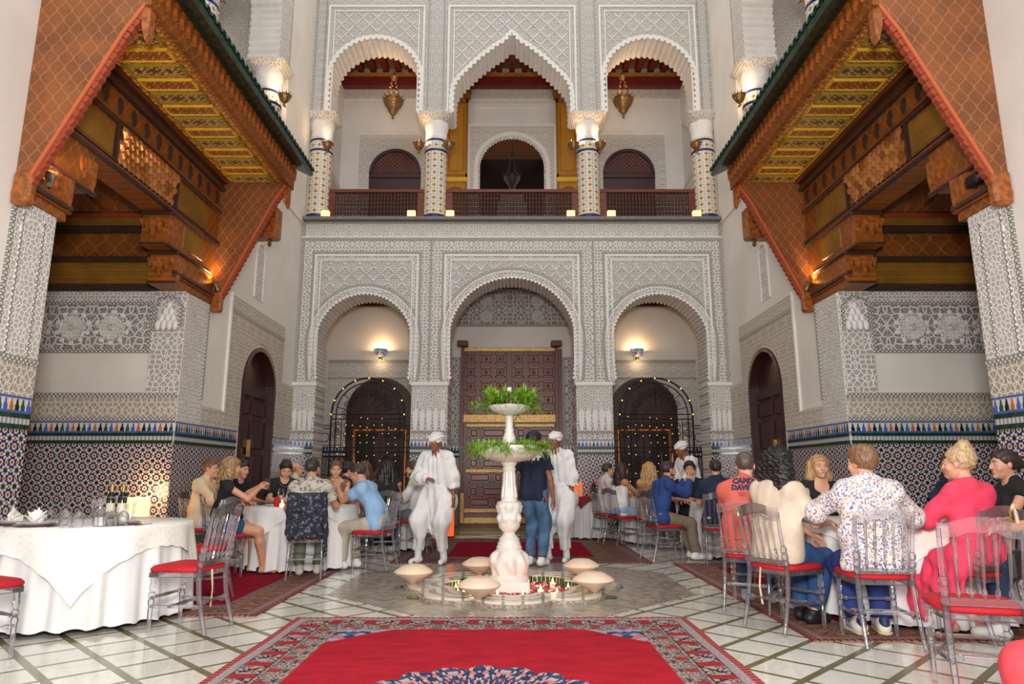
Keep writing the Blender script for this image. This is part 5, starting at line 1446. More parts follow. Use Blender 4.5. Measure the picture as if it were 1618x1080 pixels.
# ---- acrylic chair, facing +Y
def turned(mb, p0, p1, prof, n=8):
    p0, p1 = Vector(p0), Vector(p1)
    mb.tube([p0.lerp(p1, f) for f, r in prof], [r for f, r in prof], n)
BEAD = [(0, .011), (.08, .011), (.09, .017), (.14, .017), (.15, .011), (.2, .010), (.5, .013), (.8, .010), (.85, .011), (.86, .017), (.91, .017), (.92, .011), (1, .011)]
POST = [(0, .016), (.05, .016), (.07, .023), (.13, .023), (.15, .015), (.18, .024), (.26, .024), (.28, .015), (.31, .023), (.38, .023), (.40, .014), (.7, .013), (.95, .012), (1, .012)]
LEG = [(0, .014), (.5, .017), (.52, .022), (.58, .022), (.60, .015), (.64, .023), (.70, .023), (.72, .015), (.78, .022), (.84, .022), (.86, .018), (1, .019)]
CH = {}
b = MB()      # seat frame
pl = [(-.19, -.19), (.19, -.19), (.215, .19), (.15, .215), (-.15, .215), (-.215, .19)]
inn = [(x*.78, y*.78) for x, y in pl]
n = len(pl)
for i in range(n):
    j = (i+1) % n
    q = [pl[i], pl[j], inn[j], inn[i]]
    vs = [(x, y, z) for z in (.395, .43) for x, y in q]
    b.add(vs, [(3, 2, 1, 0), (4, 5, 6, 7), (0, 1, 5, 4), (2, 3, 7, 6)])
CH['seat_frame'] = b.mesh('seat_frame', M['acrylic'], 30, True)
for i, sx in enumerate((-1, 1)):
    b = MB(); turned(b, (sx*.19, .175, 0), (sx*.185, .17, .40), LEG); CH['leg_f%d' % i] = b.mesh('leg', M['acrylic'], 40, True)
    b = MB(); pts = [(sx*.185, -.27, 0), (sx*.183, -.235, .12), (sx*.18, -.20, .26), (sx*.178, -.185, .40), (sx*.178, -.187, .46)]
    b.tube(pts, [.014, .016, .018, .019, .017], 8); CH['leg_b%d' % i] = b.mesh('leg', M['acrylic'], 60, True)
    b = MB(); turned(b, (sx*.178, -.187, .45), (sx*.19, -.265, .86), POST); CH['post%d' % i] = b.mesh('back_post', M['acrylic'], 40, True)
b = MB()
top = []
for k in range(13):
    f = k/12*2-1; top.append((f*.2, -.262-.02*(1-f*f), .905+.022*math.cos(f*PI*.9)*(1 if abs(f) < .9 else .6)))
vs = []
for x, y, z in top: vs += [(x, y-.009, z-.085+.012*abs(math.sin(x*28))), (x, y+.009, z-.085+.012*abs(math.sin(x*28))), (x, y+.007-.012, z), (x, y-.007-.012, z)]
fs = []
for k in range(12):
    for e in range(4): fs.append((k*4+e, k*4+(e+1) % 4, k*4+4+(e+1) % 4, k*4+4+e))
fs += [(3, 2, 1, 0), (48, 49, 50, 51)]
b.add(vs, fs); CH['top_rail'] = b.mesh('top_rail', M['acrylic'], 50, True)
b = MB(); b.bbox(-.18, .18, -.215, -.20, .47, .51, .004); CH['lower_rail'] = b.mesh('lower_rail', M['acrylic'], None, True)
for k in range(5):
    x = (k-2)*.062
    b = MB(); turned(b, (x*.95, -.207, .505), (x, -.27, .835), [(0, .008), (.06, .008), (.08, .013), (.14, .013), (.16, .008), (.3, .007), (.6, .010), (.8, .008), (.9, .013), (.94, .008), (1, .009)], 6)
    CH['spindle%d' % k] = b.mesh('spindle', M['acrylic'], 40, True)
for nm_, p0, p1 in (('s0', (-.19, .172, .19), (-.182, -.215, .19)), ('s1', (.19, .172, .19), (.182, -.215, .19)), ('s2', (-.187, .03, .19), (.187, .03, .19)), ('s3', (-.19, .172, .25), (.19, .172, .25)), ('s4', (-.181, -.215, .22), (.181, -.215, .22))):
    b = MB(); turned(b, p0, p1, BEAD, 6); CH[nm_] = b.mesh('stretcher', M['acrylic'], 40, True)
b = MB()      # padded seat
ring = []
N = 32
for k in range(N):
    a = 2*PI*k/N; c, s_ = math.cos(a), math.sin(a)
    e = .42
    x = .215*math.copysign(abs(c)**e, c)*(1.0+.08*s_); y = .215*math.copysign(abs(s_)**e, s_)+.01
    ring.append((x, y))
vs = []
for f, z in ((.97, .43), (1.0, .44), (1.0, .455), (.93, .472), (.7, .482), (.35, .486)): vs += [(x*f, y*f, z) for x, y in ring]
fs = [(j*N+k, j*N+(k+1) % N, (j+1)*N+(k+1) % N, (j+1)*N+k) for j in range(5) for k in range(N)]+[tuple(5*N+k for k in range(N)), tuple(range(N-1, -1, -1))]
b.add(vs, fs); CH['pad'] = b.mesh('seat_pad', M['seat_red'], 60, True)
b = MB(); b.add([(-.06, -.205, .44), (-.04, -.21, .44), (-.045, -.225, .3), (-.035, -.215, .17), (-.055, -.215, .17), (-.062, -.225, .3)], [(0, 1, 2, 5), (5, 2, 3, 4)]); CH['tie'] = b.mesh('seat_tie', M['ribbon'])
def chair(x, y, ang, label, tie=False, group=None):
    """ang: direction the sitter faces, degrees from +X"""
    c = thing('acrylic_chair', label, 'chair', (x, y, 0.014), math.radians(ang-90), group)
    for k, me in CH.items():
        if k == 'tie' and not tie: continue
        nm_ = {'pad': 'seat_pad', 'tie': 'seat_tie', 'seat_frame': 'seat_frame', 'top_rail': 'top_rail', 'lower_rail': 'lower_rail'}.get(k) or ('leg' if k.startswith('leg') else 'back_post' if k.startswith('post') else 'spindle' if k.startswith('spin') else 'stretcher')
        obj(nm_, me, c)
    return c
# ---- tables under cloths
def cloth_skirt(R, ztop, zbot, nf, amp, seed, scal=.02, nz=10, N=192, flare=.05):
    rr = random.Random(seed); ph = [rr.uniform(0, 6) for _ in range(4)]
    b = MB(); vs = []
    for k in range(N): a = 2*PI*k/N; vs.append((R*.55*math.cos(a), R*.55*math.sin(a), ztop+.001))
    for k in range(N): a = 2*PI*k/N; vs.append((R*.985*math.cos(a), R*.985*math.sin(a), ztop))
    for j in range(nz+1):
        f = j/nz
        for k in range(N):
            a = 2*PI*k/N
            fold = (math.cos(nf*a+ph[0]+.6*math.sin(3*a+ph[1]))+.5*math.cos((nf*1.7//1)*a+ph[2]))*amp*min(1, f*1.6)**.8
            r = R+fold+flare*f
            z = ztop-.004-(ztop-zbot)*f
            if j == nz: z += scal*abs(math.sin(a*R*20))
            vs.append((r*math.cos(a), r*math.sin(a), z))
    vs.append((0, 0, ztop+.001))
    for j in range(nz+2):
        for k in range(N): b.f.append((j*N+k, j*N+(k+1) % N, (j+1)*N+(k+1) % N, (j+1)*N+k)); b.mi.append(0)
    L = len(vs)-1
    for k in range(N): b.f.append((L, (k+1) % N, k)); b.mi.append(0)
    b.v = vs
    return b
def overlay(R, ztop, S_, rot, amp, seed, N=192, nz=8):
    rr = random.Random(seed); ph = [rr.uniform(0, 6) for _ in range(3)]; b = MB(); vs = []
    for k in range(N): a = 2*PI*k/N; vs.append((R*.5*math.cos(a), R*.5*math.sin(a), ztop+.006))
    for j in range(nz+1):
        f = j/nz
        for k in range(N):
            a = 2*PI*k/N; aa = a-rot
            Lh = max(.06, S_/max(abs(math.cos(aa)), abs(math.sin(aa)))-R)
            fold = (math.cos(11*a+ph[0])+.6*math.cos(17*a+ph[1]))*amp*min(1, f*1.5)*min(1, Lh/.2)
            r = R+.012+fold+.05*f*Lh/.4+.004
            z = ztop+.006-Lh*f*.97
            if j == nz: z += .012*abs(math.sin(a*R*30))
            vs.append((r*math.cos(a), r*math.sin(a), z))
    vs.append((0, 0, ztop+.006))
    for j in range(nz+1):
        for k in range(N): b.f.append((j*N+k, j*N+(k+1) % N, (j+1)*N+(k+1) % N, (j+1)*N+k)); b.mi.append(0)
    L = len(vs)-1
    for k in range(N): b.f.append((L, (k+1) % N, k)); b.mi.append(0)
    b.v = vs
    return b
def table(x, y, R, label, clabel, olabel=None, omat='damask', cmat='cloth_white', rot=.6, seed=1, zt=.75, S_=None, group=None):
    t = thing('round_table', label, 'table', (x, y, .0), 0)
    MB().lathe([(0, zt-.03), (R-.02, zt-.03), (R-.01, zt-.015), (R-.02, zt-.004), (0, zt-.004)], 40).build('tabletop', M['rail_wood'], t)
    for k in range(4):
        a = PI/4+k*PI/2; MB().tube([(R*.6*math.cos(a), R*.6*math.sin(a), 0.012), (R*.55*math.cos(a), R*.55*math.sin(a), zt-.03)], .02, 8).build('leg', M['iron'], t)
    o = cloth_skirt(R, zt, .035, 22, .028, seed).build('tablecloth', M[cmat], None, 180, loc=(x, y, 0)); tag(o, clabel, 'tablecloth')
    if olabel:
        o = overlay(R, zt, S_ or R*1.12, rot, .014, seed+5).build('overcloth', M[omat], None, 180, loc=(x, y, 0)); tag(o, olabel, 'tablecloth')
TL1 = (-3.57, 5.98, .77); TL2 = (-2.72, 9.12, .70); TR1 = (3.36, 6.14, .78); TR2 = (3.36, 10.3, .72); TL3 = (-2.1, 11.35, .7); TR4 = (2.65, 12.2, .68); TR3 = (1.36, 13.05, .36)
table(*TL1, 'round banquet table with unused place settings', 'long white tablecloth with a scalloped hem under the folded napkins', 'white damask overcloth with a pointed corner hanging over the laid table', rot=-1.12+PI/4, seed=3, S_=.95)
table(*TL2, 'round table where the man in blue polo sits', 'white tablecloth on the table of the man in blue polo', 'white overcloth on the table of the man in blue polo', 'cloth_white', seed=4, rot=.4)
table(*TR1, 'round table where the man in floral shirt sits', 'white tablecloth beside the man in floral shirt', 'white damask overcloth beside the man in floral shirt', seed=6, rot=.2)
table(*TR2, 'round table where the man in blue sweater sits', 'white tablecloth beyond the man in blue sweater', None, seed=7, cmat='cloth_grey')
table(*TL3, 'round table behind the woman in black top', 'white tablecloth beyond the woman with black hair', None, seed=8, cmat='cloth_grey')
table(*TR4, 'round table where the woman in strapless top sits', 'white tablecloth beyond the woman in strapless top', None, seed=9, cmat='cloth_grey')
table(*TR3, 'small round side table with bottles at the tiled pier', 'pale tablecloth of the small side table', 'burgundy overcloth on the small side table with bottles', 'cloth_burgundy', 'cloth_grey', seed=10, S_=.42, rot=.5)
# ---- table ware
WG = MB().lathe([(.0, .0), (.034, .0), (.034, .003), (.006, .008), (.0045, .02), (.0045, .10), (.012, .108), (.036, .135), (.042, .165), (.038, .20), (.033, .225), (.0315, .225), (.036, .2), (.040, .165), (.034, .137), (.01, .112), (0, .11)], 18).mesh('bowl_and_stem', M['glass'], 50)
FT = MB().lathe([(0, .0), (.034, .0), (.034, .003), (0, .006)], 18).mesh('foot', M['glass'], 50)
def wineglass(x, y, z, label, down=False, group=None, wine=False):
    g = thing('wine_glass', label, 'glass', (x, y, z+(.227 if down else 0)), 0, group)
    if down: g.rotation_euler = (PI, 0, 0)
    obj('bowl_and_stem', WG, g); obj('foot', FT, g)
    if wine:
        MB().lathe([(0, .115), (.01, .115), (.033, .138), (.039, .16), (0, .16)], 16).build('wine', M['winered'], g)
M['winered'] = plain('red_wine', (70, 8, 16), .1)
PLATE = MB().lathe([(0, .004), (.09, .004), (.15, .012), (.152, .016), (.10, .010), (0, .009)], 40).mesh('charger_plate', M['charger'], 50)
DPL = MB().lathe([(0, .0), (.08, .0), (.13, .012), (.132, .016), (.09, .008), (0, .006)], 36).mesh('dinner_plate', M['porcelain'], 50)
SPL = MB().lathe([(0, .0), (.07, .0), (.105, .01), (.106, .013), (.07, .006), (0, .005)], 32).mesh('starter_plate', M['porcelain'], 50)
M['napkin'] = fabric('folded_napkin', (234, 231, 222), .04)
def napkin_mesh(seed):
    b = MB(); rr = random.Random(seed)
    for k in range(7):          # water-lily fold: cupped pointed petals
        a = -PI*.15+PI*1.3*k/6+rr.uniform(-.1, .1); n = 6; vs = []
        Lk = rr.uniform(.10, .125); el = .5+.75*math.sin(PI*k/6)
        d = Vector((math.cos(a)*math.cos(el), math.sin(a)*math.cos(el)*.6, math.sin(el)))
        sd = Vector((-math.sin(a), math.cos(a), .15)).normalized()
        for i in range(n+1):
            f = i/n; w = .055*math.sin(PI*min(1, f*.75+.25))*(1-f**3)
            c = d*Lk*f
            up = d.cross(sd)*.02*math.sin(PI*f)
            vs += [c-sd*w, c+up, c+sd*w]
        fs = []
        for i in range(n): fs += [(3*i, 3*i+1, 3*i+4, 3*i+3), (3*i+1, 3*i+2, 3*i+5, 3*i+4)]
        b.add(vs, fs, T(.0, .0, .0))
    b.ball((0, 0, .02), (.05, .04, .03), 10, 6)
    return b.mesh('napkin_fold', M['napkin'], 180)
def setting(x, y, z, rot, what, seed):
    d_ = math.dist((x, y), TL1[:2]); k_ = min(1, .53/max(d_, 1e-6)); x, y = TL1[0]+(x-TL1[0])*k_, TL1[1]+(y-TL1[1])*k_
    for nm_, me, dz, lab in (('charger_plate', PLATE, .0, 'plum charger plate %s' % what), ('dinner_plate', DPL, .012, 'white dinner plate on the plum charger %s' % what), ('starter_plate', SPL, .022, 'small white plate under the napkin %s' % what)):
        o = obj(nm_, me, None, (x, y, z+dz)); tag(o, lab, 'plate')
    o = obj('folded_napkin', napkin_mesh(seed), None, (x, y, z+.034), rot); tag(o, 'white napkin folded like a lily %s' % what, 'napkin')
    b = MB(); b.bbox(-.185, -.165, -.1, .1, 0, .004, .001); b.bbox(-.188, -.162, .06, .13, 0, .003, .001)
    k = b.build('fork', M['silver_brass'], None, None, loc=(x, y, z+.001)); tag(k, 'steel fork %s' % what, 'fork')
    b = MB(); b.bbox(.165, .18, -.12, .12, 0, .004, .001)
    k = b.build('knife', M['silver_brass'], None, None, loc=(x, y, z+.001)); tag(k, 'steel knife %s' % what, 'knife')
ZT = .757
def tp(px, py): return atZ(px, py, ZT)
for k, (px, py, w) in enumerate(((56, 831, 'at the seat before the dark tilted chair'), (222, 831, 'at the seat by the lamp-lit wall'), (12, 829, 'half hidden beside the pillar'))):
    p = tp(px, py); p = Vector((p.x, min(max(p.y, 5.4), 6.6), 0)); setting(p.x, p.y, ZT, .3+k, w, k+3)
for k, (px, py) in enumerate(((92, 836), (107, 839), (78, 829), (100, 828), (152, 826), (176, 833), (186, 833), (199, 831), (158, 827))):
    p = tp(px, py); d_ = math.dist((p.x, p.y), TL1[:2]); k_ = min(1, .66/d_); wineglass(TL1[0]+(p.x-TL1[0])*k_, TL1[1]+(p.y-TL1[1])*k_, ZT, 'upturned wine glass beside the folded napkins of the laid table', True, 'upturned wine glasses')
for k, (px, py) in enumerate(((137, 834), (148, 832))):
    p = tp(px, py); p.y = max(p.y, 5.5); c = thing('candle_glass', 'clear tumbler with a white candle on the laid table', 'candle', (p.x, p.y, ZT), 0, 'white candles on the laid table')
    MB().lathe([(.0, 0), (.035, 0), (.04, .1), (.038, .1), (.033, .004), (0, .004)], 18).build('tumbler', M['glass'], c, 50)
    MB().lathe([(.0, .005), (.03, .005), (.032, .07), (0, .071)], 16).build('wax', M['porcelain'], c, 50)
M['bottle'] = plain('dark_wine_bottle', (18, 20, 14), .08)
M['foil'] = plain('gold_foil', (190, 150, 80), .35, .5)
M['blabel'] = plain('cream_bottle_label', (226, 216, 190), .6)
def bottle(x, y, z, label, mats=('bottle', 'foil'), h=1.0, group=None):
    b = thing('wine_bottle', label, 'bottle', (x, y, z), 0, group)
    MB().lathe([(0, 0), (.036, 0), (.038, .01), (.038, .19*h), (.03, .215*h), (.015, .24*h), (.0145, .30*h), (0, .30*h)], 18).build('glass_body', M[mats[0]], b, 50)
    MB().lathe([(.0155, .24*h), (.016, .305*h), (0, .307*h)], 14).build('neck_foil', M[mats[1]], b, 50)
    MB().lathe([(.0385, .06*h), (.0385, .14*h)], 18).build('paper_label', M['blabel'], b, 50)
for k, px in enumerate((172, 190)): p = tp(px, 823); bottle(p.x*6.45/p.y, 6.45, ZT, 'dark wine bottle with gold foil standing on the laid table', group='dark wine bottles')
bottle(1.28, 13.0, ZT, 'clear water bottle on the small side table', ('glass', 'porcelain')); bottle(1.52, 12.98, ZT, 'dark bottle with an orange cap on the small side table', ('bottle', 'seat_red'))
for px, py in ((462, 803), (475, 801)):
    p = tp(px, py)
candle((-2.86, 8.72, .757), 'lit candle on the table of the man in black tee')
g = thing('soda_can', 'red soda can behind a wine glass on the table of the man in black tee', 'can', (-2.98, 8.88, .757))
MB().lathe([(.026, 0), (.033, .008), (.033, .108), (.026, .118), (0, .117)], 18).build('can_body', M['seat_red'], g, 50); MB().lathe([(.026, .1175), (.028, .121), (0, .119)], 18).build('can_lid', M['silver_brass'], g)
wineglass(-2.9, 8.78, .757, 'upright wine glass in front of the red soda can')
for k, (x, y) in enumerate(((3.72, 5.75), (3.62, 5.9), (3.5, 5.66), (3.85, 5.95))): wineglass(x, y, .757, 'wine glass between the man in floral shirt and the woman in pink', False, 'wine glasses by the woman in pink', k == 0)
for k, (x, y) in enumerate(((3.75, 5.6), (3.1, 5.62))):
    o = obj('dinner_plate', DPL, None, (x, y, .757)); tag(o, 'white dinner plate between the floral shirt and the pink dress' if k == 0 else 'white dinner plate before the man in floral shirt', 'plate')
for k, (x, y) in enumerate(((-2.55, 9.0), (-3.1, 9.2), (-2.4, 9.4))):
    o = obj('dinner_plate', DPL, None, (x, y, .757)); tag(o, ('white plate before the man in patterned shirt', 'white plate before the man in beige shirt', 'white plate before the woman facing the fountain')[k], 'plate')
# bread on the table
for k in range(3):
    b = MB().ball((0, 0, .025), (.06, .035, .025), 12, 8).build('bread_roll', fabric('bread_crust%d' % k, (196, 150, 96), .2, .006, 30), None, 60, loc=(-2.72+k*.09, 8.76+.05*k, .757+.0)); b.rotation_euler = (0, 0, k); tag(b, 'bread roll beside the lit candle', 'bread', 'bread rolls by the candle')
# lit lamps at the foot of the near wall
lm = thing('table_lamp', 'glowing square paper lamp by the tiled wall of the alcove', 'lamp', (-4.62, 8.62, .62))
MB().bbox(-.12, .12, -.12, .12, .02, .26, .015).build('paper_shade', glow('paper_lamp_glow', (255, 216, 156), 1.1), lm); MB().box(-.135, .135, -.135, .135, 0, .02).build('lamp_foot', M['iron'], lm)
light('lamp_light', 'POINT', (-4.62, 8.85, .95), 7, (1, .6, .25), .1)
st = thing('side_table', 'low side table under a burgundy cloth carrying the paper lamp', 'table', (-4.62, 8.62, 0))
o = cloth_skirt(.3, .62, .03, 12, .02, 12).build('cloth_cover', M['cloth_burgundy'], st, 180); MB().lathe([(.0, .0), (.06, 0), (.05, .03), (.03, .05), (.03, .6), (0, .6)], 14).build('table_post', M['iron'], st)
# orange uplit panels by the piers
for k, (px, lab) in enumerate(((716, 'slim orange lit box beside the walking man in white'), (907, 'wide orange lit box behind the standing man in white'))):
    p = atZ(px, 843); b = thing('uplight_box', lab, 'light box', (p.x, 13.3, 0))
    w = .07 if k == 0 else .1
    MB().bbox(-w, w, -.12, .12, .02, 1.0, .01).build('lit_panel', M['orange_glow'], b); MB().box(-w-.01, w+.01, -.13, .13, 0, .03).build('base', M['iron'], b)
# plants before the gates
def plant(x, y, label, seed, pot=True):
    o = thing('potted_plant', label, 'plant', (x, y, 0)); rr = random.Random(seed)
    MB().lathe([(.12, 0), (.17, .3), (.2, .55), (.19, .56), (.15, .5), (0, .48)], 20).build('pot', M['brass'], o, 50)
    mats = (M['fern_dark'], plain('pampas_plume%d' % seed, (206, 150, 110), .8, var=.15), plain('olive_leaf%d' % seed, (120, 128, 70), .5, var=.2))
    for k in range(26):
        b = MB(); a = rr.uniform(0, 2*PI); tilt = rr.uniform(.05, .55)
        d = Vector((math.cos(a)*tilt, math.sin(a)*tilt, 1)); L = rr.uniform(.7, 1.25); m = k % 3
        blade(b, Vector((0, 0, .45)), d, L, (.045, .075, .055)[m], .18*tilt*2, rr, 7)
        b.build('large_leaf' if m != 1 else 'plume', mats[m], o)
    return o
plant(-2.9, 13.15, 'potted plant with dark leaves and pink plumes before the iron gate', 4)
plant(2.92, 13.1, 'potted plant with broad green and tan leaves before the iron gate', 8)
# ================================================================== PEOPLE: implicit surfaces
def V3(*a): return np.array(a, float)
def nrm(v): v = np.asarray(v, float); n = np.linalg.norm(v); return v/n if n > 1e-9 else v
class SDF:
    def __init__(s): s.p = []
    def cap(s, a, b, r1, r2=None, k=.03, flat=0, sq=None, op='u', w=0):
        s.p.append(('c', np.asarray(a, float), np.asarray(b, float), r1, r1 if r2 is None else r2, k, flat, sq, op)); return s
    def chain(s, pts, rs, k=.02, op='u'):
        for i in range(len(pts)-1): s.cap(pts[i], pts[i+1], rs[i], rs[i+1], k, op=op)
        return s
    def ell(s, c, r, R=None, k=.03, op='u'):
        s.p.append(('e', np.asarray(c, float), np.asarray(r, float), R, k, op)); return s
    def plane(s, p, n, k=0): s.p.append(('p', np.asarray(p, float), nrm(n), k)); return s
    def bounds(s):
        lo, hi = [], []
        for q in s.p:
            if q[0] == 'c' and q[8] == 'u':
                r = max(q[3], q[4])*(max(1, q[7][1]) if q[7] else 1)
                lo.append(np.minimum(q[1], q[2])-r); hi.append(np.maximum(q[1], q[2])+r)
            elif q[0] == 'e' and q[5] == 'u':
                r = max(q[2]); lo.append(q[1]-r); hi.append(q[1]+r)
        return np.min(lo, 0), np.max(hi, 0)
    def mesh(s, h, fold=None, pad=.03):
        lo, hi = s.bounds(); lo = lo-pad; hi = hi+pad
        n = np.ceil((hi-lo)/h).astype(int)+1
        ax = [lo[i]+h*np.arange(n[i]) for i in range(3)]
        F = np.full(n, .25)
        for q in s.p:
            if q[0] == 'p':
                d = sum((ax[i]-q[1][i])[tuple(slice(None) if j == i else None for j in range(3))]*q[2][i] for i in range(3))
                F = np.maximum(F, d); continue
            if q[0] == 'c':
                _, a, b, r1, r2, k, flat, sq, op = q
                r = max(r1, r2)*(max(1, sq[1]) if sq else 1); l0, h0 = np.minimum(a, b)-r-.08-k, np.maximum(a, b)+r+.08+k
            else:
                _, c, rr, R, k, op = q
                r = max(rr); l0, h0 = c-r-.08-k, c+r+.08+k
            i0 = np.clip(((l0-lo)/h).astype(int), 0, n); i1 = np.clip(((h0-lo)/h).astype(int)+1, 0, n)
            if np.any(i1 <= i0): continue
            sl = tuple(slice(i0[i], i1[i]) for i in range(3))
            X, Y, Z = ax[0][sl[0]][:, None, None], ax[1][sl[1]][None, :, None], ax[2][sl[2]][None, None, :]
            if q[0] == 'c':
                x, y, z = X-a[0], Y-a[1], Z-a[2]; ab = b-a; sc_ = 1
                if sq:
                    nn, f = nrm(sq[0]), 1/sq[1]-1
                    dn = (x*nn[0]+y*nn[1]+z*nn[2])*f
                    x, y, z = x+nn[0]*dn, y+nn[1]*dn, z+nn[2]*dn
                    ab = ab+nn*np.dot(ab, nn)*f
                L2 = max(np.dot(ab, ab), 1e-9)
                tt = (x*ab[0]+y*ab[1]+z*ab[2])/L2; tc = np.clip(tt, 0, 1)
                if flat: 
                    rad = np.sqrt((x-tt*ab[0])**2+(y-tt*ab[1])**2+(z-tt*ab[2])**2)-(r1+tc*(r2-r1))
                    L = math.sqrt(L2)
                    ex = np.full_like(tt, -1)
                    if flat & 1: ex = np.maximum(ex, -tt*L)
                    if flat & 2: ex = np.maximum(ex, (tt-1)*L)
                    rd = np.sqrt((x-tc*ab[0])**2+(y-tc*ab[1])**2+(z-tc*ab[2])**2)-(r1+tc*(r2-r1))
                    d = np.maximum(np.where((tt < 0) & bool(flat & 1) | (tt > 1) & bool(flat & 2), rad, rd), ex)
                else:
                    d = np.sqrt((x-tc*ab[0])**2+(y-tc*ab[1])**2+(z-tc*ab[2])**2)-(r1+tc*(r2-r1))
            else:
                x, y, z = X-c[0], Y-c[1], Z-c[2]
                if R is not None: x, y, z = (R[0][0]*x+R[1][0]*y+R[2][0]*z, R[0][1]*x+R[1][1]*y+R[2][1]*z, R[0][2]*x+R[1][2]*y+R[2][2]*z)
                k0 = np.sqrt((x/rr[0])**2+(y/rr[1])**2+(z/rr[2])**2); k1 = np.sqrt((x/rr[0]**2)**2+(y/rr[1]**2)**2+(z/rr[2]**2)**2)
                d = k0*(k0-1)/np.maximum(k1, 1e-6)
            G = F[sl]
            if op == 'u':
                if k > 0:
                    hh = np.clip(.5+.5*(G-d)/k, 0, 1); F[sl] = G*(1-hh)+d*hh-k*hh*(1-hh)
                else: F[sl] = np.minimum(G, d)
            else:
                if k > 0:
                    hh = np.clip(.5-.5*(G+d)/k, 0, 1); F[sl] = G*(1-hh)-d*hh+k*hh*(1-hh)
                else: F[sl] = np.maximum(G, -d)
        if fold is not None:
            band = np.abs(F) < .05; I = np.nonzero(band)
            F[I] += fold(ax[0][I[0]], ax[1][I[1]], ax[2][I[2]])
        F[0], F[-1], F[:, 0], F[:, -1], F[:, :, 0], F[:, :, -1] = .2, .2, .2, .2, .2, .2
        return nets(F, lo, h)
def nets(F, lo, h):
    S_ = F < 0; n = np.array(F.shape)
    c = np.zeros(n-1, np.uint8)
    for dx in (0, 1):
        for dy in (0, 1):
            for dz in (0, 1): c += S_[dx:n[0]-1+dx, dy:n[1]-1+dy, dz:n[2]-1+dz]
    act = (c > 0) & (c < 8); I = np.argwhere(act); idx = np.full(n-1, -1, np.int64); idx[act] = np.arange(len(I))
    acc = np.zeros((len(I), 3)); cnt = np.zeros(len(I))
    cor = [np.array((a, b, d)) for a in (0, 1) for b in (0, 1) for d in (0, 1)]
    vals = {tuple(q): F[I[:, 0]+q[0], I[:, 1]+q[1], I[:, 2]+q[2]] for q in cor}
    for q in cor:
        for a in range(3):
            if q[a] == 0:
                r = q.copy(); r[a] = 1; f0, f1 = vals[tuple(q)], vals[tuple(r)]
                m = (f0 < 0) != (f1 < 0); t = f0/np.where(m, f0-f1, 1)
                p = np.tile(q.astype(float), (len(I), 1)); p[:, a] = t
                acc[m] += p[m]; cnt[m] += 1
    V = lo+h*(I+acc/np.maximum(cnt, 1)[:, None])
    fs = []
    for a in range(3):
        b, d = (a+1) % 3, (a+2) % 3
        s0 = [slice(None)]*3; s1 = [slice(None)]*3; s0[a] = slice(0, n[a]-1); s1[a] = slice(1, n[a])
        A, B_ = S_[tuple(s0)], S_[tuple(s1)]
        E = np.argwhere(A != B_); inside = A[E[:, 0], E[:, 1], E[:, 2]]
        ok = (E[:, b] > 0) & (E[:, d] > 0) & (E[:, b] < n[b]-1) & (E[:, d] < n[d]-1); E = E[ok]; inside = inside[ok]
        def cell(db, dd): q = E.copy(); q[:, b] -= db; q[:, d] -= dd; return idx[q[:, 0], q[:, 1], q[:, 2]]
        Q = np.stack([cell(1, 1), cell(0, 1), cell(0, 0), cell(1, 0)], 1)
        Q[~inside] = Q[~inside][:, ::-1]; fs.append(Q)
    Fc = np.concatenate(fs) if fs else np.zeros((0, 4), int)
    Fc = Fc[(Fc >= 0).all(1)]
    return V, Fc
def relax(V, Fc, it=2, lam=.5):
    e = np.concatenate([Fc[:, [0, 1]], Fc[:, [1, 2]], Fc[:, [2, 3]], Fc[:, [3, 0]]])
    for _ in range(it):
        A = np.zeros_like(V); c = np.zeros(len(V))
        for k in range(3): A[:, k] = np.bincount(e[:, 0], V[e[:, 1], k], len(V))+np.bincount(e[:, 1], V[e[:, 0], k], len(V))
        c = np.bincount(e[:, 0], minlength=len(V))+np.bincount(e[:, 1], minlength=len(V))
        V = V+(A/np.maximum(c, 1)[:, None]-V)*lam
    return V
def np_mesh(name, parts, mat):
    vs, fs, o = [], [], 0
    for V, Fc in parts: vs.append(V); fs.append(Fc+o); o += len(V)
    V, Fc = np.concatenate(vs), np.concatenate(fs)
    me = bpy.data.meshes.new(name); me.vertices.add(len(V)); me.vertices.foreach_set('co', V.astype(np.float32).ravel())
    me.loops.add(Fc.size); me.loops.foreach_set('vertex_index', Fc.astype(np.int32).ravel())
    me.polygons.add(len(Fc)); me.polygons.foreach_set('loop_start', np.arange(0, Fc.size, 4, dtype=np.int32))
    me.polygons.foreach_set('use_smooth', np.ones(len(Fc), bool))
    me.update(calc_edges=True); me.materials.append(mat)
    return me
def folds(seed, A=.006, f=26):
    rr = np.random.RandomState(seed); D_ = rr.normal(size=(4, 3)); D_ /= np.linalg.norm(D_, axis=1)[:, None]; ph = rr.uniform(0, 6, 4)
    def fn(x, y, z):
        w = np.sin((x*D_[0, 0]+y*D_[0, 1]+z*D_[0, 2])*9+ph[0])*1.6
        return A*(np.sin((x*D_[1, 0]+y*D_[1, 1]+z*D_[1, 2])*f+w+ph[1])*.6+np.sin((x*D_[2, 0]+y*D_[2, 1]+z*D_[2, 2])*f*1.7-w*1.3+ph[2])*.45-.35*np.abs(np.sin((x*D_[3, 0]+y*D_[3, 1]+z*D_[3, 2])*f*1.25+w*.9+ph[3])))
    return fn
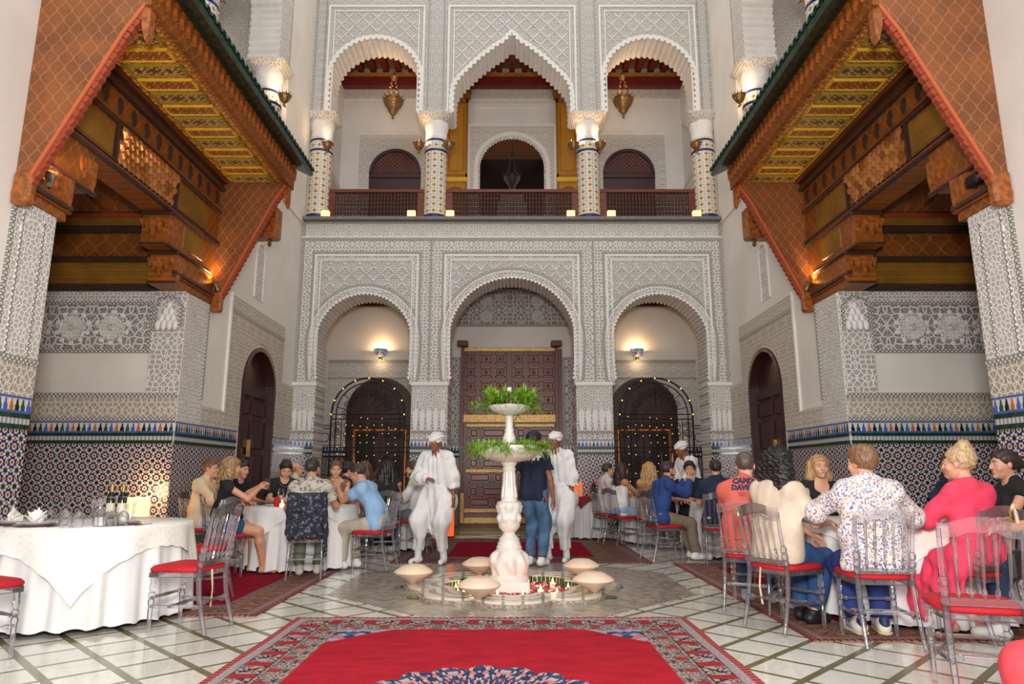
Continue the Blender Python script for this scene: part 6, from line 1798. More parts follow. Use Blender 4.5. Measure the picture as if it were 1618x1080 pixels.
# ---- templates: heads and hands
def head_template(fem):
    s = SDF()
    s.ell((0, -.014, .032), (.074, .094, .082), k=0)
    s.ell((0, .018, -.028), (.060, .070, .085), k=.03)
    s.ell((0, .034, -.078), (.044 if not fem else .038, .046, .036), k=.03)
    for q in (-1, 1):
        s.ell((q*.040, .056, -.030), (.026, .026, .028), k=.02)
        s.ell((q*.077, -.006, -.004), (.008, .019, .030), k=.006)
        s.cap((q*.012, .088, .024), (q*.042, .074, .026), .009, .008, k=.012)
    for q in (-1, 1): s.ell((q*.031, .098, .006), (.019, .016, .013), k=.012, op='s')
    s.cap((0, .088, .014), (0, .108, -.026), .008, .012, k=.010)
    for q in (-1, 1): s.ell((q*.010, .098, -.030), (.009, .010, .008), k=.006)
    s.cap((-.018, .086, -.055), (.018, .086, -.055), .008, k=.008); s.cap((-.014, .086, -.066), (.014, .086, -.066), .009, k=.008)
    s.ell((0, .078, -.098), (.020, .018, .016), k=.015)
    s.cap((0, -.022, -.06), (0, -.04, -.17), .054 if not fem else .046, k=.02)
    V, F_ = s.mesh(.0062); return relax(V, F_, 1, .4), F_
HEAD = {0: head_template(0), 1: head_template(1)}
def hand_template(curl, spread=.0):
    # wrist at the origin, fingers along +Z, palm looks to -Y, thumb on +X
    s = SDF()
    s.cap((0, 0, -.03), (0, 0, .01), .026, .027, k=.01, sq=((0, 1, 0), .72))
    s.cap((-.018, 0, .03), (-.020, 0, .082), .020, .016, k=.012, sq=((0, 1, 0), .75))
    s.cap((.014, 0, .03), (.020, 0, .082), .022, .016, k=.012, sq=((0, 1, 0), .75))
    for i, (x, L) in enumerate(((.027, .068), (.009, .077), (-.009, .072), (-.026, .056))):
        p = V3(x, 0, .085); a = curl*.35*(1+.1*i); sp = (x)*spread*6
        for j, f in enumerate((.45, .32, .25)):
            q = p+V3(math.sin(sp)*L*f, -math.sin(a)*L*f, math.cos(a)*L*f)
            s.cap(p, q, .0088-.0008*j, .0082-.0008*j, k=.003); p = q; a += curl*(.55 if j == 0 else .45)
    p = V3(.026, -.004, .025); d = nrm((.75, -.35*curl-.1, .65))
    q = p+d*.036; s.cap(p, q, .014, .011, k=.01); d2 = nrm((.35, -.5*curl, .85)); r = q+d2*.03; s.cap(q, r, .0105, .0095, k=.003)
    s.cap(r, r+nrm((.1, -.6*curl, .9))*.024, .0095, .008, k=.003)
    V, F_ = s.mesh(.0048); return relax(V, F_, 1, .4), F_
HANDS = {'relax': hand_template(.55), 'grip': hand_template(1.25), 'flat': hand_template(.2, .2)}
def place(tpl, R, o, mirror=False, sc_=1.0):
    V, F_ = tpl
    V = V*sc_
    if mirror: V = V*np.array((-1, 1, 1)); F_ = F_[:, ::-1]
    return V@R.T+o, F_
def frame(z, yhint):
    z = nrm(z); y = np.asarray(yhint, float); y = y-z*np.dot(y, z); y = nrm(y) if np.linalg.norm(y) > 1e-4 else nrm(np.cross(z, (1, 0, 0)))
    x = np.cross(y, z); return np.stack([x, y, z], 1)
def rotm(yaw, pitch, roll=0):
    return np.array((Matrix.Rotation(yaw, 3, 'Z')@Matrix.Rotation(pitch, 3, 'X')@Matrix.Rotation(roll, 3, 'Y')))
def ik(s, t, a, b, pole):
    s, t = np.asarray(s, float), np.asarray(t, float); d = t-s; L = np.linalg.norm(d); L2 = min(L, (a+b)*.995); d = nrm(d)
    t = s+d*L2; x = (a*a-b*b+L2*L2)/(2*L2); hgt = math.sqrt(max(a*a-x*x, 0))
    p = np.asarray(pole, float); p = nrm(p-d*np.dot(p, d))
    return s+d*x+p*hgt, t
MSK = {}
def skin(c):
    if c not in MSK:
        t = NT('skin_%d_%d_%d' % c); n = t.noise(t.raw(), 9, 3)
        MSK[c] = t.done(t.mix(n, tuple(k*.85 for k in lin(c)), tuple(min(1, k*1.08) for k in lin(c))), .5, Subsurface_Weight=.0)
    return MSK[c]
def hairmat(c, c2=None):
    key = ('h', c, c2)
    if key not in MSK:
        t = NT('hair_%d_%d_%d' % c); x, y, z = t.co(); th = t.m('ARCTAN2', y, x)
        f = t.noise(t.vec(x*60, y*60, z*7), 2.0, 3)
        c2_ = lin(c2) if c2 else tuple(k*1.8 for k in lin(c))
        MSK[key] = t.done(t.mix(t.step(f, .35, .65), lin(c), c2_), .42, 0, f, dist=.006)
    return MSK[key]
M['eye_white'] = plain('eye_white', (196, 186, 178), .35); M['eye_dark'] = plain('eye_iris', (42, 28, 22), .2); M['lip'] = plain('lip', (176, 96, 88), .5)
M['white_wear'] = fabric('white_cotton', (226, 224, 222), .04, .006)
M['spec'] = plain('spectacle_frame', (30, 28, 30), .3)
EYE = MB().ball((0, 0, 0), .0115, 10, 8).mesh('eye', M['eye_white'], 180)
IRI = MB().ball((0, .0085, 0), (.0065, .0035, .0065), 8, 6).mesh('iris', M['eye_dark'], 180)
LIP = MB().tube([(-.022, .088, -.060), (-.01, .0945, -.0585), (0, .0955, -.0595), (.01, .0945, -.0585), (.022, .088, -.060)], [.002, .0045, .005, .0045, .002], 6).mesh('lips', M['lip'], 180)
BROW = {}
def browmesh(c, q):
    key = (c, q)
    if key not in BROW: BROW[key] = MB().tube([(q*.013, .0965, .026), (q*.03, .0925, .031), (q*.047, .079, .026)], [.003, .0038, .002], 5).mesh('eyebrow', hairmat(c), 180)
    return BROW[key]
def hair_sdf(style, s):
    """prims in head space"""
    fold = None; h = .009
    def cap0(th=.010, front=.03):
        s.ell((0, -.016, .036), (.074+th, .094+th, .083+th*1.1), k=0)
    if style in ('short', 'fade', 'quiff', 'thick'):
        th = {'short': .010, 'fade': .005, 'quiff': .014, 'thick': .02}[style]
        cap0(th)
        if style in ('quiff', 'thick'): s.ell((0, .035, .092), (.058, .055, .034), k=.03); s.ell((0, -.02, .11), (.06, .07, .03), k=.03)
        if style == 'fade': s.ell((0, .0, .075), (.066, .085, .052), k=.02)
        s.plane((0, .042, .028), (0, .72, -.69)); s.plane((0, -.06, -.075), (0, -.1, -1))
        fold = folds(3, .005, 90)
    elif style == 'bald':
        s.ell((0, -.018, .02), (.078, .098, .072), k=0); s.plane((0, .0, .03), (0, .5, .86)); s.plane((0, .02, .0), (0, .95, -.2)); s.plane((0, -.06, -.07), (0, 0, -1))
    elif style in ('long', 'wavy', 'straight'):
        cap0(.014)
        s.plane((0, .045, .03), (0, .72, -.69))
        L = {'long': .30, 'wavy': .40, 'straight': .34}[style]
        for q in (-1, 0, 1):
            s.chain([(q*.055, -.06+.02*abs(q), .02), (q*.075, -.085+.03*abs(q), -.10), (q*.085, -.10+.02*abs(q), -.22), (q*.07, -.105, -.06-L)], [.06, .058, .05, .028], k=.03)
        if style == 'wavy':
            def fold(x, y, z): return .008*np.sin(z*42+x*16+2*np.sin(x*40))+.004*np.sin(x*190+z*20)
        else:
            def fold(x, y, z): return .004*np.sin(x*150+np.sin(z*9)*2)+.003*np.sin(y*140)
        h = .0095
    elif style == 'curly':
        cap0(.03); s.plane((0, .05, .02), (0, .8, -.6))
        for q in (-1, 0, 1): s.chain([(q*.06, -.05, .03), (q*.095, -.055, -.07), (q*.10, -.06, -.17), (q*.07, -.07, -.25)], [.07, .075, .07, .045], k=.03)
        def fold(x, y, z): return .011*np.sin(x*95+1.5*np.sin(z*70))*np.sin(y*90+z*60)+.006*np.sin(z*150+x*90)
        h = .009
    elif style == 'bun':
        cap0(.014); s.plane((0, .045, .03), (0, .72, -.69)); s.plane((0, -.06, -.07), (0, -.3, -.95))
        s.ell((0, -.045, .135), (.052, .05, .045), k=.02); s.ell((.03, -.07, .10), (.035, .035, .03), k=.02)
        def fold(x, y, z): return .003*np.sin(x*120+z*60)+.002*np.sin(z*170+y*60)
        h = .0085
    elif style == 'updo':
        cap0(.012); s.plane((0, .045, .03), (0, .72, -.69)); s.plane((0, -.06, -.08), (0, -.2, -1)); s.ell((0, -.11, .01), (.045, .04, .045), k=.02)
        def fold(x, y, z): return .004*np.sin(x*140+z*50)
    elif style == 'turban':
        s.ell((0, -.012, .052), (.098, .116, .068), k=0); s.ell((0, -.03, .085), (.085, .10, .055), k=.03)
        s.plane((0, .07, .022), (0, .30, -1.0))
        def fold(x, y, z): return .006*np.sin(z*110+x*26)+.003*np.sin(z*60-x*50+y*30)
    return fold, h
SEED = [100]
def person(label, x, y, ang, sit=True, lean=.08, side=0, twist=0, head=(0, 0), hands=None, feet=None, top=None, bottom=None, hair=('short', (60, 42, 30)),
           skinc=(214, 160, 130), fem=False, face=True, shoes=(230, 228, 226), sc_=1.0, seat=.475, legs=True, group=None, h=.0125, glasses=None, beard=None, poles=None, handmode=('relax', 'relax'), knees=None, hem=None, back=.0, extra=None, belly=0, z0=.014, sq=.74, headsc=1.0):
    SEED[0] += 1; seed = SEED[0]
    P = thing('person', label, 'person', (x, y, 0), math.radians(ang-90), group)
    bw = .155 if not fem else .135
    up = lambda l: nrm((side, math.sin(l), math.cos(l)))
    pel = V3(0, -.06-back, seat+.105) if sit else V3(0, 0, .93*sc_)
    waist = pel+up(lean*.5)*.17; chest = waist+up(lean)*.19; neck = chest+up(lean*1.25)*.15
    rt = nrm((math.cos(twist), math.sin(twist), 0)); rt = nrm(rt-up(lean)*np.dot(rt, up(lean))); fw = np.cross(up(lean), rt)
    fwp = V3(0, 1, 0); rtp = V3(1, 0, 0)
    sh = {q: chest+up(lean)*.082+rt*q*(bw+.012)+fw*(-.01) for q in (-1, 1)}
    HR = rotm(head[0], head[1], head[2] if len(head) > 2 else 0); Rb = np.stack([rt, fw, np.cross(rt, fw)], 1)
    HM = HR if True else Rb@HR
    hc = neck+nrm(up(lean*1.2)*.8+V3(0, 0, .4))*.135+V3(0, .035, 0)+ (HR@V3(0, .0, 0))
    hc = neck+V3(side*.1, .03+.06*math.sin(lean), .145)
    # arms
    hd = hands or ((.16, .36, seat+.30), (-.16, .36, seat+.30)) if sit else hands or ((.25, .05, .80), (-.25, .05, .80))
    arm = {}
    for q, tgt, i in ((1, hd[0], 0), (-1, hd[1], 1)):
        pole = (poles[i] if poles else (q*.55, -.35, -.9)); el, wr = ik(sh[q], tgt, .28, .25, pole); arm[q] = (sh[q], el, wr)
    hip = {q: pel+rtp*q*.085+V3(0, 0, -.015) for q in (-1, 1)}
    leg = {}
    for q, i in ((1, 0), (-1, 1)):
        if sit:
            ft_ = feet[i] if feet else (q*.12, .42, 0)
            an = V3(ft_[0], ft_[1], .085+z0+ft_[2]); kn, an = ik(hip[q], an, .42, .41, (q*.12, .8, .75)); 
            if knees: kn = np.asarray(knees[i], float)
        else:
            ft_ = feet[i] if feet else (q*.10, 0, 0); an = V3(ft_[0], ft_[1], .085+z0+ft_[2]); kn, an = ik(hip[q], an, .43*sc_, .425*sc_, (q*.1, 1, 0))
        leg[q] = (hip[q], kn, an)
    def footdir(q): 
        d = leg[q][1]-leg[q][2]; d = V3(q*.12, 1, 0); return nrm(d)
    # ---- skin
    b = SDF()
    D2 = (fw, sq)
    for q in (-1, 1):
        b.cap(pel+rtp*q*.06, waist+rt*q*.05, .105, .095, k=.04, sq=(fwp, .85)); b.cap(waist+rt*q*.05, chest+rt*q*.065, .095, .105, k=.04, sq=D2)
    b.cap(sh[-1], sh[1], .055, k=.05); b.cap(neck-up(lean)*.04, hc+V3(0, -.025, -.07), .056 if not fem else .047, .05 if not fem else .043, k=.04)
    b.cap(chest+up(lean)*.06, neck, .09, .055, k=.04, sq=D2)
    for q in (-1, 1): b.cap(neck+up(lean)*.005-fw*.01, sh[q], .046, .05, k=.04)
    if fem:
        for q in (-1, 1): b.ell(chest+rt*q*.065+fw*.085-up(lean)*.01, (.055, .05, .055), k=.03)
    for q in (-1, 1):
        s_, e_, w_ = arm[q]; fr_ = .9 if fem else 1
        b.cap(s_, e_, .048*fr_, .038*fr_, k=.03); b.cap(e_, e_+(w_-e_)*.35, .039*fr_, .040*fr_, k=.02); b.cap(e_+(w_-e_)*.35, w_, .040*fr_, .025*fr_, k=.02)
        if legs:
            a, k_, c = leg[q]; b.cap(a, k_, .088, .058, k=.04); b.cap(k_, k_+(c-k_)*.3, .055, .056, k=.03); b.cap(k_+(c-k_)*.3, c, .056, .036, k=.03)
            fd = footdir(q); b.cap(c+V3(0, 0, -.045)-fd*.03, c+fd*.13+V3(0, 0, -.062), .034, .026, k=.03)
    V, F_ = b.mesh(h+.001); parts = [(V, F_)]
    parts.append(place(HEAD[1 if fem else 0], HM, hc, sc_=headsc))
    for q, i in ((1, 0), (-1, 1)):
        s_, e_, w_ = arm[q]; z = nrm(w_-e_); R = frame(z, -np.array((-q*.5, .1, -.75)))
        parts.append(place(HANDS[handmode[i]], R, w_, q > 0, .92 if fem else 1))
    body = obj('body', np_mesh('body', parts, skin(skinc)), P)
    Mh = Matrix(np.vstack([np.hstack([HM*headsc, hc[:, None]]), [0, 0, 0, 1]]).tolist())
    def hobj(nm_, me): return obj(nm_, me, P, M=Mh)
    if face:
        for q in (-1, 1):
            e = obj('eye', EYE, P, M=Mh@T(q*.031, .0775, .006)); obj('iris', IRI, e); hobj('eyebrow', browmesh(hair[1] if hair else (40, 30, 26), q))
        hobj('lips', LIP)
    if glasses:
        g = MB()
        for q in (-1, 1):
            g.tube([(q*.033+.024*math.cos(2*PI*i/16), .104, .004+.018*math.sin(2*PI*i/16)) for i in range(16)], .0028 if glasses == 'bold' else .0018, 5, closed=True)
            g.tube([(q*.057, .102, .008), (q*.082, .0, .006)], .0025, 5)
        g.tube([(-.01, .106, .008), (.01, .106, .008)], .002, 5)
        hobj('spectacles', g.mesh('spectacles', M['spec']))
    if beard:
        s = SDF(); s.ell((0, .033, -.077), (.047, .050, .040), k=0); s.ell((0, .016, -.045), (.0635, .064, .06), k=.02); s.plane((0, 0, -.042), (0, .12, 1)); s.plane((0, .0, 0), (0, -1, .1)); s.ell((0, .095, -.06), (.026, .02, .010), k=.008, op='s')
        V, F_ = s.mesh(.008, folds(5, .002, 120)); hobj('beard', np_mesh('beard', [(V, F_)], hairmat(beard)))
    if hair:
        s = SDF(); fo, hh = hair_sdf(hair[0], s); V, F_ = s.mesh(hh, fo)
        hobj('turban' if hair[0] == 'turban' else 'hair', np_mesh('hair', [(V, F_)], M['white_wear'] if hair[0] == 'turban' else hairmat(hair[1], hair[2] if len(hair) > 2 else None)))
    # ---- top
    out = {'P': P, 'arm': arm, 'leg': leg, 'sh': sh, 'chest': chest, 'neck': neck, 'pel': pel, 'waist': waist, 'rt': rt, 'fw': fw, 'hc': hc, 'HM': HM, 'Mh': Mh, 'up': up(lean)}
    if top:
        mat, sl = top[0], top[1]; lo_ = top[2] if len(top) > 2 else .016
        s = SDF(); g = lo_
        for q in (-1, 1):
            s.cap(pel+rtp*q*.065+V3(0, 0, -.02), waist+rt*q*.055, .122+g+belly*.5, .10+g+belly, k=.05, sq=(fwp, .88)); s.cap(waist+rt*q*.055, chest+rt*q*.068, .10+g+belly, .106+g, k=.05, sq=(fw, sq+.04))
        s.cap(chest+up(lean)*.05, neck+up(lean)*.01, .095+g*.6, .066+g*.5, k=.04, sq=(fw, .8)); s.cap(sh[-1], sh[1], .057+g*.7, k=.05)
        for q in (-1, 1): s.cap(neck-up(lean)*.012-fw*.012, sh[q], .050+g*.6, .054+g*.7, k=.04)
        if fem:
            for q in (-1, 1): s.ell(chest+rt*q*.065+fw*.085-up(lean)*.01, (.055+g, .05+g*.8, .055+g), k=.04)
        for q in (-1, 1):
            s_, e_, w_ = arm[q]
            if sl == 'long':
                s.cap(s_, e_, .050+g*.65, .045+g, k=.035); s.cap(e_, e_+(w_-e_)*.96, .045+g, .034+g*.8, k=.03, flat=2)
            elif sl == 'half':
                s.cap(s_, e_, .050+g*.65, .046+g, k=.035); s.cap(e_, e_+(w_-e_)*.2, .045+g, .043+g, k=.02, flat=2)
            elif sl == 'short': s.cap(s_, s_+(e_-s_)*.62, .050+g*.65, .050+g*1.3, k=.035, flat=2)
            elif sl == 'cap': s.cap(s_, s_+(e_-s_)*.22, .052+g, .05+g, k=.03, flat=2)
        if sl == 'strapless': s.plane(chest+up(lean)*.035, up(lean))
        else: s.cap(neck+up(lean)*.012+fw*.025, hc, .060 if not fem else .058, .06, k=.008, op='s')
        if sl == 'tank':
            s.cap(neck+fw*.06-up(lean)*.07, neck+fw*.1+up(lean)*.1, .075, k=.01, op='s')
            for q in (-1, 1): s.cap(sh[q]+rt*q*.045, sh[q]+rt*q*.045-up(lean)*.05, .05, k=.01, op='s')
        zh = hem if hem is not None else (pel[2]-.085 if sit else pel[2]-.10)
        s.plane((0, 0, zh), (0, 0, -1))
        V, F_ = s.mesh(h-.001, folds(seed, .0105, 26)); out['top'] = (V, F_)
        tn = {'strapless': 'strapless_top', 'tank': 'sleeveless_top', 'long': 'long_sleeved_shirt'}.get(sl, 'shirt')
        obj(tn, np_mesh(tn, [(V, F_)], mat), P)
    # ---- bottom
    if bottom and legs:
        mat, ln = bottom[0], bottom[1]; g = bottom[2] if len(bottom) > 2 else .014
        s = SDF(); s.cap(pel+rtp*-.06, pel+rtp*.06, .108+g*.8, k=.04, sq=(fwp, .92)); s.cap(pel, waist-(waist-pel)*.35, .094+g*.5, .085+g*.4, k=.04, sq=(fwp, .9))
        for q in (-1, 1):
            a, k_, c = leg[q]
            if ln == 'shorts': s.cap(a, a+(k_-a)*.55, .095+g, .085+g*1.4, k=.03, flat=2)
            else:
                s.cap(a, k_, .092+g, .062+g, k=.03); s.cap(k_, k_+(c-k_)*(.93 if ln == 'full' else .8), .062+g, .044+g*1.1, k=.025, flat=2)
        if ln == 'skirt' or ln == 'dress': pass
        V, F_ = s.mesh(h-.001, folds(seed+7, .0095, 24))
        obj('shorts' if ln == 'shorts' else 'trousers', np_mesh('trousers', [(V, F_)], mat), P)
    if shoes and legs:
        for q in (-1, 1):
            c = leg[q][2]; fd = footdir(q); s = SDF()
            if isinstance(shoes, tuple) and shoes[0] == 'heel':
                s.cap(c+V3(0, 0, -.07)-fd*.045, c+fd*.10+V3(0, 0, -.075), .020, .026, k=.02); s.cap(c-fd*.05+V3(0, 0, -.03), c-fd*.055+V3(0, 0, -.085), .026, .018, k=.01)
                s.cap(c+fd*.0+V3(0, 0, -.02), c+V3(0, 0, -.012), .03, k=.005); s.plane((0, 0, z0-.002), (0, 0, -1)); mt = shoes[1]
            else:
                s.cap(c+V3(0, 0, -.04)-fd*.04, c+V3(0, 0, -.05)+fd*.13, .046, .040, k=.02); s.cap(c+V3(0, 0, -.03)-fd*.01, c+V3(0, 0, .02), .046, .048, k=.02, flat=2); s.plane((0, 0, z0-.001), (0, 0, -1)); mt = shoes
            V, F_ = s.mesh(.011)
            if not isinstance(mt, bpy.types.Material): mt = shoe_mat(mt)
            obj('shoe', np_mesh('shoe', [(V, F_)], mt), P)
    return out
SHM = {}
def shoe_mat(c):
    if c not in SHM: SHM[c] = plain('shoe_%d_%d_%d' % c, c, .5, var=.06)
    return SHM[c]
FAB = {}
def fb(c, var=.1):
    if c not in FAB: FAB[c] = fabric('cloth_%d_%d_%d' % c, c, var, .006, 90)
    return FAB[c]
def decal(info, lines, origin, right, upv, mat, size, name='printed_lettering'):
    """flat print laid on the cloth: text outlines dropped onto the garment surface along -normal"""
    from mathutils.bvhtree import BVHTree
    V, F_ = info['top']; bvh = BVHTree.FromPolygons([tuple(v) for v in V], [tuple(f) for f in F_])
    right, upv = nrm(right), nrm(upv); nr = np.cross(right, upv)
    mb = MB(); dg = bpy.context.evaluated_depsgraph_get()
    for txt, dy, s_ in lines:
        cu = bpy.data.curves.new('lettering', 'FONT'); cu.body = txt; cu.size = s_*size; cu.align_x = 'CENTER'; cu.offset = .0035*s_*size/.05; cu.resolution_u = 2
        o = bpy.data.objects.new('lettering', cu); COL.objects.link(o); bpy.context.view_layer.update()
        ev = o.evaluated_get(bpy.context.evaluated_depsgraph_get()); me = ev.to_mesh()
        vs = []
        for v in me.vertices:
            p = np.asarray(origin)+right*v.co.x+upv*(v.co.y+dy*size)
            hit = bvh.ray_cast(Vector(p+nr*.3), Vector(-nr), 1.0)[0]
            vs.append(tuple(np.array(hit)+nr*.004) if hit is not None else tuple(p))
        mb.add(vs, [tuple(pl.vertices) for pl in me.polygons])
        ev.to_mesh_clear(); bpy.data.objects.remove(o); bpy.data.curves.remove(cu)
    return mb.build(name, mat, info['P'])
# ================================================================== THE PEOPLE IN THE HALL
def pattern(name, ground, cols, scale, thr=.5, rough=.8):
    t = NT(name); v = t.vor(t.raw(), scale, 'F1', '3D', 1); n = t.noise(t.raw(), scale*.55, 3, .6)
    stops = [(0, lin(cols[0]))]
    for i, c in enumerate(cols[1:]): stops.append(((i+1)/len(cols), lin(c)))
    hue = t.ramp(t.m('MULTIPLY', v, 1.0), stops, True)
    f = t.step(n, thr, thr+.05)
    return t.done(t.mix(f, lin(ground), hue), rough, 0, n, dist=.004)
M['floral'] = pattern('floral_print', (226, 220, 214), [(84, 92, 160), (130, 116, 176), (214, 164, 90), (84, 92, 160), (226, 220, 214), (150, 150, 180)], 120, .47)
M['greyleaf'] = pattern('grey_leaf_print', (186, 178, 166), [(130, 126, 118), (100, 98, 92), (150, 144, 134), (186, 178, 166)], 40, .5)
M['lace'] = pattern('navy_lace', (24, 26, 40), [(84, 86, 104), (24, 26, 40), (110, 110, 126)], 45, .52)
M['denim'] = fabric('blue_denim', (40, 72, 120), .25, .004, 200); M['denim_dark'] = fabric('dark_denim', (36, 54, 84), .25, .004, 200); M['denim_fade'] = fabric('faded_denim', (72, 104, 138), .3, .004, 200)
M['ink'] = plain('print_ink', (42, 46, 74), .8); M['print_white'] = plain('print_white', (220, 220, 226), .8)
M['black'] = fb((22, 22, 26)); M['navy'] = fb((26, 34, 60))
def face_to(x, y, t): return math.degrees(math.atan2(t[1]-y, t[0]-x))
def seat_person(label, x, y, ang, clabel, tie=False, **kw):
    if clabel: chair(x, y, ang, clabel, tie)
    return person(label, x, y, ang, **kw)
# ---- left table
seat_person('man in beige shirt and thin glasses with short brown hair, seated by the tiled wall', -3.98, 9.10, 2, 'clear acrylic chair of the man in beige shirt', lean=.12,
            hair=('short', (92, 64, 44)), top=(fb((222, 194, 158)), 'half', .024), bottom=(fb((206, 208, 212)), 'full'), glasses='thin', hands=((.12, .40, .80), (-.16, .42, .80)), belly=.02, head=(0, 0))
seat_person('man in black shirt with thick black hair behind the man in beige', -3.92, 9.95, -25, 'clear acrylic chair of the man with thick black hair', lean=.2, hair=('thick', (30, 22, 20)), top=(M['black'], 'short'), legs=False, h=.016, head=(0, -.15))
i = seat_person('woman with long wavy blonde hair, black top and denim shorts, in black heels', -3.34, 8.22, 30, 'clear acrylic chair of the woman in denim shorts', fem=True, lean=.10, hair=('wavy', (104, 74, 48), (190, 156, 110)), top=(M['black'], 'cap', .010), bottom=(M['denim'], 'shorts', .018),
            shoes=('heel', M['black']), hands=((.08, .34, 1.0), (-.05, .36, 1.02)), handmode=('grip', 'grip'), feet=((.06, .44, 0), (-.16, .34, 0)), head=(.2, -.05), skinc=(206, 150, 118), poles=((.9, -.2, -.9), (-.9, -.2, -.9)))
ph = thing('smartphone', 'dark smartphone held up by the woman with wavy blonde hair', 'phone', (-2.98, 8.50, 1.04), .5)
MB().bbox(-.036, .036, -.004, .004, -.075, .075, .003).build('phone_body', M['iron'], ph); MB().box(-.033, .033, .0041, .0046, -.07, .07).build('screen', plain('phone_screen', (70, 90, 100), .15), ph)
bt = seat_person('man in black tee with a silver chain, looking down at the table', -3.28, 10.02, -62, 'clear acrylic chair of the man in black tee with chain', lean=.22, hair=('quiff', (40, 30, 26)), beard=(52, 38, 30), top=(M['black'], 'short'), legs=False, head=(0, -.45), skinc=(220, 166, 138), hands=((.12, .40, .82), (-.14, .36, .82)))
b = MB(); n_, f_, u_, r_ = bt['neck'], bt['fw'], bt['up'], bt['rt']
b.tube([n_+r_*.085*math.cos(a)+f_*(.02+.085*math.sin(a))+u_*(.03-.10*max(0, math.sin(a))) for a in [2*PI*k/28 for k in range(28)]], .005, 5, closed=True); b.build('neck_chain', M['silver_brass'], bt['P'])
seat_person('bald man in pale shirt behind the man in patterned shirt', -3.5, 11.25, 60, 'clear acrylic chair of the bald man', hair=('bald', (120, 100, 84)), top=(fb((206, 200, 190)), 'short'), legs=False, face=False, h=.016, head=(-.4, 0))
i = seat_person('man in grey leaf print shirt with a dark fade haircut and beard, seen from behind', -2.33, 8.08, 100, 'clear acrylic chair draped with the navy lace shawl', lean=.28, hair=('fade', (40, 34, 32)), beard=(46, 36, 30), top=(M['greyleaf'], 'short', .022),
            bottom=(fb((110, 116, 98)), 'full'), shoes=(196, 190, 182), hands=((.26, .40, .80), (-.20, .38, .80)), feet=((.10, .28, 0), (-.10, .22, 0)), head=(-.35, -.05), skinc=(190, 134, 104), face=False)
seat_person('woman with tied brown hair looking towards the camera, behind the blue polo', -2.55, 10.08, -80, 'clear acrylic chair of the woman with tied brown hair', fem=True, lean=.2, hair=('updo', (92, 62, 44)), top=(fb((120, 84, 66)), 'tank', .008), legs=False, hands=((.08, .30, 1.0), (-.1, .34, .85)), head=(.1, -.1))
seat_person('man in light blue polo leaning over the table, khaki trousers and white sneakers', -1.72, 8.78, 168, 'clear acrylic chair of the man in light blue polo', lean=.55, hair=('fade', (44, 36, 34)), top=(fb((140, 176, 214)), 'short', .018), bottom=(fb((186, 176, 160)), 'full', .02), shoes=(232, 230, 230),
            hands=((.14, .52, .92), (-.02, .50, 1.0)), feet=((.12, .28, 0), (-.06, .38, 0)), head=(0, -.35), skinc=(196, 140, 110), handmode=('grip', 'grip'))
seat_person('woman with loose brown hair behind the man in blue polo', -2.2, 10.45, 140, 'clear acrylic chair of the woman with loose brown hair', fem=True, hair=('long', (74, 46, 34)), top=(fb((140, 100, 84)), 'tank', .008), legs=False, face=False, h=.016, lean=.15)
seat_person('person in navy shirt with dark hair between two seated women', -2.75, 11.6, 20, 'clear acrylic chair of the dark-haired person in navy shirt', hair=('thick', (28, 22, 22)), top=(M['navy'], 'short'), legs=False, face=False, h=.016)
seat_person('woman with long black hair and black open-back top, seen from behind', -1.82, 10.15, 105, 'clear acrylic chair of the woman with long black hair', fem=True, hair=('straight', (20, 16, 18)), top=(M['black'], 'tank', .008), bottom=(M['black'], 'full'), face=False, skinc=(190, 134, 104), lean=.12, h=.015)
seat_person('man in white shirt with brown hair and beard, seated behind the walking man', -1.5, 10.75, 175, 'clear acrylic chair of the man in white shirt', hair=('quiff', (64, 44, 34)), beard=(70, 48, 36), top=(fb((216, 214, 212)), 'half', .02), bottom=(fb((100, 104, 110)), 'full'), h=.015, lean=.12)
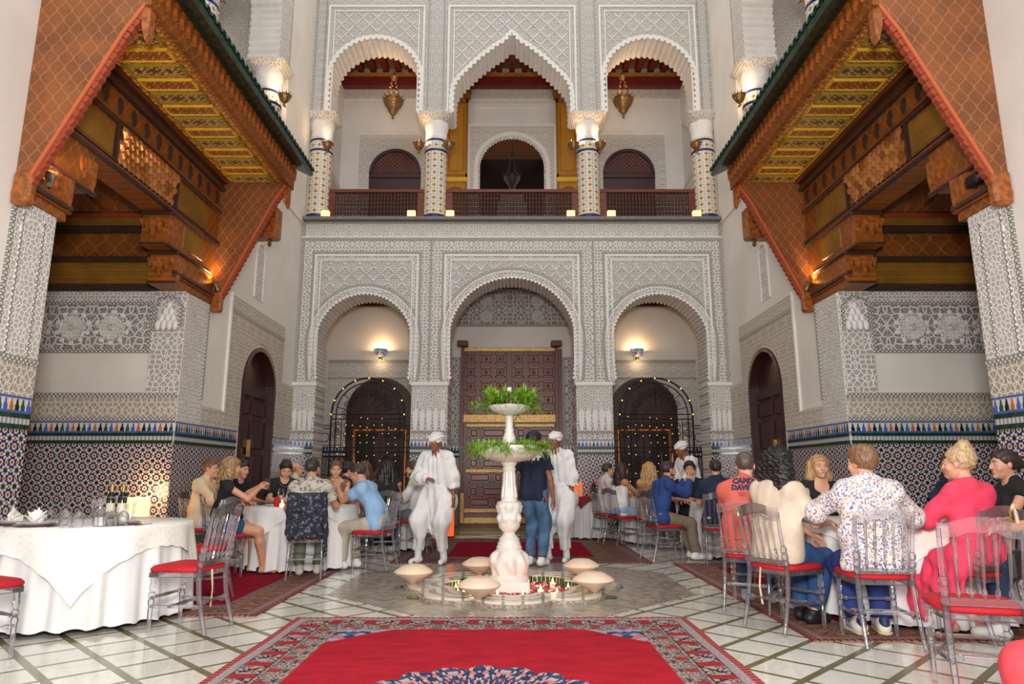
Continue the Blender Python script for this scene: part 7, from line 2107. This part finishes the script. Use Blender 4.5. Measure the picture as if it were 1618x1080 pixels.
# ---- the men in white and the steward
BROWN = (140, 88, 62)
def robed(label, x, y, ang, feet, hands, head, lean=.03, face=True, tail=(.05, -.06), pl=None, sc_=1.0):
    i = person(label, x, y, ang, sit=False, lean=lean, hands=hands, feet=feet, hair=('turban', (230, 230, 230)), skinc=BROWN, top=None, bottom=None, shoes=None, head=head, face=face, poles=pl, sc_=sc_)
    P, arm, leg = i['P'], i['arm'], i['leg']; pel, waist, chest, neck, rt, fw, u = (i[k] for k in ('pel', 'waist', 'chest', 'neck', 'rt', 'fw', 'up'))
    s = SDF()
    for q in (-1, 1):
        s.cap(waist+V3(q*.06, 0, -.02), chest+rt*q*.075, .145, .14, k=.06, sq=(fw, .82))
        a, e, w = arm[q]; s.cap(a, e, .082, .085, k=.05); s.cap(e, e+(w-e)*.55, .085, .08, k=.04); s.cap(e+(w-e)*.55, w, .08, .038, k=.03, flat=2)
    s.cap(i['sh'][-1], i['sh'][1], .075, k=.06); s.cap(chest, neck, .11, .075, k=.04)
    for q in (-1, 1): s.cap(neck-u*.02, i['sh'][q], .06, .07, k=.04)
    s.cap(neck-u*.01+fw*.03, i['hc'], .058, .058, k=.01, op='s'); s.plane(pel+V3(0, 0, .05), (0, 0, -1))
    V, F_ = s.mesh(.0125, lambda x, y, z: .008*np.sin(np.arctan2(y, x)*13+z*6)+.009*np.sin(x*34+z*24+2*np.sin(z*13))*np.sin(z*17+y*9)); obj('loose_shirt', np_mesh('loose_shirt', [(V, F_)], M['white_wear']), P)
    s = SDF(); s.cap(pel+V3(-.05, 0, .06), pel+V3(.05, 0, .06), .135, k=.03, sq=((0, 0, 1), .55)); V, F_ = s.mesh(.0125, folds(SEED[0]+2, .004, 60)); obj('sash', np_mesh('sash', [(V, F_)], M['white_wear']), P)
    s = SDF()
    for q in (-1, 1):
        a, k_, c = leg[q]
        s.cap(pel+V3(q*.06, 0, .02), a+V3(q*.05, 0, -.12), .125, .15, k=.06); s.cap(a+V3(q*.05, 0, -.12), k_+V3(q*.03, 0, .04), .15, .125, k=.06); s.cap(k_+V3(q*.03, 0, .04), k_+(c-k_)*.3, .125, .09, k=.04); s.cap(k_+(c-k_)*.25, k_+(c-k_)*.8, .080, .066, k=.02, flat=2)
    s.cap(pel+V3(0, 0, -.05), pel+V3(0, 0, -.46), .16, .11, k=.06, sq=((0, 1, 0), .8))
    V, F_ = s.mesh(.0125, lambda x, y, z: .011*np.sin(np.arctan2(y, x)*9+z*5)+.006*np.sin(x*60+z*9)); obj('balloon_trousers', np_mesh('balloon_trousers', [(V, F_)], M['white_wear']), P)
    for q in (-1, 1):
        a, k_, c = leg[q]; s = SDF(); fd = nrm((q*.2, 1, 0)); s.cap(k_+(c-k_)*.65, c, .052, .044, k=.02); s.cap(c+V3(0, 0, -.045)-fd*.03, c+V3(0, 0, -.058)+fd*.14, .042, .034, k=.03); s.plane((0, 0, .004), (0, 0, -1))
        V, F_ = s.mesh(.011, folds(q+9, .003, 60)); obj('sock', np_mesh('sock', [(V, F_)], M['white_wear']), P)
    s = SDF(); HMt = i['HM']; hc = i['hc']; R = lambda p: hc+HMt@np.asarray(p, float)
    s.chain([R((.05, -.07, .04)), R((.07, -.075, -.06)), chest+u*.12+V3(.08, -.1, 0), chest+V3(.09, -.14, -.08)], [.028, .04, .05, .035], k=.02); V, F_ = s.mesh(.011, folds(4, .006, 60)); obj('turban_tail', np_mesh('turban_tail', [(V, F_)], M['white_wear']), P)
    return i
w1 = robed('man in loose white shirt, white turban and balloon trousers, walking beside the fountain', -1.02, 9.42, -112, ((.20, .10, 0), (-.14, .02, 0)), ((.03, .20, 1.10), (-.30, .06, .78)), (-.25, -.25), pl=((.9, -.3, -.3), (-.6, -.4, -.2)))
w2 = robed('man in loose white shirt and turban standing behind the steward', .62, 9.62, -118, ((.13, .02, 0), (-.13, .0, 0)), ((.20, .02, .86), (-.24, .04, .78)), (-.1, -.05), sc_=1.03)
w3 = robed('man in white turban bending over the far table with diners', 2.98, 11.45, -165, ((.12, 0, 0), (-.12, 0, 0)), ((.16, .42, 1.0), (-.18, .40, .95)), (.0, -.3), lean=.32, face=False)
for q, i_ in ((-1, w1),):
    b = MB(); e, w = i_['arm'][-1][1], i_['arm'][-1][2]; d = nrm(w-e); R = frame(d, (0, 1, 0)); Mx = Matrix(np.vstack([np.hstack([R, (w+d*.005)[:, None]]), [0, 0, 0, 1]]).tolist())
    b.lathe([(.031, -.012), (.034, 0), (.031, .012)], 16, M=Mx); b.build('wristwatch', M['silver_brass'], i_['P'])
stf = person('steward in navy staff tee and blue jeans, standing behind the fountain with his back turned', .28, 9.12, 62, sit=False, lean=.03, hands=((.26, .05, .86), (-.25, .06, .92)), feet=((.10, .02, 0), (-.08, .05, 0)), hair=('thick', (24, 20, 22)), skinc=(150, 100, 76), top=(M['navy'], 'short', .02), bottom=(M['denim_fade'], 'full', .018), shoes=(230, 230, 232), face=False, head=(-.6, 0))
stf['top'] and decal(stf, [('STAFF', 0, 1.35)], stf['chest']+stf['up']*.05, stf['rt'], stf['up'], M['print_white'], .085)
p_ = stf['pel']; b = MB(); b.bbox(.155, .19, -.05, .0, p_[2]-.12, p_[2]+.06, .008); rd = b.build('radio', M['iron'], stf['P']); MB().bbox(.19, .196, -.045, -.005, p_[2]-.11, p_[2]+.0, .003).build('orange_panel', plain('radio_orange', (226, 76, 36), .5), rd)
# ---- right far table
seat_person('man in pale shirt at the far table behind the woman in strapless top', 1.72, 12.55, 15, None, hair=('fade', (50, 40, 36)), top=(fb((206, 202, 196)), 'half', .02), legs=False, face=False, h=.017)
chair(1.70, 12.5, 15, 'clear acrylic chair of the man in pale shirt')
seat_person('woman in white strapless top and light jeans with dark bobbed hair', 1.84, 11.75, 28, 'clear acrylic chair of the woman in strapless top', fem=True, hair=('long', (44, 30, 28)), top=(fb((228, 224, 220)), 'strapless', .008), bottom=(fb((150, 172, 200)), 'full'), skinc=(190, 132, 98), hands=((.12, .36, .98), (-.1, .36, .84)), h=.015, lean=.12)
seat_person('woman with blonde hair and bare back at the far table', 2.24, 11.35, 70, 'clear acrylic chair of the woman with bare back', fem=True, hair=('long', (150, 108, 66), (206, 166, 110)), top=(fb((150, 96, 60)), 'strapless', .006), bottom=(fb((170, 130, 96)), 'full'), skinc=(196, 134, 96), face=False, h=.015)
seat_person('woman with dark brown hair beyond the man in blue sweater', 2.45, 10.95, -40, 'clear acrylic chair of the woman with dark brown hair', fem=True, hair=('long', (48, 30, 26)), top=(M['black'], 'cap'), legs=False, h=.016, skinc=(200, 140, 108))
i = seat_person('man in blue sweater and khaki trousers with clasped hands before his face', 2.08, 9.72, 18, 'clear acrylic chair of the man in blue sweater', lean=.30, hair=('fade', (46, 36, 32)), beard=(60, 44, 36), top=(fb((36, 64, 124)), 'long', .018), bottom=(fb((128, 112, 92)), 'full', .02), shoes=(232, 232, 232), hands=((.05, .42, 1.08), (-.05, .42, 1.08)), handmode=('flat', 'flat'), head=(0, .0), skinc=(206, 150, 122), feet=((.1, .44, 0), (-.1, .50, 0)))
seat_person('man in black shirt seated beyond the clasped hands', 2.85, 11.15, -100, 'clear acrylic chair of the man in black shirt beyond clasped hands', hair=('thick', (36, 28, 26)), beard=(44, 34, 30), top=(M['black'], 'long'), legs=False, h=.016)
seat_person('man in navy tee with a dark fade haircut, seen from behind', 2.72, 9.28, 78, 'clear acrylic chair of the man in navy tee', lean=.15, hair=('fade', (44, 34, 30)), top=(M['navy'], 'short', .02), bottom=(fb((196, 192, 182)), 'full', .02), shoes=(220, 218, 214), face=False, skinc=(206, 150, 124), head=(.1, 0))
seat_person('person with dark hair behind the man in navy tee', 4.05, 11.15, 215, 'clear acrylic chair of the dark-haired person beyond the navy tee', hair=('thick', (26, 20, 20)), top=(M['black'], 'short'), legs=False, h=.017)
# ---- right near table
orn = seat_person('man in coral tee with dark print on the back, short grey hair, belt and jeans', 2.10, 6.28, 60, 'clear acrylic chair of the man in coral tee', lean=.16, hair=('fade', (72, 62, 56)), top=(fb((200, 94, 80)), 'short', .024), bottom=(M['denim_dark'], 'full', .018), shoes=(150, 150, 156), hands=((.20, .40, .82), (-.15, .42, .82)), head=(.15, 0), face=False, belly=.02, feet=((.12, .35, 0), (-.12, .35, 0)), skinc=(222, 170, 146))
b = SDF(); b.cap(orn['pel']+V3(-.06, 0, .02), orn['pel']+V3(.06, 0, .02), .137, k=.02, sq=((0, 0, 1), .14)); V, F_ = b.mesh(.012); obj('belt', np_mesh('belt', [(V, F_)], plain('brown_belt', (112, 72, 48), .45)), orn['P'])
decal(orn, [('CAMP', 1.0, 1.0), ('DAVID', .12, .92), ('--- -- ---', -.42, .34), ('-- ---- --', -.7, .30)], orn['chest']+orn['up']*.06-orn['rt']*.005, orn['rt'], orn['up'], M['ink'], .068)
seat_person('man with short brown hair in dark shirt beyond the man in coral tee', 2.78, 7.25, -70, 'clear acrylic chair of the man in dark shirt', hair=('short', (84, 58, 44)), top=(M['navy'], 'short'), legs=False, head=(.3, -.1), h=.015)
seat_person('woman with voluminous curly black hair, beige tee and blue jeans, in black pumps', 2.12, 5.56, 30, 'clear acrylic chair with a hanging ribbon under the curly-haired woman', True, fem=True, lean=.14, hair=('curly', (20, 16, 18)), top=(fb((206, 188, 168)), 'short', .028), bottom=(M['denim'], 'full', .022), shoes=shoe_mat((28, 26, 30)), hands=((.18, .34, .78), (.02, .36, .66)), head=(-.2, 0), face=False, belly=.012, feet=((.05, .24, 0), (-.10, .30, 0)), skinc=(216, 160, 132))
seat_person('woman with fair hair and black top across the table from the curly-haired woman', 3.22, 7.28, -95, 'clear acrylic chair of the fair-haired woman in black', fem=True, hair=('long', (150, 112, 74), (196, 158, 108)), top=(M['black'], 'tank', .008), legs=False, h=.015)
flo_ = seat_person('man in floral print shirt with swept-back brown hair, seen from behind', 2.58, 5.10, 84, 'clear acrylic chair under the man in floral shirt', lean=.10, twist=.06, hair=('quiff', (98, 68, 46), (140, 104, 72)), top=(M['floral'], 'long', .03), bottom=(fb((34, 52, 116)), 'full', .02), shoes=None, hands=((.30, .34, .82), (-.30, .40, .84)), head=(.55, .02), face=True, belly=.03, feet=((.12, .24, 0), (-.06, .22, 0)), skinc=(216, 156, 130), poles=((1, -.5, -.6), (-1, -.5, -.6)), h=.0115)
for q in (-1, 1):
    c = flo_['leg'][q][2]; fd = nrm((q*.12, 1, 0)); rt_ = np.array((fd[1], -fd[0], 0)); P = flo_['P']
    s = SDF(); s.cap(c+V3(0, 0, -.035)-fd*.045, c+V3(0, 0, -.045)+fd*.14, .048, .040, k=.02); s.cap(c+V3(0, 0, -.03)-fd*.015, c+V3(0, 0, .01), .046, .046, k=.02, flat=2); s.plane((0, 0, .03), (0, 0, -1)); V, F_ = s.mesh(.009)
    sh_ = obj('sneaker', np_mesh('sneaker', [(V, F_)], shoe_mat((226, 220, 208))), P)
    s = SDF(); s.cap(c+V3(0, 0, -.07)-fd*.05, c+V3(0, 0, -.07)+fd*.15, .050, .043, k=.0); s.plane((0, 0, .036), (0, 0, 1)); s.plane((0, 0, .012), (0, 0, -1)); V, F_ = s.mesh(.009); obj('sole', np_mesh('sole', [(V, F_)], shoe_mat((206, 184, 150))), sh_)
    hb = MB()
    b = SDF(); b.cap(c-fd*.062+V3(0, 0, -.015), c-fd*.055+V3(0, 0, .012), .034, .036, k=.0); b.plane(c-fd*.045, fd); V, F_ = b.mesh(.008); obj('heel_tab', np_mesh('heel_tab', [(V, F_)], shoe_mat((44, 56, 104))), sh_)
    for k in range(3):
        b = MB(); p0 = c+fd*(.0+.035*k)+rt_*q*.047+V3(0, 0, -.05); p1 = p0+fd*.03+V3(0, 0, .05)-rt_*q*.012
        b.tube([p0, p1], .006, 6); b.build('stripe', shoe_mat((44, 56, 104)), sh_)
pk = seat_person('woman in hot pink dress with a blonde hair bun, seen from behind', 3.38, 5.22, 104, 'clear acrylic chair of the woman in pink with a chain bag', lean=.10, fem=True, hair=('bun', (160, 126, 88), (208, 180, 138)), top=(fb((232, 64, 96)), 'long', .016), bottom=None, shoes=None, hands=((.22, .36, .82), (-.2, .38, .82)), head=(.45, 0), face=True, skinc=(220, 166, 138), feet=((.1, .1, 0), (-.12, .14, 0)), h=.0125)
s = SDF(); L_ = pk['leg']; s.cap(pk['pel']+V3(-.07, 0, 0), pk['pel']+V3(.07, 0, 0), .145, k=.04)
for q in (-1, 1): s.cap(L_[q][0], L_[q][1], .11, .095, k=.05)
for k in range(7):
    f = k/6; a0 = L_[-1][0]*(1-f)+L_[-1][1]*f+V3(-.07, 0, .02); s.chain([a0, a0+V3(-.07, -.04, -.14), a0+V3(-.09, -.06+.03*math.sin(k*2.1), -.36+.06*math.cos(k*1.7))], [.035, .028, .016], k=.03)
V, F_ = s.mesh(.0125, folds(77, .012, 26)); obj('dress_skirt', np_mesh('dress_skirt', [(V, F_)], fb((232, 64, 96))), pk['P'])
seat_person('person in navy shirt largely hidden behind the woman in pink', 4.28, 6.75, 200, 'clear acrylic chair of the person in navy behind the pink dress', hair=('long', (50, 36, 30)), fem=True, top=(M['navy'], 'short'), legs=False, h=.016)
seat_person('woman with pulled-back dark hair and black top, in profile beside the tiled pillar', 4.10, 5.78, 172, 'clear acrylic chair of the woman in black top', fem=True, hair=('updo', (44, 32, 30)), top=(M['black'], 'cap', .012), bottom=(M['black'], 'full'), shoes=(30, 28, 30), skinc=(214, 156, 130), lean=.06)
seat_person('man in grey tee with bold black glasses and stubble at the edge of the table', 3.86, 5.02, 150, 'clear acrylic chair of the man in grey tee', hair=('fade', (60, 48, 44)), glasses='bold', beard=(110, 90, 80), top=(fb((116, 122, 124)), 'short', .02), bottom=(M['denim_dark'], 'full'), skinc=(206, 148, 122), lean=.05)
# ---- empty chairs
chair(-2.46, 5.46, 172, 'empty clear acrylic chair with a cream seat tie beside the laid table', True)
chair(-3.44, 4.58, 62, 'empty clear acrylic chair beside the laid table, back to the plain pillar')
chair(-4.0, 7.0, -66, 'empty clear acrylic chair between the laid table and the tiled alcove wall')
chair(-2.98, 6.78, -130, 'empty clear acrylic chair with its back to the man in beige')
chair(2.50, 3.90, 72, 'empty clear acrylic chair standing behind the woman in pink')
chair(-1.30, 11.2, 200, 'empty clear acrylic chair behind the walking man in white')
# ---- shawls and bags
s = SDF(); c, a = (-2.33, 8.08), math.radians(100-90)
for k in range(17):
    xx = (k-8)*.024; s.chain([(xx, -.30, .86), (xx, -.275, .925), (xx, -.245, .88), (xx*1.02, -.225, .6)], [.012]*4, k=.02)
    s.chain([(xx, -.275, .92), (xx*1.05, -.315, .75), (xx*1.06, -.315, .50-.06*abs(math.sin(k)))], [.013]*3, k=.02)
s.chain([(.19, -.30, .9), (.215, -.32, .6), (.22, -.33, .28)], [.02, .028, .02], k=.02)
V, F_ = s.mesh(.0105, folds(6, .006, 50)); sh_ = obj('lace_shawl', np_mesh('lace_shawl', [(V, F_)], M['lace']), None, (c[0], c[1], .014), a); tag(sh_, 'navy lace shawl hung over the back of an acrylic chair', 'shawl')
bg_ = thing('handbag', 'black leather handbag on the rug beside the woman in denim shorts', 'bag', (-3.62, 8.0, .018), .4)
b = SDF(); b.cap((-.09, 0, .06), (.09, 0, .06), .045, k=.01); b.cap((-.09, 0, .15), (.09, 0, .15), .035, k=.06); b.plane((0, 0, 0), (0, 0, -1)); V, F_ = b.mesh(.009); obj('bag_body', np_mesh('bag_body', [(V, F_)], shoe_mat((26, 26, 30))), bg_)
MB().tube([(-.09+.18*i/12, 0, .17+.12*math.sin(PI*i/12)) for i in range(13)], .006, 6).build('strap', M['black'], bg_)
cb = thing('shoulder_bag', 'black bag hanging on a metal chain from the chair of the woman in pink', 'bag', (3.48, 4.9, .45), math.radians(18))
MB().bbox(-.11, .11, -.05, .0, .0, .19, .02).build('bag_body', shoe_mat((30, 28, 30)), cb)
b = MB()
for q in (-1, 1):
    for k in range(22): b.ball((q*(.10-.03*k/22), -.03-.02*k/22, .18+.3*k/22), .008, 5, 4)
tag(b.build('chain', M['foil'], cb), kind='stuff')
# white ribbon tied on the pink woman's chair
b = MB().tube([(0, 0, 0), (.03, -.01, .05), (.05, 0, .0), (.055, -.01, -.12)], [.012, .016, .014, .012], 6).build('white_ribbon', M['ribbon'], None, 60, loc=(3.50, 4.955, .89)); tag(b, 'white ribbon looped over the chair of the woman in pink', 'ribbon')
# coral cloth at the near edge
s = SDF(); s.cap((0, 0, .34), (.3, .12, .36), .12, .13, k=.05); s.cap((0, -.02, .3), (-.06, -.06, .05), .12, .14, k=.06); s.cap((.3, .1, .3), (.3, .05, .05), .13, .15, k=.06); s.plane((0, 0, .005), (0, 0, -1))
V, F_ = s.mesh(.012, folds(31, .010, 24)); o = obj('coral_cloth', np_mesh('coral_cloth', [(V, F_)], fb((214, 66, 76))), None, (2.23, 3.12, .0)); tag(o, 'coral red cloth draped to the floor behind the empty acrylic chair', 'cloth')
